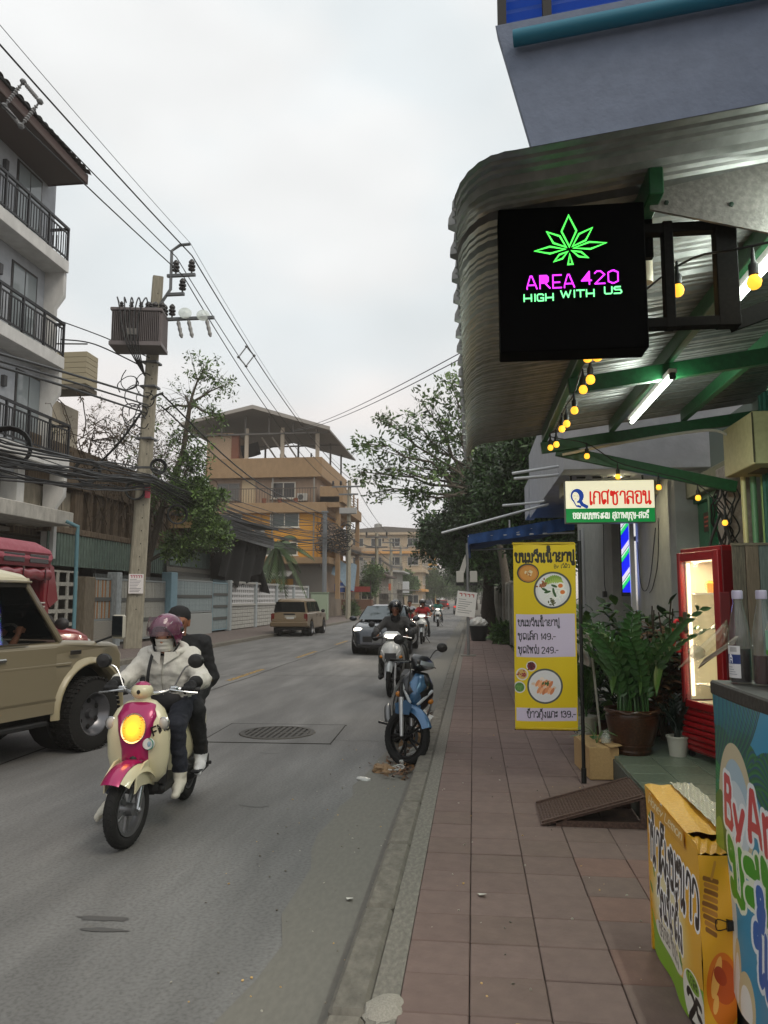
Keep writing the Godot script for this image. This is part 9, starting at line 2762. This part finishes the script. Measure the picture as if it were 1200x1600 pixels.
func wagon() -> void:
	var c := thing("station_wagon","dusty tan station wagon parked at the far kerb, seen from behind","car",V(-7.95,0,-35.2))
	var body := paint("86745a",0.4,0.25,0.4)
	var low := paint("6f5d44",0.5,0.1)
	var dark := paint("141617",0.08)
	var blk := paint("1b1a19",0.6)
	var half := func(q: Vector2) -> float: return 0.82 - 0.06*smoothstep(1.6,2.3,q.x) - 0.02*smoothstep(-2.0,-2.3,q.x)
	part("body",M.new().shell(poly("-2.25,0.5 -2.28,0.75 -2.22,1.02 0.9,1.04 1.9,0.98 2.25,0.85 2.3,0.55 2.2,0.42 "+arch(1.45,0.38,0.38)+"1.0,0.32 -1.0,0.32 "+arch(-1.35,0.38,0.38)+"-1.8,0.38"),half,0.06,4,3),body,c,35)
	part("cabin",M.new().rings([ring(V(0,1.02,0.62),V(0,0,1.58),V(0.78,0,0),36,7.0),ring(V(0,1.56,0.78),V(0,0,1.22),V(0.66,0,0),36,7.0),ring(V(0,1.63,0.78),V(0,0,1.12),V(0.58,0,0),36,6.0),ring(V(0,1.65,0.78),V(0,0,0.8),V(0.4,0,0),36,5.0)]),body,c,35)
	quad_part("rear_window",[V(-0.6,1.5,2.035),V(0.6,1.5,2.035),V(0.7,1.06,2.19),V(-0.7,1.06,2.19)],dark,c,0.01,V(0,0,-1))
	for s in [-1,1]:
		for q in [[1.25,1.86,1.2,1.92],[0.4,1.15,0.35,1.15],[-0.32,0.3,-0.62,0.28]]:
			var f := [V(s*0.775,1.07,q[2]),V(s*0.685,1.5,q[0]),V(s*0.685,1.5,q[1]),V(s*0.775,1.07,q[3])]
			if s < 0: f.reverse()
			quad_part("side_window",f,dark,c,0.01,V(-s,0,0))
		part("tail_light",M.new().box(V(s*0.73,0.84,2.25),V(0.15,0.3,0.05),Transform3D.IDENTITY,0.012),paint("6e1712",0.25),c)
		part("door_mirror",M.new().ball(V(s*0.92,1.08,-0.62),V(0.1,0.08,0.06),10),blk,c)
		part("door_handle",M.new().box(V(s*0.825,0.92,0.25),V(0.02,0.03,0.14)),blk,c)
		part("door_seam",M.new().box(V(s*0.818,0.75,0.33),V(0.006,0.5,0.012)),blk,c)
		part("door_seam",M.new().box(V(s*0.818,0.75,-0.62),V(0.006,0.5,0.012)),blk,c)
		for z in [-1.45,1.35]:
			car_wheel(c,V(s*0.74,0.33,z),0.33,0.2,paint("7b7b7d",0.35,0.7),5,s)
			part("wheel_well",M.new().lathe([Vector2(0.37,-0.2),Vector2(0.37,0.04)],Transform3D(Basis(V(0,-1,0),V(1,0,0),V(0,0,1)),V(s*0.62,0.38,z)),20,true),blk,c)
	part("rear_bumper",M.new().box(V(0,0.53,2.3),V(1.64,0.2,0.14),Transform3D.IDENTITY,0.03),low,c)
	part("tailgate_handle",M.new().box(V(0.0,0.97,2.25),V(0.5,0.06,0.03),Transform3D.IDENTITY,0.008),blk,c)
	part("number_recess",M.new().box(V(0.05,0.83,2.262),V(0.5,0.19,0.012)),paint("a9a293",0.5),c)
	part("number_plate",M.new().box(V(0.05,0.80,2.272),V(0.34,0.1,0.012),Transform3D.IDENTITY,0.003),paint("c9c9c4",0.4),c)
	part("underside",M.new().box(V(0,0.36,0),V(1.3,0.16,4.2)),blk,c)
func sedan() -> Node3D:
	var c := thing("grey_car","dark blue grey hatchback driving towards the camera with a headlight on","car",V(-2.75,0,-24.6),PI)
	var body := paint("2a3038",0.25,0.4,0.8)
	var blk := paint("0f1011",0.45)
	var half := func(q: Vector2) -> float: return 0.89 - 0.22*pow(smoothstep(1.3,2.2,q.x),2.0) - 0.04*smoothstep(0.7,0.95,q.y)
	part("body",M.new().shell(poly("-2.0,0.5 -2.05,0.8 -1.95,0.98 -0.6,1.0 0.75,0.98 1.5,0.88 1.95,0.74 2.08,0.58 2.1,0.3 1.95,0.2 "+arch(1.3,0.33,0.37)+"0.85,0.2 -0.85,0.2 "+arch(-1.3,0.33,0.37)+"-1.9,0.3"),half,0.14,5,5),body,c,40)
	part("cabin",M.new().rings([ring(V(0,0.96,0.35),V(0,0,1.45),V(0.80,0,0),36,4.5),ring(V(0,1.22,0.42),V(0,0,1.08),V(0.70,0,0),36,4.5),ring(V(0,1.40,0.45),V(0,0,0.78),V(0.60,0,0),36,4.5),ring(V(0,1.455,0.45),V(0,0,0.5),V(0.45,0,0),36,4.0)]),body,c,50)
	quad_part("windscreen",[V(-0.58,1.40,-0.34),V(0.58,1.40,-0.34),V(0.66,1.2,-0.70),V(0.74,1.0,-1.09),V(-0.74,1.0,-1.09),V(-0.66,1.2,-0.70)].map(func(v): return V(-v.x,v.y+0.012,v.z - 0.012)),paint("5b6468",0.04,0.5),c,0.008,V(0,0,1))
	for s in [-1,1]:
		var f := [V(s*0.80,1.02,-0.85),V(s*0.715,1.22,-0.5),V(s*0.62,1.38,-0.2),V(s*0.62,1.38,0.9),V(s*0.8,1.02,1.3)]
		if s < 0: f.reverse()
		quad_part("side_window",f,paint("101213",0.06),c,0.008,V(-s,0,0))
		var h := part("headlight",M.new().ball(V(s*0.64,0.72,-1.84),V(0.17,0.075,0.12),16,Basis.from_euler(V(0,s*-0.5,s*0.12))),glow("fff6e4",3.0) if s < 0 or true else blk,c,60)
		part("fog_slot",M.new().box(V(s*0.58,0.38,-1.98),V(0.26,0.12,0.1),Transform3D.IDENTITY,0.02),blk,c)
		part("door_mirror",M.new().ball(V(s*0.98,1.03,-0.72),V(0.12,0.08,0.07),12),body,c)
		for z in [-1.3,1.3]:
			car_wheel(c,V(s*0.79,0.32,z),0.32,0.2,paint("4a4b4d",0.3,0.7),5,s)
			part("wheel_well",M.new().lathe([Vector2(0.36,-0.2),Vector2(0.36,0.04)],Transform3D(Basis(V(0,-1,0),V(1,0,0),V(0,0,1)),V(s*0.66,0.33,z)),20,true),blk,c)
		var l := SpotLight3D.new()
		l.name = numbered("headlight_beam")
		l.light_color = Color.html("fff2dc")
		l.light_energy = 1.2
		l.light_size = 0.06
		l.spot_range = 14.0
		l.spot_attenuation = 2.0
		l.spot_angle = 35.0
		l.shadow_enabled = true
		add_child(l)
		l.transform = c.transform*xf(V(s*0.66,0.72,-2.02))
	part("grille",M.new().box(V(0,0.46,-2.07),V(1.0,0.2,0.06),Transform3D.IDENTITY,0.03),blk,c)
	part("lower_grille",M.new().box(V(0,0.27,-2.06),V(1.3,0.12,0.08),Transform3D.IDENTITY,0.02),blk,c)
	part("number_plate",M.new().box(V(-0.0,0.42,-2.105),V(0.4,0.12,0.012),Transform3D.IDENTITY,0.003),paint("6d6f70",0.5),c)
	part("emblem",M.new().ball(V(0,0.62,-2.06),V(0.06,0.04,0.02),10),paint("9a9b9d",0.25,0.8),c)
	return c
func far_car(label: String,at: Vector3,turn: float,hex: String,big: bool) -> void:
	var c := thing("far_car",label,"car",at,turn,"cars far down the street")
	var body := paint(hex,0.35,0.2,0.5)
	var blk := paint("141516",0.2)
	var h := 1.75 if big else 1.42
	part("body",M.new().shell(poly("-2.1,0.35 -2.15,0.9 1.2,0.95 2.05,0.8 2.1,0.3"),func(_q: Vector2) -> float: return 0.86,0.1,3,2),body,c,40)
	part("cabin",M.new().rings([ring(V(0,0.9,0.5),V(0,0,1.5),V(0.78,0,0),24,5.0),ring(V(0,h,0.6),V(0,0,1.05),V(0.62,0,0),24,5.0)]),body,c,40)
	quad_part("rear_window",[V(-0.56,h - 0.1,1.70),V(0.56,h - 0.1,1.70),V(0.66,1.0,1.98),V(-0.66,1.0,1.98)],blk,c,0.01,V(0,0,-1))
	quad_part("windscreen",[V(0.56,h - 0.1,-0.5),V(-0.56,h - 0.1,-0.5),V(-0.66,0.98,-0.98),V(0.66,0.98,-0.98)],blk,c,0.01,V(0,0,1))
	for s in [-1,1]:
		part("tail_light",M.new().box(V(s*0.68,0.78,2.16),V(0.2,0.14,0.03)),glow("ff2a1a",0.8),c)
		part("headlight",M.new().ball(V(s*0.62,0.72,-2.1),V(0.15,0.08,0.05),10),glow("fff4e0",1.5),c)
		for z in [-1.3,1.3]: part("wheel",M.new().lathe([Vector2(0.15,-0.1),Vector2(0.32,-0.1),Vector2(0.32,0.1),Vector2(0.15,0.1)],Transform3D(Basis(V(0,-1,0),V(1,0,0),V(0,0,1)),V(s*0.76,0.32,z)),16),blk,c)
func vehicles() -> void:
	retro_scooter()
	off_roader()
	songthaew()
	wagon()
	sedan()
	for q in [["silver white car at the right end of the street by the signpost",V(-1.3,0,-84),0.0,"a9aaa8",true],["dark car parked on the left far down the street",V(-6.0,0,-100),PI,"26292c",false],["red car far away in the left lane",V(-4.6,0,-120),0.0,"7a1e1a",false],["small pale car far away beyond the red one",V(-2.2,0,-150),0.0,"8d8f90",false]]: far_car(q[0],q[1],q[2],q[3],q[4])
	var lit := glow("fff6e6",2.6)
	var clear := paint("9aa0a4",0.1)
	var alloy := paint("1c1c1d",0.4,0.4)
	# parked blue bike: leans on its stand, front wheel turned to the kerb side
	var blue := moped("parked_moped","parked blue and black moped leaning on its stand by the kerb",{"main": paint("41688c",0.25,0.35,0.8),"second": paint("10141b",0.3,0.2,0.6),"fender": paint("3f668c",0.25,0.35,0.8),"cowl": paint("0f1216",0.3,0.0,0.6),"rim": alloy,"style": 1,"turn": 0.8,"lamp": paint("b7bcc0",0.15),"head": paint("8d9498",0.08)})
	blue.transform = Transform3D(Basis.from_euler(V(0,PI+0.14,0))*Basis.from_euler(V(0,0,0.23)),V(-0.83,0.0,-8.47))
	var white := {"main": paint("c4c6c4",0.3,0.0,0.6),"second": paint("b9bbb8",0.3,0.0,0.6),"fender": paint("9fa5a6",0.3,0.1,0.6),"cowl": paint("c0c2c0",0.3,0.0,0.6),"rim": alloy,"style": 1,"turn": 0.0,"lamp": paint("c9c9c6",0.15),"head": lit,"plate": true}
	var w1 := moped("white_moped","white moped with headlight on ridden by the person in a dark jacket and helmet",white)
	w1.transform = xf(V(-1.40,0,-13.75),PI - 0.03)
	var w2 := dup(w1,"white moped ridden by the person in the red shirt",V(-1.9,0,-28.9),PI,"white mopeds coming up the street")
	w1.set_meta("group","white mopeds coming up the street")
	var blue2 := dup(blue,"blue moped ridden by the person in the white shirt behind the red shirt",V(-2.65,0,-32.0),PI)
	blue2.set_meta("group","white mopeds coming up the street")
	blue2.transform = xf(V(-2.65,0,-32.0),PI)
	for m in [w1,w2]:
		for k in [0]:
			var l := SpotLight3D.new()
			l.name = numbered("headlight_beam")
			l.light_color = Color.html("fff2dc")
			l.light_energy = 0.8
			l.light_size = 0.05
			l.spot_range = 10.0
			l.spot_attenuation = 2.0
			l.spot_angle = 35.0
			l.shadow_enabled = true
			add_child(l)
			l.transform = m.transform*xf(V(0,1.0,-0.56))
	var base := {"hip": V(0,0.84,0.3),"chest": V(0,1.18,0.2),"neck": V(0,1.33,0.16),"head": V(0,1.46,0.13),"look": V(0,-0.05,-1),"cell": 0.017,"head_cell": 0.009,"hand_cell": 0.008,"hair": true,
		"l_elbow": V(-0.33,1.08,0.06),"r_elbow": V(0.33,1.08,0.06),"l_wrist": V(-0.3,1.05,-0.17),"r_wrist": V(0.3,1.05,-0.17),"l_grip": V(-0.29,0.99,-0.285),"r_grip": V(0.29,0.99,-0.285),
		"l_knee": V(-0.2,0.74,-0.16),"r_knee": V(0.2,0.74,-0.16),"l_ankle": V(-0.24,0.35,0.0),"r_ankle": V(0.24,0.35,0.0)}
	var skin := paint("8f6048",0.6)
	var common := {"skin": skin,"lips": paint("7a483c",0.5),"eye": paint("17110f",0.2),"hair": paint("15120f",0.6),"shoe": paint("2b2a29",0.6),"glove": cloth("161617")}
	var p1 := base.duplicate()
	p1.cloth = common.duplicate()
	p1.cloth.merge({"jacket": cloth("3f3d3c"),"trousers": cloth("54544f")})
	var a := rider("person","person in a dark grey jacket and black helmet riding the nearer white moped",w1.transform,p1)
	helmet(a,V(0,1.465,0.13),V(0,-0.05,-1),paint("141516",0.25,0.0,0.7),glass("1a1b1c",0.3,0.05),true)
	part("neck_scarf",M.new().lathe([Vector2(0.085,1.25),Vector2(0.09,1.3),Vector2(0.075,1.36)],xf(V(0,0,0.14)),16,false),paint("161618",0.9),a)
	for k in [-1,1]: part("hand_cover",M.new().ball(V(k*0.31,1.0,-0.24),V(0.075,0.095,0.1),14),paint("151516",0.7),a)
	var p2 := base.duplicate()
	p2.merge({"cell": 0.024,"head_cell": 0.012,"short": true},true)
	p2.cloth = common.duplicate()
	p2.cloth.merge({"jacket": cloth("9a1f22"),"trousers": cloth("33363a")})
	var b := rider("person","person in a red shirt and white helmet riding the second white moped",w2.transform,p2)
	helmet(b,V(0,1.465,0.13),V(0,-0.05,-1),paint("c4c6c4",0.3,0.0,0.6),glass("101112",0.7,0.05),false)
	var p3 := p2.duplicate()
	p3.cloth = common.duplicate()
	p3.cloth.merge({"jacket": cloth("a9adb4"),"trousers": cloth("2b3550")})
	rider("person","bareheaded person in a white shirt riding the blue moped behind the red shirt",blue2.transform,p3)
	var p4 := p2.duplicate()
	p4.cloth = common.duplicate()
	p4.cloth.merge({"jacket": cloth("2f7a6a"),"trousers": cloth("2b2f36")})
	var w3 := dup(w1,"far red moped ridden by the person in the green shirt",V(-2.1,0,-46),PI)
	var d := rider("person","person in a green shirt on a moped far behind the red shirt",w3.transform,p4)
	helmet(d,V(0,1.465,0.13),V(0,-0.05,-1),paint("b0b3b2",0.3,0.0,0.6),glass("101112",0.7,0.05),false)
	w3.set_meta("label","farthest of the white mopeds, ridden by the person in the green shirt")
# ---------------------------------------------------------------- litter along the gutter
func litter() -> void:
	var bagm := rough_mat(["a9a9a4","c2c2bd","cfcfca"],V(0.1,0.1,0.1),0.03,280,0.4,0.02)
	var heap := [[-0.88,-7.55,0.1,0.5,"flattened white plastic bag with handle loop just in front of the moped wheel"],[-0.66,-8.6,0.13,0.8,"crumpled white bag under the moped beside the kerb"],[-0.7,-9.3,0.12,0.7,"second crumpled pale bag by the kerb behind the moped"],[-0.66,-10.2,0.14,0.8,"pale paper litter heap furthest along the kerb"],[-1.02,-7.2,0.06,0.25,"small torn white wrapper on the road edge"],[-0.6,-8.1,0.09,0.7,"grey white plastic scrap wedged at the kerb"]]
	for i in 16: heap.append([-0.6 - 0.16*rng.randf(),-7.7 - i*0.2,rng.randf_range(0.04,0.1),rng.randf_range(0.4,0.9),["first","second","third","fourth","fifth","sixth","seventh","eighth","ninth","tenth","eleventh","twelfth","thirteenth","fourteenth","fifteenth","last"][i]+" plastic scrap along the kerb counted away from the moped wheel"])
	for q in heap:
		var n := FastNoiseLite.new()
		n.seed = int(q[1]*100)
		n.frequency = 9.0
		var m := M.new().ball(Vector3.ZERO,V(q[2]*1.3,q[2]*q[3],q[2]),20)
		m.moved(func(v): return v*(1.0+0.7*n.get_noise_3dv(v)))
		var o := single("plastic_bag",m,bagm if int(q[1]*37) % 3 else paint("8a6f52",0.9),q[4],"litter","plastic litter by the kerb",25)
		o.position = V(q[0],q[2]*q[3]*0.45,q[1])
		o.rotation.y = q[1]
	var loop := M.new().tube(smooth(pts3("-0.82,0.03,-7.58 -0.72,0.06,-7.6 -0.68,0.05,-7.5 -0.76,0.04,-7.45 -0.84,0.03,-7.5"),4),0.008,5)
	single("bag_handle",loop,bagm,"loose white plastic handle loop in the gutter","litter")
	var leafm := leaf_mesh(0.07,0.035,leaf_mat("leaf"))
	var w := []
	var tint := []
	for i in 900:
		var z := -7.2 - 4.2*rng.randf()
		w.append(Transform3D(Basis.from_euler(V(PI/2+rng.randf_range(-0.5,0.5),rng.randf()*TAU,0))*Basis.from_scale(Vector3.ONE*rng.randf_range(0.5,1.2)),V(-0.6 - absf(rng.randfn())*0.13,0.012+rng.randf()*0.03,z)))
		tint.append(Color.html(["5a3a22","6b4a2c","3f2c1c","7a5a38"][rng.randi() % 4]).srgb_to_linear())
	var lf := multi("dead_leaves",leafm,w,self,tint)
	tag(lf,"brown dead leaves gathered in the gutter under the moped","leaves")
	w = []
	tint = []
	for i in 260:
		var road := rng.randf() < 0.55
		var x := rng.randf_range(-1.5,-0.58) if road else rng.randf_range(-0.3,1.0)
		w.append(Transform3D(Basis.from_euler(V(rng.randf()*3,rng.randf()*6,0))*Basis.from_scale(V(1,0.5,0.7)*rng.randf_range(0.4,1.6)),V(x,0.006 if road else 0.133,-2.2 - 7.0*rng.randf())))
		tint.append(Color.html(["b9b3a6","8d8678","6d675c","c9a56a"][rng.randi() % 4]).srgb_to_linear())
	var gv := multi("grit",M.new().ball(Vector3.ZERO,V(0.006,0.005,0.006),6).mesh(leaf_mat("leaf"),60.0),w,self,tint)
	tag(gv,"small pale stones and crumbs scattered on pavement and gutter","grit")
	for q in [[V(0.13,0.136,-2.98),"c9a050","single yellow fallen leaf on the near pavement tiles"],[V(-0.72,0.012,-4.4),"cfccc2","small white paper scrap on the gutter in front of the kerb"],[V(0.0,0.136,-4.2),"c4bfb4","tiny white petal on the dark pavement tiles"]]:
		var s := single("scrap",leaf_mesh(0.07,0.04,paint(q[1],0.7)),null,q[2],"litter")
		s.transform = xf(q[0],0.8,PI/2 - 0.1)
	var lumps := M.new().ball(V(-0.35,0.1,-3.05),V(0.09,0.05,0.12),14)
	var nn := FastNoiseLite.new()
	nn.frequency = 6.0
	lumps.moved(func(v): return v+V(0,0.035*nn.get_noise_3dv(v*3.0),0))
	single("cement_lump",lumps,rough_mat(["8d877b","a8a296","b5afa3"],V(0.2,0.2,0.2),0.04,281,0.95,0.4),"pale broken cement lump on the kerb edge at the bottom of the picture","cement")
